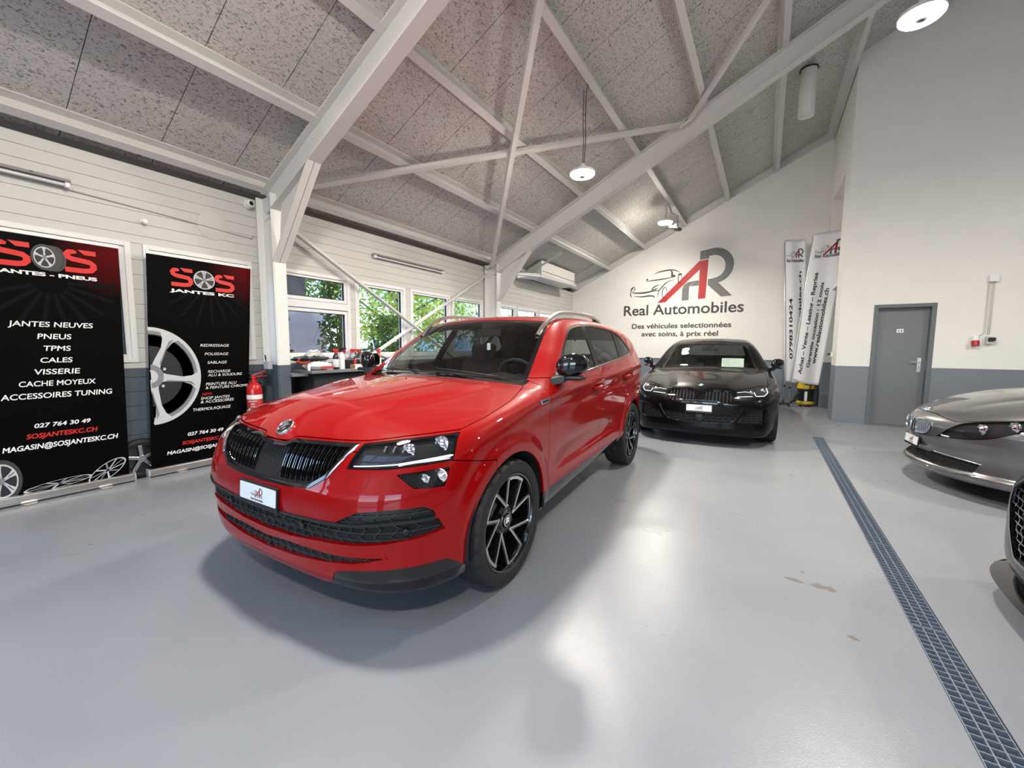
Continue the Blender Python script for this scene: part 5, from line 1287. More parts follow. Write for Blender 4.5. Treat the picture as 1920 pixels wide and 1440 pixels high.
def build_sedan():
    t = thing('sedan', 'black saloon car facing the room, parked in front of the lettered far wall', 'car', (*SEDAN_O, 0), R(SEDAN_R)); b = SEDAN
    kid = [(.026, .640), (.030, .700), (.075, .738), (.16, .750), (.34, .742), (.388, .722), (.402, .670), (.385, .615), (.335, .578), (.20, .566), (.075, .566), (.035, .590)]
    gi = [(-.05, .66), (0, .68), (.030, .706), (.075, .744), (.16, .756), (.35, .748), (.396, .726), (.410, .670), (.392, .610), (.340, .571), (.20, .560), (.07, .560), (.025, .585), (0, .61), (-.05, .63)]
    hl = [(.415, .732), (.52, .752), (.66, .775), (.785, .775), (.80, .735), (.765, .69), (.725, .664), (.58, .660), (.42, .652)]
    intk = [(-.05, .330), (.375, .330), (.43, .38), (.48, .46), (.46, .475), (.42, .44), (.25, .43), (-.05, .43)]
    side = [(.515, .43), (.60, .49), (.70, .522), (.735, .52), (.745, .36), (.70, .345), (.56, .342), (.455, .347)]
    dlo = smooth_poly([(1.78, .985), (2.0, 1.11), (2.3, 1.265), (2.6, 1.355), (3.0, 1.385), (3.4, 1.36), (3.8, 1.26), (4.08, 1.11), (4.0, 1.045), (3.0, 1.01)], (0, 7), 5)
    fp = [(1.90, 1.015), (2.05, 1.105), (2.35, 1.255), (2.62, 1.335), (2.86, 1.355), (2.84, 1.03), (2.3, 1.015)]; rp_ = [(2.93, 1.033), (2.95, 1.36), (3.2, 1.355), (3.45, 1.325), (3.72, 1.245), (3.60, 1.06)]; qp = [(3.68, 1.065), (3.78, 1.225), (4.0, 1.105), (3.97, 1.07)]
    sp = dict(grid=(.85, 3.8, 54, 80, 22, 110), fine=[lambda C: (C[:, 1] < .6) & (C[:, 2] < .80)], arch=.368, dlo=dlo, panes=[fp, rp_, qp], ws=(1.51, 2.26, .715, .555), rear=[(0, 1.13), (.60, 1.13), (.52, 1.36), (0, 1.38)], rear_s=3.85, dark_rear=True,
              front=[('grille', gi, .5, None, 0, 0, 'both'), ('headlight', hl, .8, None, 0, 0, 'sep'), ('air_intake', intk, .5, PLBLACK, -.03, 0, 'both'), ('side_intake', side, .6, PLBLACK, -.025, 0, 'sep')],
              hood_z=[(0, .70), (.05, .735), (.16, .762), (.40, .752), (.52, .758), (.66, .78), (.80, .79), (1, .8)], hood_l=[(0, .76), (.5, .775), (.9, .80), (1.3, .80), (1.75, .72)], hood_s=.62, hood_end=1.45,
              bump_z=[(0, .80), (.3, .70), (.5, .665), (.8, .66)], bump_s=.62, doors=[[(.2, 1.62), (.6, 1.60), (1.0, 1.66), (1.2, 1.9)], [(.2, 2.86), (1.4, 2.9)], [(.2, 3.42), (.5, 3.46), (.8, 3.62), (1.05, 3.82), (1.4, 3.9)]], door_top=[(1.5, .985), (3.0, 1.01), (4.1, 1.05)])
    parts = car_shell(t, b, sp, BLACKP, GLOSSB, DARK, GLASS, GLASSW, GLOSSB)
    body_part(parts['grille'], b, 'grille_panel', GLOSSB, t, -.012, 0)
    kidney(t, b, kid, parts['grille'], GLOSSB, PLBLACK, np.linspace(.075, .36, 8))
    def draw(hb, sg):
        lens(b, hb, sg, .72, .735, .022); lens(b, hb, sg, .58, .715, .020)
        strip(b, hb, sg, [(.765, .762), (.775, .72), (.735, .682), (.64, .680), (.62, .72)], .0055); strip(b, hb, sg, [(.60, .678), (.50, .672), (.43, .668)], .0055); strip(b, hb, sg, [(.43, .718), (.52, .728), (.56, .722)], .004, nm='daytime_line')
    lamps(t, b, parts, hl, draw)
    hex_mesh(b, intk, .075, .036, PLGREY, 'intake_mesh', t, -.014, .004, .010)
    hex_mesh(b, side, .06, .032, PLGREY, 'side_intake_mesh', t, -.010, .004, .010, 'sep')
    trim_line(b, t, [(.49, .53), (.46, .45), (.42, .38), (.36, .33), (.20, .322), (.0, .320)], .006, 'intake_trim', GLOSSB); trim_line(b, t, [(.51, .425), (.45, .345), (.56, .337), (.72, .342)], .005, 'side_intake_trim', GLOSSB)
    trim_line(b, t, [(.60, .492), (.70, .526), (.77, .528)], .005, 'bumper_crease', BLACKP)
    m = MB(); q = b.front([0], [.385])[0]; m.lathe([(.055, -.02), (.055, .0), (.048, .004), (0, .004)], Vector((0, q[1] + .005, .385)), (0, -1, 0), 28); m.build('radar_cover', PLBLACK, t, True, 40)
    q = b.front([0], [.504])[0]; plate(t, (0, q[1] - .012, .504), (0, -1, .05))
    q = b.top([0], [.235])[0]; n = b.normals(q[None], 6e-3)[0]; roundel(t, Vector((0, q[1], q[2] + .003)), Vector((0, n[1], n[2])), .041)
    mirror_pair(t, b, 1.90, 1.045, .90, L=.17, H=.15, Dp=.13, base=GLOSSB)
    handles(t, b, ((2.62, .86), (3.52, .89)), BLACKP)
    cabin(t, b, 1.56, .955, 2.55, .40, half=.66, rear_s=3.45)
    m = MB(); m.box((0, 2.18, 1.27), (.24, .03, .06)); m.box((0, 2.20, 1.32), (.12, .06, .05)); m.build('rear_view_mirror', PLBLACK, t, bevel=.008)
    wheel(t, .339, .245, .245, spokes_star, RUBBER, GLOSSB, SILVER, DISC, [(.795, .85, .339, 1), (.795, 3.825, .339, 1), (-.795, .85, .339, -1), (-.795, 3.825, .339, -1)], na=120, blocks=60)
    m = MB(); m.box((0, 2.4, .24), (1.35, 4.0, .10)); m.build('underbody', DARK, t)
    # price sheet lying on the dashboard
    s = thing('price_sheet', 'printed white price sheet standing inside the windscreen of the black saloon', 'sheet of paper', (0, 0, 0)); Mw = Matrix.Translation((*SEDAN_O, 0)) @ Matrix.Rotation(R(SEDAN_R), 4, 'Z')
    x0, y0 = .36, 1.72; L = place((x0, y0, .985), (1, 0, 0), (0, .80, .60)); m = MB(); m.prism([Mw @ L @ Vector((a, c, 0)) for a, c in ((-.16, 0), (.16, 0), (.16, .225), (-.16, .225))], (0, 0, .001)); m.build('paper', mat('paper_mint', (.74, .84, .76), .6), s)
    ML = Mw @ L
    for k, (tx, yy, w, h) in enumerate((('Des véhicules', .195, .16, .024), ('Automobiles', .150, .10, .016), ('occasion : 12 mois', .110, .20, .014), ('Garantie', .075, .09, .014), ('Leasing', .040, .12, .014))): text('paper_lettering', tx, h, INKD, s, ML @ Matrix.Translation((-.14 + w/2, yy, .0015)), width=w, thick=.0005)
    return t

def build_coupe():
    t = thing('coupe', 'grey metallic coupe with chrome-barred twin grille, front end at the right edge', 'car', (*COUPE_O, 0), R(COUPE_R)); b = COUPE
    kid = smooth_poly([(.028, .548), (.042, .605), (.10, .631), (.25, .625), (.293, .598), (.290, .548), (.24, .490), (.10, .477), (.04, .494)], (), 4)
    hl = smooth_poly([(.345, .498), (.40, .550), (.45, .605), (.52, .662), (.70, .725), (.82, .762), (.86, .735), (.80, .665), (.69, .563), (.55, .518)], (0, 5), 4)
    intk = [(-.05, .243), (.10, .241), (.38, .232), (.595, .246), (.615, .324), (.45, .332), (.26, .338), (.22, .328), (-.05, .325)]
    dlo = smooth_poly([(2.0, 1.0), (2.3, 1.13), (2.6, 1.235), (3.0, 1.275), (3.4, 1.245), (3.8, 1.14), (4.0, 1.06), (3.0, 1.02)], (0, 6), 5)
    fp = [(2.12, 1.025), (2.35, 1.125), (2.65, 1.225), (3.0, 1.25), (3.12, 1.045), (2.6, 1.03)]; qp = [(3.18, 1.05), (3.10, 1.245), (3.4, 1.22), (3.75, 1.13), (3.9, 1.07)]
    sp = dict(grid=(.85, 3.8, 60, 70, 20, 116), fine=[lambda C: (C[:, 1] < .62) & (C[:, 2] < .80) & (C[:, 2] > .2)], arch=.366, dlo=dlo, panes=[fp, qp], ws=(1.68, 2.42, .70, .55), rear=[(0, 1.05), (.58, 1.05), (.5, 1.28), (0, 1.30)], rear_s=3.75,
              front=[('headlight', hl, .9, None, 0, 0, 'sep'), ('grille', kid, .5, None, 0, 0, 'sep'), ('air_intake', intk, .6, PLBLACK, -.035, 0, 'both')],
              hood_z=[(0, .69), (.18, .688), (.33, .668), (.45, .655), (.52, .672), (.70, .731), (.84, .772), (1, .78)], hood_l=[(0, .80), (.5, .83), (.9, .84), (1.4, .82), (1.95, .70)], hood_s=.75, hood_end=1.62,
              bump_z=[(0, .72), (.35, .66), (.5, .60), (.8, .60)], bump_s=.62, doors=[[(.2, 1.80), (.6, 1.78), (1.0, 1.86), (1.2, 2.1)], [(.2, 3.15), (.6, 3.2), (1.05, 3.3), (1.4, 3.35)]], door_top=[(1.5, .995), (3.0, 1.015), (4.1, 1.05)])
    parts = car_shell(t, b, sp, GREYP, GLOSSB, DARK, GLASS, GLASSW, GLOSSB)
    kidney(t, b, kid, parts['grille'], CHROME, mat('satin_chrome', (.42, .43, .47), .25, .8), np.linspace(.060, .268, 9), depth=.045, fr=.011)
    def draw(hb, sg):
        lens(b, hb, sg, .715, .665, .034); lens(b, hb, sg, .60, .620, .034); strip(b, hb, sg, [(.37, .515), (.43, .514)], .006)
        for y, z, r in ((.715, .665, .05), (.60, .620, .048)):
            q = b.front([y], [z])[0]; m = MB(); m.lathe([(r, -.006), (r, .006), (r*.88, .006), (r*.88, -.006)], Vector((sg*q[0], q[1] + .03, q[2])), Vector((sg*.3, -1, 0)).normalized(), 28); m.build('light_ring', CHROME, hb, True, 40)
    lamps(t, b, parts, hl, draw, .9)
    hex_mesh(b, intk, .07, .03, PLBLACK, 'intake_mesh', t, -.018, .004, .010)
    trim_line(b, t, [(.26, .348), (.45, .342), (.63, .328)], .006, 'intake_trim', SILVER); trim_line(b, t, [(0, .205), (.3, .205), (.5, .212), (.62, .232)], .006, 'front_lip', GREYP)
    q = b.front([0], [.40])[0]; plate(t, (0, q[1] - .014, .395), (0, -1, .08), .30, .08)
    q = b.top([0], [.145])[0]; n = b.normals(q[None], 6e-3)[0]; roundel(t, Vector((0, q[1], q[2] + .003)), Vector((0, n[1], n[2])), .041)
    mirror_pair(t, b, 2.05, 1.05, .90, L=.17, H=.14, Dp=.12, cap=GREYP)
    handles(t, b, ((2.95, .86),), GREYP)
    q = b.front([.66], [.45])[0]; n_ = b.normals(q[None])[0]
    for sg in (1, -1): m = MB(); m.lathe([(.013, -.01), (.013, .001), (0, .002)], (sg*q[0], q[1], q[2]), (sg*n_[0], n_[1], n_[2]), 14); m.build('parking_sensor', GREYP, t, True, 40)
    cabin(t, b, 1.74, .96, 2.75, .36, half=.64, rear_s=3.4)
    wheel(t, .335, .245, .245, spokes_star, RUBBER, SILVER, SILVER, DISC, [(.80, .88, .335, 1), (.80, 3.735, .335, 1), (-.80, .88, .335, -1), (-.80, 3.735, .335, -1)], na=120, blocks=60)
    m = MB(); m.box((0, 2.4, .22), (1.35, 3.9, .09)); m.build('underbody', DARK, t)
    return t

def build_hatch():
    t = thing('sports_hatchback', 'black car with honeycomb grille and front splitter, cut off by the lower right edge', 'car', (*HATCH_O, 0), R(HATCH_R)); b = HATCH
    gr = [(-.05, .28), (.40, .28), (.50, .40), (.58, .60), (.53, .665), (.40, .69), (-.05, .70)]
    hl = [(.62, .66), (.60, .72), (.72, .755), (.86, .78), (.88, .74), (.82, .68), (.72, .655)]
    side = [(.60, .26), (.62, .52), (.74, .55), (.80, .54), (.80, .28), (.74, .24)]
    dlo = smooth_poly([(1.55, 1.03), (1.8, 1.18), (2.1, 1.31), (2.5, 1.36), (3.0, 1.345), (3.4, 1.28), (3.7, 1.15), (3.6, 1.10), (2.5, 1.06)], (0, 6), 5)
    fp = [(1.68, 1.05), (1.85, 1.17), (2.12, 1.285), (2.42, 1.33), (2.40, 1.075)]; rp_ = [(2.48, 1.08), (2.50, 1.335), (3.0, 1.32), (3.25, 1.27), (3.2, 1.11)]; qp = [(3.28, 1.115), (3.33, 1.255), (3.6, 1.15), (3.55, 1.13)]
    sp = dict(grid=(.9, 3.5, 46, 64, 18, 96), arch=.366, dlo=dlo, panes=[fp, rp_, qp], ws=(1.25, 1.95, .715, .57), rear=[(0, 1.10), (.58, 1.10), (.5, 1.30), (0, 1.32)], rear_s=3.7,
              front=[('grille', gr, .5, None, 0, 0, 'both'), ('headlight', hl, .8, None, 0, 0, 'sep'), ('side_intake', side, .6, PLBLACK, -.03, 0, 'sep')],
              hood_z=[(0, .72), (.4, .715), (.58, .735), (.72, .765), (.86, .79), (1, .8)], hood_l=[(0, .78), (.5, .80), (.9, .82), (1.45, .71)], hood_s=.62, hood_end=1.19,
              bump_z=[(0, .72), (.4, .66), (.6, .62), (.8, .60)], bump_s=.62, doors=[[(.2, 1.38), (.6, 1.36), (1.0, 1.40), (1.2, 1.6)], [(.2, 2.40), (1.4, 2.45)], [(.2, 2.98), (.5, 3.02), (.8, 3.18), (1.05, 3.34), (1.4, 3.4)]], door_top=[(1.2, 1.03), (2.5, 1.06), (3.7, 1.10)])
    parts = car_shell(t, b, sp, BLACKP, GLOSSB, DARK, GLASS, GLASSW, GLOSSB)
    body_part(parts['grille'], b, 'grille', PLBLACK, t, -.05, 0); f = fl_front(sdf(gr), .5); _, e = split(parts['grille'], lambda V: f(V) + .018); body_part(e, b, 'grille_frame', GLOSSB, t, .004, .05)
    hex_mesh(b, gr, .060, .038, GLOSSB, 'grille_mesh', t, -.006, .007, .022)
    hex_mesh(b, side, .060, .038, GLOSSB, 'side_intake_mesh', t, -.008, .006, .018, 'sep')
    lamps(t, b, parts, hl, lambda hb, sg: (lens(b, hb, sg, .74, .715, .022), strip(b, hb, sg, [(.62, .70), (.72, .74), (.85, .765)], .005)))
    ys = np.linspace(-.84, .84, 41); V, F = [], []
    for y in ys:
        q = b.front([abs(y)], [.16])[0]; u = abs(y)/.84; dz = .035*u**6
        for ds, z in ((.10, .105), (-.060 - .05*u**3, .098 + dz), (-.070 - .05*u**3, .108 + dz), (-.02, .128 + dz), (.10, .14)): V.append((y, q[1] + ds, z))
    for i in range(40):
        for k in range(4): F.append([i*5+k, i*5+k+1, (i+1)*5+k+1, (i+1)*5+k])
    mesh_obj('front_splitter', V, F, GLOSSB, t, True, angle=50)
    q = b.front([0], [.50])[0]; plate(t, (0, q[1] - .012, .50), (0, -1, .05))
    mirror_pair(t, b, 1.62, 1.08, .90, L=.17, H=.14, Dp=.12); handles(t, b, ((2.25, .90), (3.1, .93)), BLACKP)
    cabin(t, b, 1.28, .97, 2.2, .42, half=.66, rear_s=3.05)
    wheel(t, .335, .235, .245, spokes_star, RUBBER, GLOSSB, SILVER, DISC, [(.79, .90, .335, 1), (.79, 3.53, .335, 1), (-.79, .90, .335, -1), (-.79, 3.53, .335, -1)], na=120, blocks=60)
    m = MB(); m.box((0, 2.2, .22), (1.35, 3.5, .09)); m.build('underbody', DARK, t)
    return t
# ---------------------------------------------------------------- lamps
LAMPG = mat('lamp_diffuser', (1, .95, .85), .5, emit=(1, .92, .80), estr=LAMP_E)
LAMPB = mat('lamp_housing', (.05, .05, .055), .45)
LAMPW = mat('lamp_rim', (.65, .63, .58), .4)
def pendant(label, x, y, z, top, lit=True, r=.15, tilt=0., sway=0., d=0.):
    t = thing('pendant_lamp', label, 'lamp', (x, y, z), 0, None)
    a = Vector((math.sin(tilt), 0, math.cos(tilt)))
    h = MB(); h.lathe([(r, .0), (r + .004, .012), (r, .03), (r*.62, .045), (r*.38, .06), (r*.36, .085), (.03, .09), (0, .09)], (0, 0, 0), a, 40); h.lathe([(.032, .09), (.028, .12), (0, .12)], (0, 0, 0), a, 16)
    h.build('lamp_housing', LAMPW if lit else LAMPB, t, True, 35)
    m = MB(); m.lathe([(r*1.0, .006), (r*.99, -.008), (r*.90, -.022), (r*.26, -.030)], (0, 0, 0), a, 40); m.build('lamp_diffuser', LAMPG if lit else LAMPB, t, True)
    m = MB(); m.lathe([(r*.26, -.030), (r*.25, -.038), (0, -.040)], (0, 0, 0), a, 24); m.build('lamp_sensor', LAMPB, t, True)
    L = top - z; b = a*.12
    m = MB(); m.tube([b, b + Vector((.006, 0, L*.3)), Vector((sway*.6 - .006, 0, L*.62)), Vector((sway, 0, L - .03))], .005, 6)
    m.build('suspension_wire', LAMPB, t)
    m = MB(); m.tube([b + Vector((.02, 0, 0)), b + Vector((.03, .01, L*.28)), Vector((sway*.6 + .022, .006, L*.6)), Vector((sway + .03, 0, L - .06)), Vector((sway + .05, 0, L - .02)), Vector((sway + .02, 0, L + .10)), Vector((sway - .06, 0, L + .16))], .0055, 6); m.build('power_cord', LAMPB, t)
    m = MB(); m.tube([(sway - .015, 0, L - .03), (sway, 0, L - .05), (sway + .015, 0, L - .03), (sway + .006, 0, L)], .006, 6); m.build('hook', LAMPW, t)
    return t
pendant('lit round pendant lamp on a long black cord above the red SUV roof', -2.05, 4.90, 3.43, 4.46, sway=.0)
pendant('lit round pendant lamp on a short cord, hanging next to the dark unlit one', -2.05, 9.66, 4.06, 4.47)
pendant('dark unlit round lamp tilted on its cord beside the far lit lamp', -1.90, 9.95, 3.98, 4.55, False, tilt=.35, sway=-.15)
pendant('large bright round lamp at the upper right corner of the picture', .95, 4.88, 4.05, 5.9)
for x, y, z, lb in ((-2.05, 1.25, 3.80, 'lit round pendant lamp hanging over the bonnet of the red SUV, above the picture'), (.95, -1.6, 4.05, 'lit round pendant lamp behind the camera'), (4.6, 4.88, 4.05, 'lit round pendant lamp over the grey coupe, outside the picture')):
    pendant(lb, x, y, z, roof_z(x) - .1)
# fluorescent battens on the left wall
def batten(label, y0, y1, z, on_wall=True):
    t = thing('tube_light', label, 'tube light', (XL + .05, (y0 + y1)/2, z)); L = y1 - y0
    m = MB(); m.prism([Vector((a, -L/2, c)) for a, c in ((-.05, .045), (.015, .045), (.035, .018), (-.03, .018), (-.05, .02))], (0, L, 0)); m.build('reflector', mat('batten_grey', (.36, .36, .355), .35, .3), t, bevel=.002)
    m = MB(); m.cyl((.0, -L/2 + .03, -.005), (.0, L/2 - .03, -.005), .014, 12); m.build('tube', mat('tube_off', (.62, .62, .62), .25), t, True, 40)
    m = MB(); [m.box((-.005, s*(L/2 - .02), .0), (.05, .03, .05)) for s in (-1, 1)]; m.build('lamp_holder', FRAMEW, t, bevel=.004)
    m = MB(); m.box((.02, L/2 - .22, .032), (.012, .02, .012)); m.build('starter', GASKET, t)
batten('unlit grey tube light on the boarded wall above the left black banner', -.50, 1.04, 2.635)
batten('unlit tube light on the boarded wall above the tree-view windows', 4.20, 5.76, 2.645)
# ---------------------------------------------------------------- roof fittings
t = thing('air_heater', 'white boxy air heater hanging under the roof beyond the second steel frame', 'heater', (-4.80, 9.62, 3.0))
m = MB(); m.prism([Vector((-.19, -.97, .02)), Vector((.20, -.97, .02)), Vector((.20, -.97, .33)), Vector((-.19, -.97, .16))], (0, 1.94, 0)); m.build('heater_casing', mat('heater_white', (.70, .69, .66), .45), t, bevel=.006)
m = MB(); m.prism([Vector((-.24, -1.35, -.10)), Vector((.10, -1.0, -.13)), Vector((.22, -1.0, -.01)), Vector((.22, -1.0, .02)), Vector((-.24, -1.35, .02))], (0, .001, 0)); m.raw([(-.26, -1.45, -.03), (.20, -1.0, -.06), (.24, 1.02, -.03), (-.26, 1.02, -.05), (-.26, -1.45, .02), (.20, -1.0, .02), (.24, 1.02, .02), (-.26, 1.02, .02)], [[0, 3, 2, 1], [4, 5, 6, 7], [0, 1, 5, 4], [1, 2, 6, 5], [2, 3, 7, 6], [3, 0, 4, 7]]); m.build('heater_tray', mat('heater_tray', (.60, .61, .62), .35, .3), t)
m = MB(); m.box((.206, 0, .09), (.006, 1.9, .008)); m.build('heater_slot', GASKET, t)
m = MB(); m.bar((-.22, -1.0, .0), (.72, -1.0, .44), .04, .03, (0, 1, 0)); m.build('hanger_rail', STEEL, t); m = MB(); m.bar((.16, 1.08, .28), (.70, 1.08, .54), .04, .015, (0, 1, 0)); [m.cyl((.16 + .54*k/9, 1.055, .287 + .26*k/9), (.16 + .54*k/9, 1.105, .287 + .26*k/9), .006, 6) for k in range(10)]; m.build('perforated_rail', mat('zinc', (.55, .55, .54), .4, .8), t)
t = thing('ventilation_pipe', 'short white ventilation pipe hanging from the roof near the door wall', 'pipe', (.345, 8.35, 5.02))
m = MB(); m.lathe([(.0, .02), (.10, .02), (.105, .0), (.112, .0), (.112, .72)], (0, 0, 0), (0, 0, 1), 32); m.build('pipe', mat('pipe_white', (.68, .68, .65), .45), t, True, 40)
m = MB(); m.lathe([(.112, .70), (.13, .70), (.13, .715), (.112, .72)], (0, 0, 0), (0, 0, 1), 32); m.build('pipe_collar', GASKET, t, True, 40)
# ---------------------------------------------------------------- fittings on the left wall
t = thing('security_camera', 'white dome camera with black lens high on the wall by the first post', 'camera', (XL, 2.468, 2.90))
m = MB(); m.cyl((0, 0, 0), (.03, 0, 0), .05, 24); m.lathe([(.042, .03), (.045, .06), (.036, .085), (.024, .092)], (0, 0, 0), (1, 0, 0), 24); m.build('camera_body', WHITE, t, True, 40)
m = MB(); m.lathe([(.026, .088), (.02, .098), (0, .102)], (0, 0, 0), (1, 0, 0), 20); m.build('camera_lens', GLOSSB, t, True)
t = thing('round_cover', 'round white blanking plate painted over on the boards, left of the first post', 'cover plate', (XL, 2.105, 2.572)); m = MB(); m.lathe([(.148, 0), (.148, .004), (.143, .006), (0, .006)], (0, 0, 0), (1, 0, 0), 48); m.build('cover_disc', mat('cover_white', (.57, .565, .54), .55), t, True, 40)
t = thing('wall_fitting', 'small white wall fitting between the left tube light and the round cover plate', 'wall fitting', (XL, 1.52, 2.465)); m = MB(); m.lathe([(.022, 0), (.022, .01), (.014, .012), (.012, .035), (.02, .04), (.02, .055), (0, .06)], (0, 0, 0), (1, 0, 0), 16); m.build('knob', WHITE, t, True, 40)
m = MB(); m.tube([(XL + .008, 1.0, 2.61), (XL + .008, 1.7, 2.575), (XL + .008, 2.40, 2.53), (XL + .008, 2.50, 2.525), (XL + .008, 2.51, 2.56)], .006, 8)
setp(m.build('wall_cable', mat('cable_grey', (.45, .44, .42), .5), None, True), 'thin painted cable running along the boards to the first post', 'cable')
t = thing('junction_box', 'small grey junction box with cables on the side of the first steel post', 'junction box', (-4.93, 2.52, 1.06)); m = MB(); m.box((0, -.02, 0), (.10, .05, .09)); m.build('box_body', mat('box_grey', (.42, .43, .44), .5), t, bevel=.005); m = MB(); m.tube([(.0, -.03, -.04), (.0, -.05, -.09), (-.05, -.06, -.13), (-.15, -.05, -.15)], .012, 8); m.tube([(-.02, -.03, .04), (-.02, -.03, .10), (-.04, -.03, .12), (-.05, -.02, .06)], .005, 6); m.build('cable', PLGREY, t)
m = MB(); m.tube([(XL + .02, 1.95, 1.00), (XL + .04, 2.15, 1.03), (XL + .05, 2.30, .98), (XL + .04, 2.44, .90)], .012, 8)
setp(m.build('black_cable', PLBLACK, None, True), 'thick black cable on the wall beside the fire extinguisher', 'cable')
t = thing('fire_extinguisher', 'red fire extinguisher with a white label behind the right black banner', 'fire extinguisher', (-4.96, 2.35, .34))
EXR = mat('extinguisher_red', (.50, .015, .018), .25, coat=.5)
m = MB(); m.lathe([(0, 0), (.07, .0), (.078, .015), (.078, .44), (.07, .49), (.04, .525), (.025, .53), (.025, .56)], (0, 0, 0), (0, 0, 1), 32); m.build('cylinder', EXR, t, True, 40)
m = MB(); m.lathe([(.0785, .12), (.0792, .121), (.0792, .34), (.0785, .341)], (0, 0, 0), (0, 0, 1), 32); lb = m.build('label_sheet', mat('label_red', (.42, .03, .03), .4), t, True); m = MB(); m.lathe([(.0795, .34), (.0795, .39)], (0, 0, 0), (0, 0, 1), 32); m.build('label_sheet', PLATEW, t, True)
for k, z in enumerate((.31, .28, .25, .22, .19)): text('label_lettering', ('POUDRE', 'ABC', '6 KG', 'FEU', 'CO2')[k], .022, PLATEW, lb, place((.062, -.051, z), (.63, .77, 0), (0, 0, 1)))
m = MB(); m.bar((0, -.03, .585), (.03, .13, .60), .025, .012); m.bar((0, -.03, .60), (.03, .12, .66), .025, .010); m.cyl((0, 0, .56), (0, 0, .60), .022, 12); m.build('valve_lever', EXR, t, bevel=.002)
m = MB(); m.tube([(0, .02, .575), (.02, .10, .56), (.01, .13, .45), (0, .11, .25), (0, .10, .12)], .011, 8); m.build('hose', RUBBER, t, True)
m = MB(); m.box((-.085, 0, .36), (.02, .10, .05)); m.box((-.14, 0, .36), (.11, .03, .03)); m.build('wall_bracket', PLGREY, t)
# ---------------------------------------------------------------- bench under the windows and what stands on it
BENCHZ = .985
t = thing('work_bench', 'grey worktop on a dark cabinet below the windows, carrying cleaning supplies', 'work bench', (-4.85, 3.9, 0))
BGREY = mat('bench_grey', (.17, .18, .195), .35)
m = MB(); m.bb((-.27, -1.05, BENCHZ - .035), (.22, 1.35, BENCHZ)); m.build('bench_top', BGREY, t, bevel=.003)
m = MB(); m.bb((-.27, -1.22, BENCHZ - .065), (.10, -1.02, BENCHZ - .035)); m.build('bench_shelf', BGREY, t)
m = MB(); m.bb((-.27, -.98, .10), (.12, 1.30, BENCHZ - .04)); m.build('cabinet_body', mat('cabinet_dark', (.02, .023, .028), .45), t, bevel=.003)
for k in range(3):
    m = MB(); m.bb((.12, -.97 + k*.757, .12), (.138, -.225 + k*.757, BENCHZ - .06)); d = m.build('cabinet_door', mat('cabinet_front', (.026, .030, .036), .4), t, bevel=.002); m = MB(); m.bar((.15, -.30 + k*.757, .72), (.15, -.30 + k*.757, .84), .012, .012); m.build('door_pull', CHROME, d)
m = MB(); m.bb((-.2, -.9, 0), (.06, 1.2, .10)); m.build('plinth', DARK, t)
TRIGR = mat('trigger_red', (.55, .02, .02), .35); TRIGB = mat('trigger_black', (.012, .012, .012), .4)
def spray_bottle(label, y, x, h, r, body, head, lab=None, face=1., cap=None):
    t = thing('spray_bottle', label, 'spray bottle', (x, y, BENCHZ), R(20*face), 'cleaning sprays on the bench')
    m = MB(); m.lathe([(0, 0), (r, 0), (r + .002, .01), (r + .002, h*.55), (r*.96, h*.64), (r*.55, h*.74), (r*.36, h*.78), (r*.36, h*.82)], (0, 0, 0), (0, 0, 1), 24); m.build('bottle_body', body, t, True, 40)
    if lab: m = MB(); m.lathe([(r + .0022, h*.12), (r + .0028, h*.125), (r + .0028, h*.50), (r + .0022, h*.505)], (0, 0, 0), (0, 0, 1), 24); m.build('bottle_label', lab, t, True)
    m = MB(); m.lathe([(r*.44, h*.80), (r*.44, h*.86), (r*.3, h*.87)], (0, 0, 0), (0, 0, 1), 16); s = r
    m.prism([Vector((-.012, -s*.9, h*.86)), Vector((-.012, s*.9, h*.88)), Vector((-.012, s*1.35, h*.93)), Vector((-.012, s*1.3, h*.995)), Vector((-.012, -s*1.1, h)), Vector((-.012, -s*1.3, h*.92))], (.024, 0, 0)); m.prism([Vector((-.007, s*.7, h*.87)), Vector((-.007, s*1.0, h*.87)), Vector((-.007, s*1.25, h*.74)), Vector((-.007, s*1.1, h*.74))], (.014, 0, 0)); sh = m.build('spray_head', head, t, bevel=.002)
    m = MB(); m.cyl((0, s*1.3, h*.962), (0, s*1.65, h*.962), .009, 10); m.build('nozzle', cap or head, sh)
SB1 = mat('bottle_smoke', (.03, .03, .035), .2); SBL = mat('label_pale', (.70, .72, .75), .4); SBW = mat('bottle_white', (.80, .81, .82), .3); SBO = mat('bottle_orange', (.60, .13, .015), .2); SBC = mat('bottle_clear', (.42, .45, .46), .15); LABK = mat('label_black', (.03, .03, .03), .4)
spray_bottle('dark spray bottle with a pale label and red trigger, left of the tall white one', 3.24, -4.72, .265, .036, SB1, TRIGR, SBL)
spray_bottle('tall white spray bottle with a black trigger, second from the left on the bench', 3.352, -4.76, .282, .038, SBW, TRIGB, None, -1)
spray_bottle('clear spray bottle with a red trigger behind the dark tool case', 3.60, -5.07, .262, .034, SBC, TRIGR, SBL, 1)
spray_bottle('small red-headed spray bottle just left of the black-labelled one', 3.765, -5.075, .262, .033, SBC, TRIGR, LABK, -1)
spray_bottle('black-labelled spray bottle with a red trigger behind the dark tool case', 3.862, -5.07, .260, .034, SB1, TRIGR, SBL, 1)
spray_bottle('clear spray bottle with a dark green trigger, next to the orange one', 3.965, -5.07, .268, .033, SBC, mat('trigger_green', (.01, .10, .05), .4), None, -1)
spray_bottle('orange and white spray bottle with a red trigger, last on the right', 3.985, -4.80, .268, .038, SBO, TRIGR, SBW, 1)
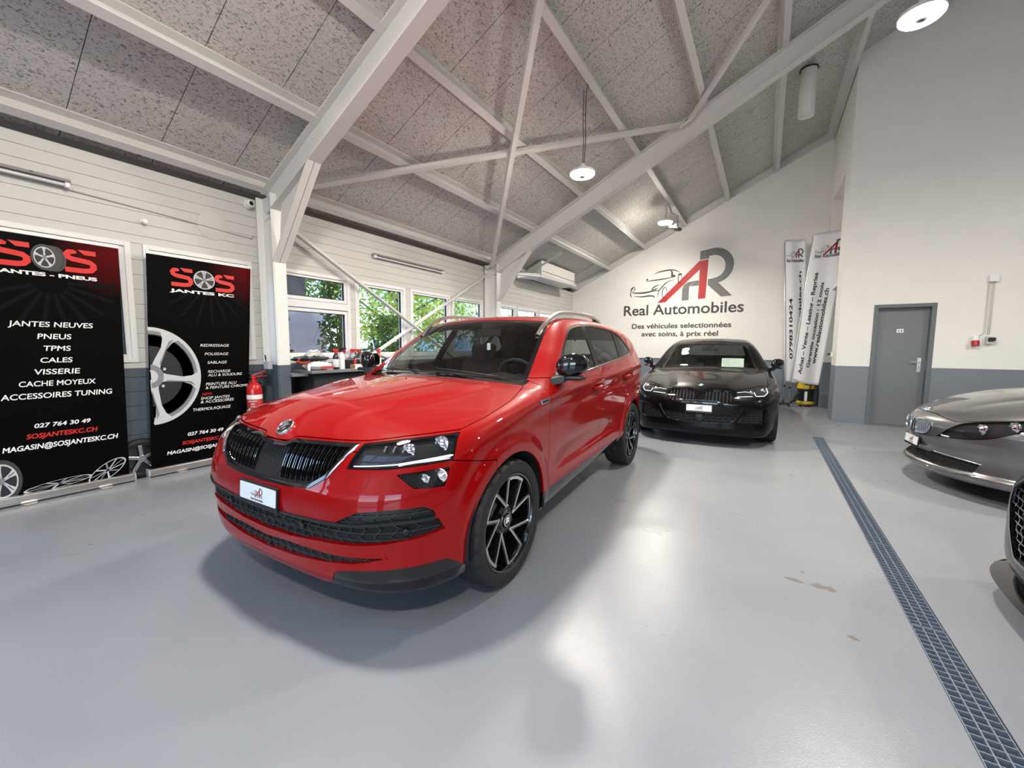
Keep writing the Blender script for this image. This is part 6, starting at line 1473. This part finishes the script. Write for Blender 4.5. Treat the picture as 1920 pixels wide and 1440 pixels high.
t = thing('small_bottle', 'small white bottle with a cap at the left end of the bench', 'bottle', (-4.70, 2.86, BENCHZ)); m = MB(); m.lathe([(0, 0), (.016, 0), (.017, .01), (.017, .06), (.012, .066)], (0, 0, 0), (0, 0, 1), 16); m.build('bottle_body', SBW, t, True, 40); m = MB(); m.lathe([(.012, .064), (.012, .088), (0, .088)], (0, 0, 0), (0, 0, 1), 16); m.build('bottle_cap', WHITE, t, True, 40)
t = thing('packet', 'white and red plastic packet lying on the bench beside the first spray bottle', 'packet', (-4.78, 3.025, BENCHZ)); rr = random.Random(5)
def pillow(L, W, H, n=14, k=10, seed=1, amp=.012):
    g = random.Random(seed); V, F = [], []
    for s in (1, -1):
        for i in range(n+1):
            for j in range(k+1):
                u, v = i/n*2 - 1, j/k*2 - 1; z = H*(max(0, (1 - abs(u)**3)*(1 - abs(v)**3)))**.5
                V.append((W/2*v, L/2*u, H*.5 + s*z*.5 + (g.uniform(-amp, amp) if abs(u) < .95 and abs(v) < .95 else 0)*(s > 0)))
    for s in (0, 1):
        o = s*(n+1)*(k+1)
        for i in range(n):
            for j in range(k): q = [o + i*(k+1)+j, o + i*(k+1)+j+1, o + (i+1)*(k+1)+j+1, o + (i+1)*(k+1)+j]; F.append(q[::-1] if s == 0 else q)
    return V, F
V, F = pillow(.31, .20, .105, seed=2); mesh_obj('packet_body', V, F, mat('packet_white', (.72, .73, .75), .3), t, True)
m = MB(); m.raw([(.098, -.02, .015), (.103, .15, .015), (.088, .15, .062), (.085, -.01, .060)], [[0, 1, 2, 3]]); m.prism([Vector(q) for q in ((.099, -.02, .015), (.104, .15, .015), (.092, .15, .062), (.090, -.01, .060))], (.004, 0, .001)); m.build('packet_print', mat('print_red', (.40, .015, .03), .35), t)
t = thing('cloth_bag', 'crumpled black and red cloth bag lying on top of the packet', 'bag', (-4.86, 2.98, BENCHZ + .108)); V, F = pillow(.42, .22, .06, seed=9, amp=.016); mesh_obj('bag_body', V, F, mat('bag_black', (.02, .02, .022), .7), t, True); t.rotation_euler = (0, R(-4), R(-12))
m = MB(); m.tube([(.10, -.16, .03), (.14, -.20, -.01), (.15, -.12, -.03), (.13, -.05, -.005)], [.012, .02, .02, .01], 8); m.build('bag_strap', mat('bag_red', (.30, .02, .02), .6), t, True)
t = thing('plastic_bag', 'crumpled grey plastic bag behind the black cloth bag', 'bag', (-5.04, 3.14, BENCHZ)); V, F = pillow(.28, .13, .24, seed=4, amp=.02); mesh_obj('bag_body', V, F, mat('bag_grey', (.45, .45, .42), .3), t, True)
t = thing('tool_case', 'black tool case with red latches behind the long white box', 'tool case', (-4.88, 3.705, BENCHZ)); m = MB(); m.bb((-.09, -.26, 0), (.08, .22, .125)); m.build('case_body', mat('case_black', (.012, .012, .013), .4), t, bevel=.012)
for y in (-.12, .12): m = MB(); m.bb((.078, y - .022, .055), (.090, y + .022, .118)); m.build('latch', TRIGR, t, bevel=.004)
m = MB(); m.tube([(.02, -.09, .125), (.02, -.08, .155), (.02, .05, .155), (.02, .06, .125)], .009, 8); m.build('case_handle', TRIGB, t, True)
t = thing('long_box', 'long white carton with a brown end, at the front edge of the bench', 'box', (-4.70, 3.76, BENCHZ)); m = MB(); m.bb((-.03, -.27, 0), (.03, .30, .058)); b = m.build('carton', mat('carton_white', (.76, .76, .77), .5), t, bevel=.002); m = MB(); m.bb((-.0305, -.30, 0), (.0305, -.27, .058)); m.build('carton_end', mat('carton_brown', (.30, .20, .11), .8), t); m = MB(); m.cyl((.03, -.285, .03), (.0312, -.285, .03), .011, 14); m.build('carton_hole', GASKET, t)
text('carton_lettering', 'CE', .03, mat('print_grey', (.5, .5, .53), .6), b, place((.0302, -.19, .022), (0, 1, 0), (0, 0, 1)))
t = thing('brush', 'blue-grey brush lying at the right end of the bench top', 'brush', (-4.90, 4.17, BENCHZ)); m = MB(); m.tube([(0, -.10, .18), (0, .02, .13), (0, .14, .10)], [.012, .015, .010], 8); m.build('brush_handle', mat('brush_blue', (.10, .16, .20), .4), t, True); m = MB(); m.bb((-.03, -.02, 0), (.03, .10, .11)); m.build('brush_block', PLGREY, t, bevel=.006)
# ---------------------------------------------------------------- the two black roll-up banners
def ban_mat(name, gx, gz):
    m = mat(name, (.002, .002, .002), .5, spec=.06); n, l, b = nodes(m); tc = n.new('ShaderNodeTexCoord'); d = n.new('ShaderNodeVectorMath'); d.operation = 'DISTANCE'; d.inputs[1].default_value = (0, gx, gz); l.new(tc.outputs['Object'], d.inputs[0])
    r = n.new('ShaderNodeValToRGB'); r.color_ramp.elements[0].color = (.10, .002, .003, 1); r.color_ramp.elements[1].color = (.0015, .0015, .0015, 1); r.color_ramp.elements[1].position = .42; l.new(d.outputs['Value'], r.inputs[0]); l.new(r.outputs[0], b.inputs['Base Color']); return m
PRW = mat('print_white', (.80, .80, .80), .35); PRR = mat('print_signal_red', (.62, .025, .02), .35); PRS = mat('print_silver', (.50, .51, .53), .35); PRD = mat('print_dark_grey', (.025, .026, .03), .35); PRF = mat('print_faint', (.005, .005, .006), .5, spec=.06); PRK = mat('print_tyre', (.045, .046, .05), .4); PRM = mat('print_mid', (.20, .205, .22), .35)
ALU = mat('brushed_aluminium', (.62, .61, .60), .3, .9)
BP = -5.02
def bm_(y, z, lift=.001): return place((lift, y, z), (0, 1, 0), (0, 0, 1))
fy = lambda y: y*5.02/4.98
fz = lambda z: 1.285 + (z - 1.285)*5.02/4.98
def s_letter(parent, cy, cz, w, h):
    cl = [(.40, .86), (.30, .885), (.18, .86), (.105, .76), (.14, .64), (.26, .575), (.55, .535), (.78, .50), (.885, .40), (.895, .26), (.80, .145), (.62, .105), (.03, .105)]
    P = [np.array(q) for q in cl]; up, dn = [], []; n = len(P)
    for i in range(n):
        t = P[min(i+1, n-1)] - P[max(i-1, 0)]; t /= np.linalg.norm(t); q = np.array([-t[1], t[0]]); wd = .105*(1.0 if i > 1 else (.5 + .35*i)); up.append(P[i] + q*wd); dn.append(P[i] - q*wd)
    L = [((a - .5)*w, (c - .5)*h) for a, c in up + dn[::-1]]; M = bm_(cy, cz)
    flat_shape('logo_letter', [L], .001, PRR, parent, M)
    flat_shape('logo_letter', [[((a - .5)*w, (c - .5)*h) for a, c in ((.44, 1.0), (.99, 1.0), (.99, .80), (.63, .80))]], .001, PRR, parent, M)
def flat_wheel(parent, cy, cz, r, n=5, sx=1., rot=0., tyre=True, lift=.0012, split_=False, clip=None, rim=PRS, tilt=0., dark=PRD):
    M = bm_(cy, cz, lift) @ Matrix.Rotation(tilt, 4, 'Z') @ Matrix.Diagonal((sx, 1, 1, 1))
    def sh(nm, loops, mt, k):
        if clip is not None: loops = [[(max(x, clip), y) for x, y in lp] for lp in loops]
        flat_shape(nm, loops, .0003, mt, parent, Matrix.Translation((.00035*k, 0, 0)) @ M)
    if tyre: sh('printed_tyre', [circ(r, 48)], PRK, 0); R0 = r*.80
    else: R0 = r
    sh('printed_rim', [circ(R0, 48), circ(R0*.90, 48)], rim, 1); sh('printed_rim', [circ(R0*.90, 48)], dark, 1)
    for k in range(n):
        a = 2*math.pi*k/n + rot
        for da in ((-.13, .13) if split_ else (0,)):
            w0, w1 = (.10, .12) if not split_ else (.055, .07)
            u = np.array([math.cos(a + da), math.sin(a + da)]); v = np.array([-u[1], u[0]])
            sh('printed_spoke', [[tuple(R0*(u*q + v*s)) for q, s in ((.10, -w0), (.55, -w0*.75), (.93, -w1*1.4), (.93, w1*1.4), (.55, w0*.75), (.10, w0))]], rim, 2)
    sh('printed_hub', [circ(R0*.20, 24)], PRM, 3)
    for k in range(n): a = 2*math.pi*(k + .5)/n + rot; sh('printed_bolt', [circ(R0*.035, 10, R0*.20*math.cos(a), R0*.20*math.sin(a))], dark, 4)
def banner(label, y0, y1, ytop0, ytop1, zt, mtl):
    t = thing('roll_up_banner', label, 'banner', (BP, 0, 0))
    m = MB(); m.prism([Vector((-.004, y0, .07)), Vector((-.004, y1, .07)), Vector((-.004, ytop1, zt)), Vector((-.004, ytop0, zt))], (.004, 0, 0)); p = m.build('banner_print', mtl, t)
    m = MB(); m.bar((.0, ytop0 - .004, zt + .012), (.0, ytop1 + .004, zt + .012), .018, .030); m.build('top_rail', mat('rail_white', (.80, .79, .76), .3), t, bevel=.003)
    m = MB(); m.prism([Vector((a, y0 - .02, c)) for a, c in ((-.040, .012), (.022, .012), (.030, .03), (.022, .075), (.004, .082), (-.03, .082), (-.040, .06))], (0, y1 - y0 + .05, 0)); bs = m.build('base_cassette', ALU, t, bevel=.003)
    m = MB(); [m.prism([Vector((a, yy, c)) for a, c in ((-.041, .0), (.024, .0), (.033, .03), (.024, .078), (.004, .085), (-.041, .085))], (0, .010, 0)) for yy in (y0 - .03, y1 + .03)]; m.build('end_cap', mat('cap_grey', (.35, .35, .35), .4), t)
    for yy in (y0 + (y1 - y0)*.27, y0 + (y1 - y0)*.80): m = MB(); m.prism([Vector((.0, yy - .05, .0005)), Vector((.07, yy - .035, .0005)), Vector((.085, yy - .02, .0005)), Vector((.085, yy + .02, .0005)), Vector((.07, yy + .035, .0005)), Vector((0, yy + .05, .0005))], (0, 0, .010)); m.build('base_foot', ALU, t)
    return p
def lines(p, L, italic, mt=None, bold=.0013):
    for s, a, c, z, h in L:
        red = s in ('SOSJANTESKC.CH', 'NEW'); a, c, z = fy(a), fy(c), fz(z)
        text('lettering', s, h*1.38, PRR if red else PRW, p, bm_((a + c)/2, z), width=c - a, bold=h*bold/.043*.6 if h > .034 else 0., shear=italic, thick=.0008)
p = banner('wide black banner headed with a tyre, listing new rims, tyres and tuning accessories', .395, 1.245, .435, 1.293, 2.155, ban_mat('banner_black', 1.29, 2.12))
for (c0, z0, r) in ((.85, 1.62, .55),):
    for k in range(9):
        a = R(200 + 20*k); M = bm_(fy(c0), 1.80, .0006); u = np.array([math.cos(a), math.sin(a)]); v = np.array([-u[1], u[0]])
        flat_shape('printed_spoke', [[tuple(u*q + v*s) for q, s in ((.10, -.012), (.40, -.010), (.40, .022), (.10, .014))]], .0003, PRF, p, M)
lines(p, [('JANTES NEUVES', 0.608, 1.079, 1.43, 0.043), ('PNEUS', 0.748, 0.939, 1.332, 0.044), ('TPMS', 0.776, 0.929, 1.236, 0.043), ('CALES', 0.752, 0.933, 1.14, 0.042), ('VISSERIE', 0.714, 0.972, 1.044, 0.045), ('CACHE MOYEUX', 0.626, 1.061, 0.95, 0.044), ('ACCESSOIRES TUNING', 0.533, 1.165, 0.851, 0.046)], .12)
lines(p, [('027 764 30 49', 0.684, 1.008, 0.613, 0.035), ('SOSJANTESKC.CH', 0.638, 1.048, 0.53, 0.039), ('MAGASIN@SOSJANTESKC.CH', 0.51, 1.176, 0.442, 0.042)], .2, bold=.0022)
s_letter(p, fy(1.035), fz(1.990), .20, .195); s_letter(p, fy(.66), fz(1.990), .20, .195)
# the tyre of the heading, seen a little from the side
for k, (dy, sx) in enumerate(((.045, .62), (.03, .66), (.015, .70))): flat_shape('printed_tyre', [[(x*sx, y) for x, y in circ(.103, 40)]], .0003, PRK if k % 2 == 0 else PRD, p, bm_(fy(.845) + dy, fz(1.985), .0008 + .0003*k))
flat_wheel(p, fy(.832), fz(1.988), .103, 5, .72, .3, True, .0018)
text('lettering', 'JANTES - PNEUS', .040, PRW, p, bm_(fy(.852), fz(1.838)), width=.565, bold=.0016)
flat_wheel(p, .50, .215, .17, 5, .62, .5, True, .0008, True, clip=None)
flat_wheel(p, .78, .10, .20, 6, 1.0, .2, False, .0008, True, tilt=0.) if False else None
M = Matrix.Identity(4)
for cy, cz, r, sy, tl in ((.80, .115, .20, .16, .10), (1.10, .150, .15, .42, .62)):
    MM = bm_(cy, cz, .0008) @ Matrix.Rotation(tl, 4, 'Z') @ Matrix.Diagonal((1, sy, 1, 1)); cut = lambda L: [(x, y) for x, y in L]
    flat_shape('printed_rim', [circ(r, 44), circ(r*.92, 44)], .0003, PRS, p, MM)
    for k in range(10):
        a = 2*math.pi*k/10; u = np.array([math.cos(a), math.sin(a)]); v = np.array([-u[1], u[0]]); flat_shape('printed_spoke', [[tuple(r*(u*q + v*s)) for q, s in ((.12, -.05), (.92, .02), (.92, .11), (.12, .04))]], .0003, PRS if k % 2 else PRM, p, Matrix.Translation((.0004, 0, 0)) @ MM)
p = banner('black banner with half an alloy wheel, listing rim straightening and polishing services', 1.405, 2.275, 1.487, 2.405, 2.155, ban_mat('banner_black_two', 2.40, 2.15))
for k in range(7):
    a = R(215 + 18*k); M = bm_(2.0, 1.95, .0006); u = np.array([math.cos(a), math.sin(a)]); v = np.array([-u[1], u[0]])
    flat_shape('printed_spoke', [[tuple(u*q + v*s) for q, s in ((.14, -.010), (.46, -.008), (.46, .016), (.14, .010))]], .0003, PRF, p, M)
lines(p, [('REDRESSAGE', 1.855, 2.123, 1.274, 0.029), ('POLISSAGE', 1.89, 2.112, 1.184, 0.029), ('SABLAGE', 1.91, 2.093, 1.094, 0.029), ('RECHARGE', 1.91, 2.123, 0.998, 0.029), ('ALU & SOUDURE', 1.908, 2.238, 0.960, 0.029), ('PEINTURE ALU', 1.883, 2.177, 0.866, 0.03), ('& PEINTURE CHROME', 1.88, 2.290, 0.828, 0.029), ('NEW', 1.845, 1.937, 0.764, 0.028), ('SHOP JANTES', 1.83, 2.102, 0.720, 0.029), ('& ACCESSOIRES', 1.828, 2.14, 0.682, 0.03), ('THERMOLAQUAGE', 1.755, 2.103, 0.607, 0.031)], .2)
lines(p, [('027 764 30 49', 1.697, 2.021, 0.362, 0.035), ('SOSJANTESKC.CH', 1.647, 2.059, 0.279, 0.035), ('MAGASIN@SOSJANTESKC.CH', 1.518, 2.215, 0.201, 0.035)], .2, bold=.0022)
s_letter(p, fy(1.740), fz(1.961), .19, .185); s_letter(p, fy(2.118), fz(1.948), .19, .185); flat_wheel(p, fy(1.932), fz(1.960), .095, 5, 1.0, .3, False, .0008, True)
text('lettering', 'JANTES KC', .040, PRW, p, bm_(fy(1.925), fz(1.813)), width=.57, bold=.0016)
# the big half wheel cut off by the banner's edge
def big_wheel(p, cy, cz, r, edge):
    def cl(L): return [(max(x*.86, edge - cy), y) for x, y in L]
    def sh(nm, loops, mt, k): flat_shape(nm, [cl(q) for q in loops], .0003, mt, p, bm_(cy, cz, .0007 + .0004*k))
    A = np.linspace(-math.pi/2, math.pi/2, 40)
    ringf = lambda ro, ri: [[(ro*math.cos(a), ro*math.sin(a)) for a in A] + [(ri*math.cos(a), ri*math.sin(a)) for a in A[::-1]]]
    sh('printed_rim', ringf(r, r*.93), PRS, 1); sh('printed_rim', ringf(r*.93, r*.86), PRM, 1); sh('printed_barrel', [[(r*.86*math.cos(a), r*.86*math.sin(a)) for a in A]], PRD, 1)
    sh('printed_barrel', ringf(r*.84, r*.62), mat('print_dim', (.06, .062, .07), .35), 1)
    for a in (R(64), R(-8), R(-80)):
        u = np.array([math.cos(a), math.sin(a)]); v = np.array([-u[1], u[0]])
        sh('printed_spoke', [[tuple(r*(u*q + v*s)) for q, s in ((.05, -.13), (.30, -.075), (.62, -.055), (.80, -.10), (.95, -.22), (.96, .22), (.80, .10), (.62, .055), (.30, .075), (.05, .13))]], PRS, 2)
        sh('printed_spoke', [[tuple(r*(u*q + v*s)) for q, s in ((.30, -.045), (.80, -.03), (.90, -.11), (.80, -.085), (.62, -.055), (.30, -.072))]], PRM, 3)
    sh('printed_hub', [[(r*.24*math.cos(a), r*.24*math.sin(a)) for a in A]], PRM, 4); sh('printed_hub', [[(r*.13*math.cos(a), r*.13*math.sin(a)) for a in A]], PRS, 5)
    for a in (R(28), R(-44)): sh('printed_bolt', [circ(r*.055, 16, r*.30*math.cos(a), r*.30*math.sin(a))], PRD, 4); sh('printed_bolt', [circ(r*.03, 12, r*.30*math.cos(a), r*.30*math.sin(a))], PRS, 5)
big_wheel(p, 1.455, .985, .475, 1.448)
t = thing('spare_wheel', 'small alloy wheel with a black tyre standing in the gap between the two black banners', 'wheel', (-5.104, 1.36, .192), 0)
V, F = tyre_mesh(.19, .074, .135, rows=14, na=120, blocks=60); mesh_obj('tyre', V, F, RUBBER, t, True); m = MB(); m.lathe([(.137, .034), (.130, .034), (.118, .0), (.02, -.01)], (0, 0, 0), (1, 0, 0), 40); m.build('rim', DKMETAL, t, True, 40)
m = MB()
for k in range(5): a = 2*math.pi*k/5 + .4; m.bar((.022, .02*math.cos(a), .02*math.sin(a)), (.026, .132*math.cos(a), .132*math.sin(a)), .030, .02, (1, 0, 0))
m.cyl((.0, 0, 0), (.034, 0, 0), .035, 20); m.build('spokes', mat('alloy_lilac', (.55, .55, .62), .25, .9), t, bevel=.004)
# ---------------------------------------------------------------- the mark and lettering on the far wall
t = thing('wall_lettering', 'painted dealer mark with red A, grey R, sketched car and lettering on the far wall', 'wall sign', (-2.05, YF - .001, 2.2))
ZL2, ZL3 = 1.83 - 2.2, 1.612 - 2.2
k = 3.016/850.                                   # metres per unit of the drawing
M = Matrix(((1, 0, 0, 0), (0, 0, -1, 0), (0, 1, 0, 0), (0, 0, 0, 1)))        # x to the right, y up, facing the room
wl = lambda x, z, rot=0: Matrix.Translation((x, -.002, z)) @ M
ar_logo(t, wl((530 - 535)*k, (572 - 290)*k - .02), k, True, .003)
text('lettering', 'Real Automobiles', .40, INKD, t, wl(0, .005), width=3.02, bold=.006, thick=.003)
text('lettering', 'Des véhicules selectionnées', .19, INKD, t, wl(.0, ZL2), width=2.52, bold=.004, thick=.003)
text('lettering', 'avec soins, à prix réel', .19, INKD, t, wl(0, ZL3), width=1.95, bold=.004, thick=.003)
# ---------------------------------------------------------------- flags in the corner
def flag(name_label, y, bl, br, tr, tl, lines_, logo, pole_x, wav, seed):
    t = thing('beach_flag', name_label, 'flag', (bl[0], y, 0)); ox = bl[0]
    nu, nv = 16, 60; V, F = [], []
    def pt(u, v):
        a = np.array(bl)*(1-u)*(1-v) + np.array(br)*u*(1-v) + np.array(tr)*u*v + np.array(tl)*(1-u)*v
        d = wav*math.sin(u*7 + v*2 + seed)*(.3 + .7*u) + wav*.6*math.sin(v*5 + seed)*u
        return (a[0] - ox, d, a[1] - .03*math.sin(u*math.pi)*(1-v))
    for j in range(nv+1):
        for i in range(nu+1): V.append(pt(i/nu, j/nv))
    for j in range(nv):
        for i in range(nu): a = j*(nu+1)+i; F.append([a, a+1, a+nu+2, a+nu+1])
    c = mesh_obj('flag_cloth', V, F, CLOTHW, t, True); so = c.modifiers.new('thick', 'SOLIDIFY'); so.thickness = .002
    up = Vector((tl[0] - bl[0], 0, tl[1] - bl[1])).normalized(); m = MB()
    m.tube([Vector((pole_x - ox, 0, .0)), Vector((-.008, .0, bl[1])), Vector((tl[0] - ox - .006, 0, tl[1] - .02)), Vector((tl[0] - ox + .01, 0, tl[1] + .015)), Vector((tr[0] - ox, 0, tr[1] + .02))], [.013, .013, .010, .008, .006], 8); m.build('flag_pole', mat('pole_alu', (.62, .62, .63), .3, .9), t, True)
    m = MB(); m.cyl((pole_x - ox + .003, 0, .40), (pole_x - ox + .006, 0, .44), .02, 12); m.build('pole_joint', TRIGB, t)
    # print: bent onto the cloth
    def onto(o):
        for v in o.data.vertices:
            u_, v_ = v.co.x, v.co.y; q = pt(u_, v_); e = pt(u_ + .01, v_); v.co = Vector((q[0], q[1] - .004 - abs(v.co.z), q[2]))
    W = math.hypot(br[0] - bl[0], br[1] - bl[1]); H = tl[1] - bl[1]
    for s, u0, v0, v1, hgt in lines_:
        o = text('flag_lettering', s, .1, INKD, c, Matrix.Identity(4), bold=.0028, align='LEFT', thick=.0006)
        xs = [v.co.x for v in o.data.vertices]; L = max(xs) - min(xs); x0 = min(xs)
        for v in o.data.vertices: a, b_ = v.co.x, v.co.y; v.co.x = u0 - (b_/.073)*hgt; v.co.y = v0 + (a - x0)/L*(v1 - v0)
        onto(o)
    before = set(bpy.data.objects); ar_logo(c, Matrix.Identity(4), 1/850., True, .0006, names=('flag_logo_red', 'flag_logo_grey', 'flag_logo_sketch'))
    for o in set(bpy.data.objects) - before:
        for v in o.data.vertices: a, b_ = v.co.x, v.co.y; v.co.x = logo[0] + a*logo[2]; v.co.y = logo[1] + b_*logo[2]*W/H*1.3
        onto(o)
    o = text('flag_lettering', 'Real Automobiles', .1, INKD, c, Matrix.Identity(4), bold=.002, thick=.0006); xs = [v.co.x for v in o.data.vertices]; L = max(xs) - min(xs); mx_ = (max(xs) + min(xs))/2
    for v in o.data.vertices: a, b_ = v.co.x, v.co.y; v.co.x = logo[0] + (a - mx_)/L*logo[2]*.84; v.co.y = logo[1] - .062 + b_/.073*.024
    onto(o)
    return t
f1 = flag('white flag with dealer mark and a phone number, standing behind the larger leaning flag', 11.42, (.417, .52), (.80, .52), (.615, 3.71), (.235, 3.74), [('0798310424', .36, .17, .60, .16), ('realautomobiles.ch', .80, .08, .79, .12)], (.50, .915, .98), .40, .035, 1.0)
f2 = flag('large leaning white flag with dealer mark and sales lettering, cut by the wall corner', 10.90, (.507, .61), (.998, .50), (1.30, 3.73), (.733, 3.69), [('Achat – Vente – Leasing – Reprise', .32, .055, .745, .13), ('Garantie occasion : 12 mois', .56, .11, .68, .115), ('www.realautomobiles.ch', .75, .14, .64, .14)], (.55, .905, 1.0), .488, .04, 2.2)
for f_, px in ((f1, .40), (f2, .488)):
    m = MB(); c = Vector((px - f_.location.x, 0, .012)); m.box(c, (.46, .03, .014)); m.box(c, (.03, .46, .014)); m.cyl(c, c + Vector((0, 0, .05)), .022, 12); m.build('flag_foot', DKMETAL, f_)
# ---------------------------------------------------------------- wet and dry vacuum
t = thing('vacuum_cleaner', 'yellow and black drum vacuum cleaner under the leaning flag', 'vacuum cleaner', (.80, 11.17, 0))
VY = mat('vacuum_yellow', (.62, .45, .012), .35); VB = mat('vacuum_black', (.012, .012, .013), .4)
m = MB(); m.lathe([(0, .05), (.15, .05), (.165, .07), (.165, .085), (.15, .12)], (0, 0, 0), (0, 0, 1), 32); m.build('vacuum_base', VY, t, True, 40)
m = MB(); m.lathe([(.145, .10), (.15, .36), (.165, .37), (.165, .40), (.15, .41)], (0, 0, 0), (0, 0, 1), 32); m.build('vacuum_drum', VB, t, True, 40)
m = MB(); m.bb((-.028, -.158, .13), (.022, -.149, .34)); m.build('drum_strip', CHROME, t)
m = MB(); m.lathe([(.165, .40), (.165, .45), (.14, .53), (.08, .565), (0, .57)], (0, 0, 0), (0, 0, 1), 32); hd = m.build('vacuum_head', VY, t, True, 40)
m = MB(); m.tube([(-.13, -.02, .50), (-.08, -.02, .60), (.08, -.02, .60), (.13, -.02, .50)], .020, 8); m.build('carry_handle', VB, hd, True); m = MB(); m.cyl((.0, -.155, .49), (.0, -.12, .505), .025, 14); m.bb((.05, -.17, .40), (.085, -.14, .54)); m.build('switch', VB, hd)
m = MB(); m.tube([(-.04, -.15, .35), (-.16, -.20, .28), (-.22, -.18, .12), (-.34, -.16, .05), (-.50, -.15, .03), (-.62, -.12, .03)], [.026, .026, .026, .024, .022, .022], 10); m.build('hose', VB, t, True); m = MB(); m.prism([Vector((-.95, -.02, .005)), Vector((-.62, -.16, .005)), Vector((-.58, -.08, .005)), Vector((-.88, .06, .005))], (0, 0, .035)); m.build('floor_nozzle', VB, t, bevel=.01)
m = MB(); [m.cyl((.13*math.cos(a) - .012, .13*math.sin(a), .03), (.13*math.cos(a) + .012, .13*math.sin(a), .03), .03, 14) for a in (.6, 2.2, 3.8, 5.4)]; m.build('castors', VB, t)
t = thing('black_bin', 'black container with pale rim in the corner to the right of the vacuum cleaner', 'container', (.945, 11.56, 0)); m = MB(); m.bb((-.10, -.16, 0), (.10, .16, .78)); m.build('bin_body', VB, t, bevel=.01); m = MB(); m.bb((-.11, -.17, .78), (.11, .17, .81)); m.build('bin_rim', WHITE, t); m = MB(); m.bb((-.105, -.165, .55), (.105, .165, .565)); m.build('bin_band', SILVER, t)
# ---------------------------------------------------------------- right wall fittings
t = thing('conduit_box', 'small white box high on the wall right of the grey door, with its pipe', 'junction box', (2.83, BY, 2.35)); m = MB(); m.box((0, -.03, 0), (.10, .06, .10)); m.build('box_body', WHITE, t, bevel=.004)
m = MB(); m.tube([(-.035, -.015, -.05), (-.035, -.015, -.45), (-.035, -.015, -.80), (-.06, -.015, -.84), (-.10, -.015, -.85), (-.13, -.015, -.87)], .009, 8); m.tube([(.0, -.015, -.05), (.0, -.015, -.84)], .004, 6); m.tube([(.02, -.015, -.05), (.02, -.015, -.84)], .004, 6); m.build('conduit', mat('conduit_grey', (.60, .59, .57), .45), t, True)
t = thing('power_socket', 'round red and white power socket on the wall right of the grey door', 'socket', (2.70, BY, 1.42)); m = MB(); m.box((0, -.02, .04), (.07, .04, .07)); m.cyl((0, -.03, .07), (0, -.055, -.01), .042, 20); m.build('socket_body', WHITE, t, bevel=.003); m = MB(); m.cyl((0, -.052, -.005), (0, -.075, -.075), .044, 20); m.build('socket_cap', mat('socket_red', (.45, .02, .025), .35), t, True, 40)
t = thing('switch_box', 'white box with black rotary switch right of the red socket', 'switch', (2.85, BY, 1.43)); m = MB(); m.box((0, -.035, 0), (.075, .07, .115)); m.build('switch_body', mat('switch_grey', (.55, .56, .57), .4), t, bevel=.004); m = MB(); m.box((.012, -.085, .01), (.075, .035, .055)); m.build('switch_knob', TRIGB, t, bevel=.006)
t = thing('side_socket', 'small black and white socket on the side of the white wall block', 'socket', (BX, 9.60, 1.18)); m = MB(); m.box((-.015, 0, 0), (.03, .08, .08)); m.build('socket_plate', WHITE, t, bevel=.003); m = MB(); m.box((-.045, .0, .01), (.04, .05, .04)); m.tube([(-.05, 0, .01), (-.07, .05, .0), (-.05, .10, -.01)], .008, 6); m.build('plug', TRIGB, t)
build_suv(); build_sedan(); build_coupe(); build_hatch()
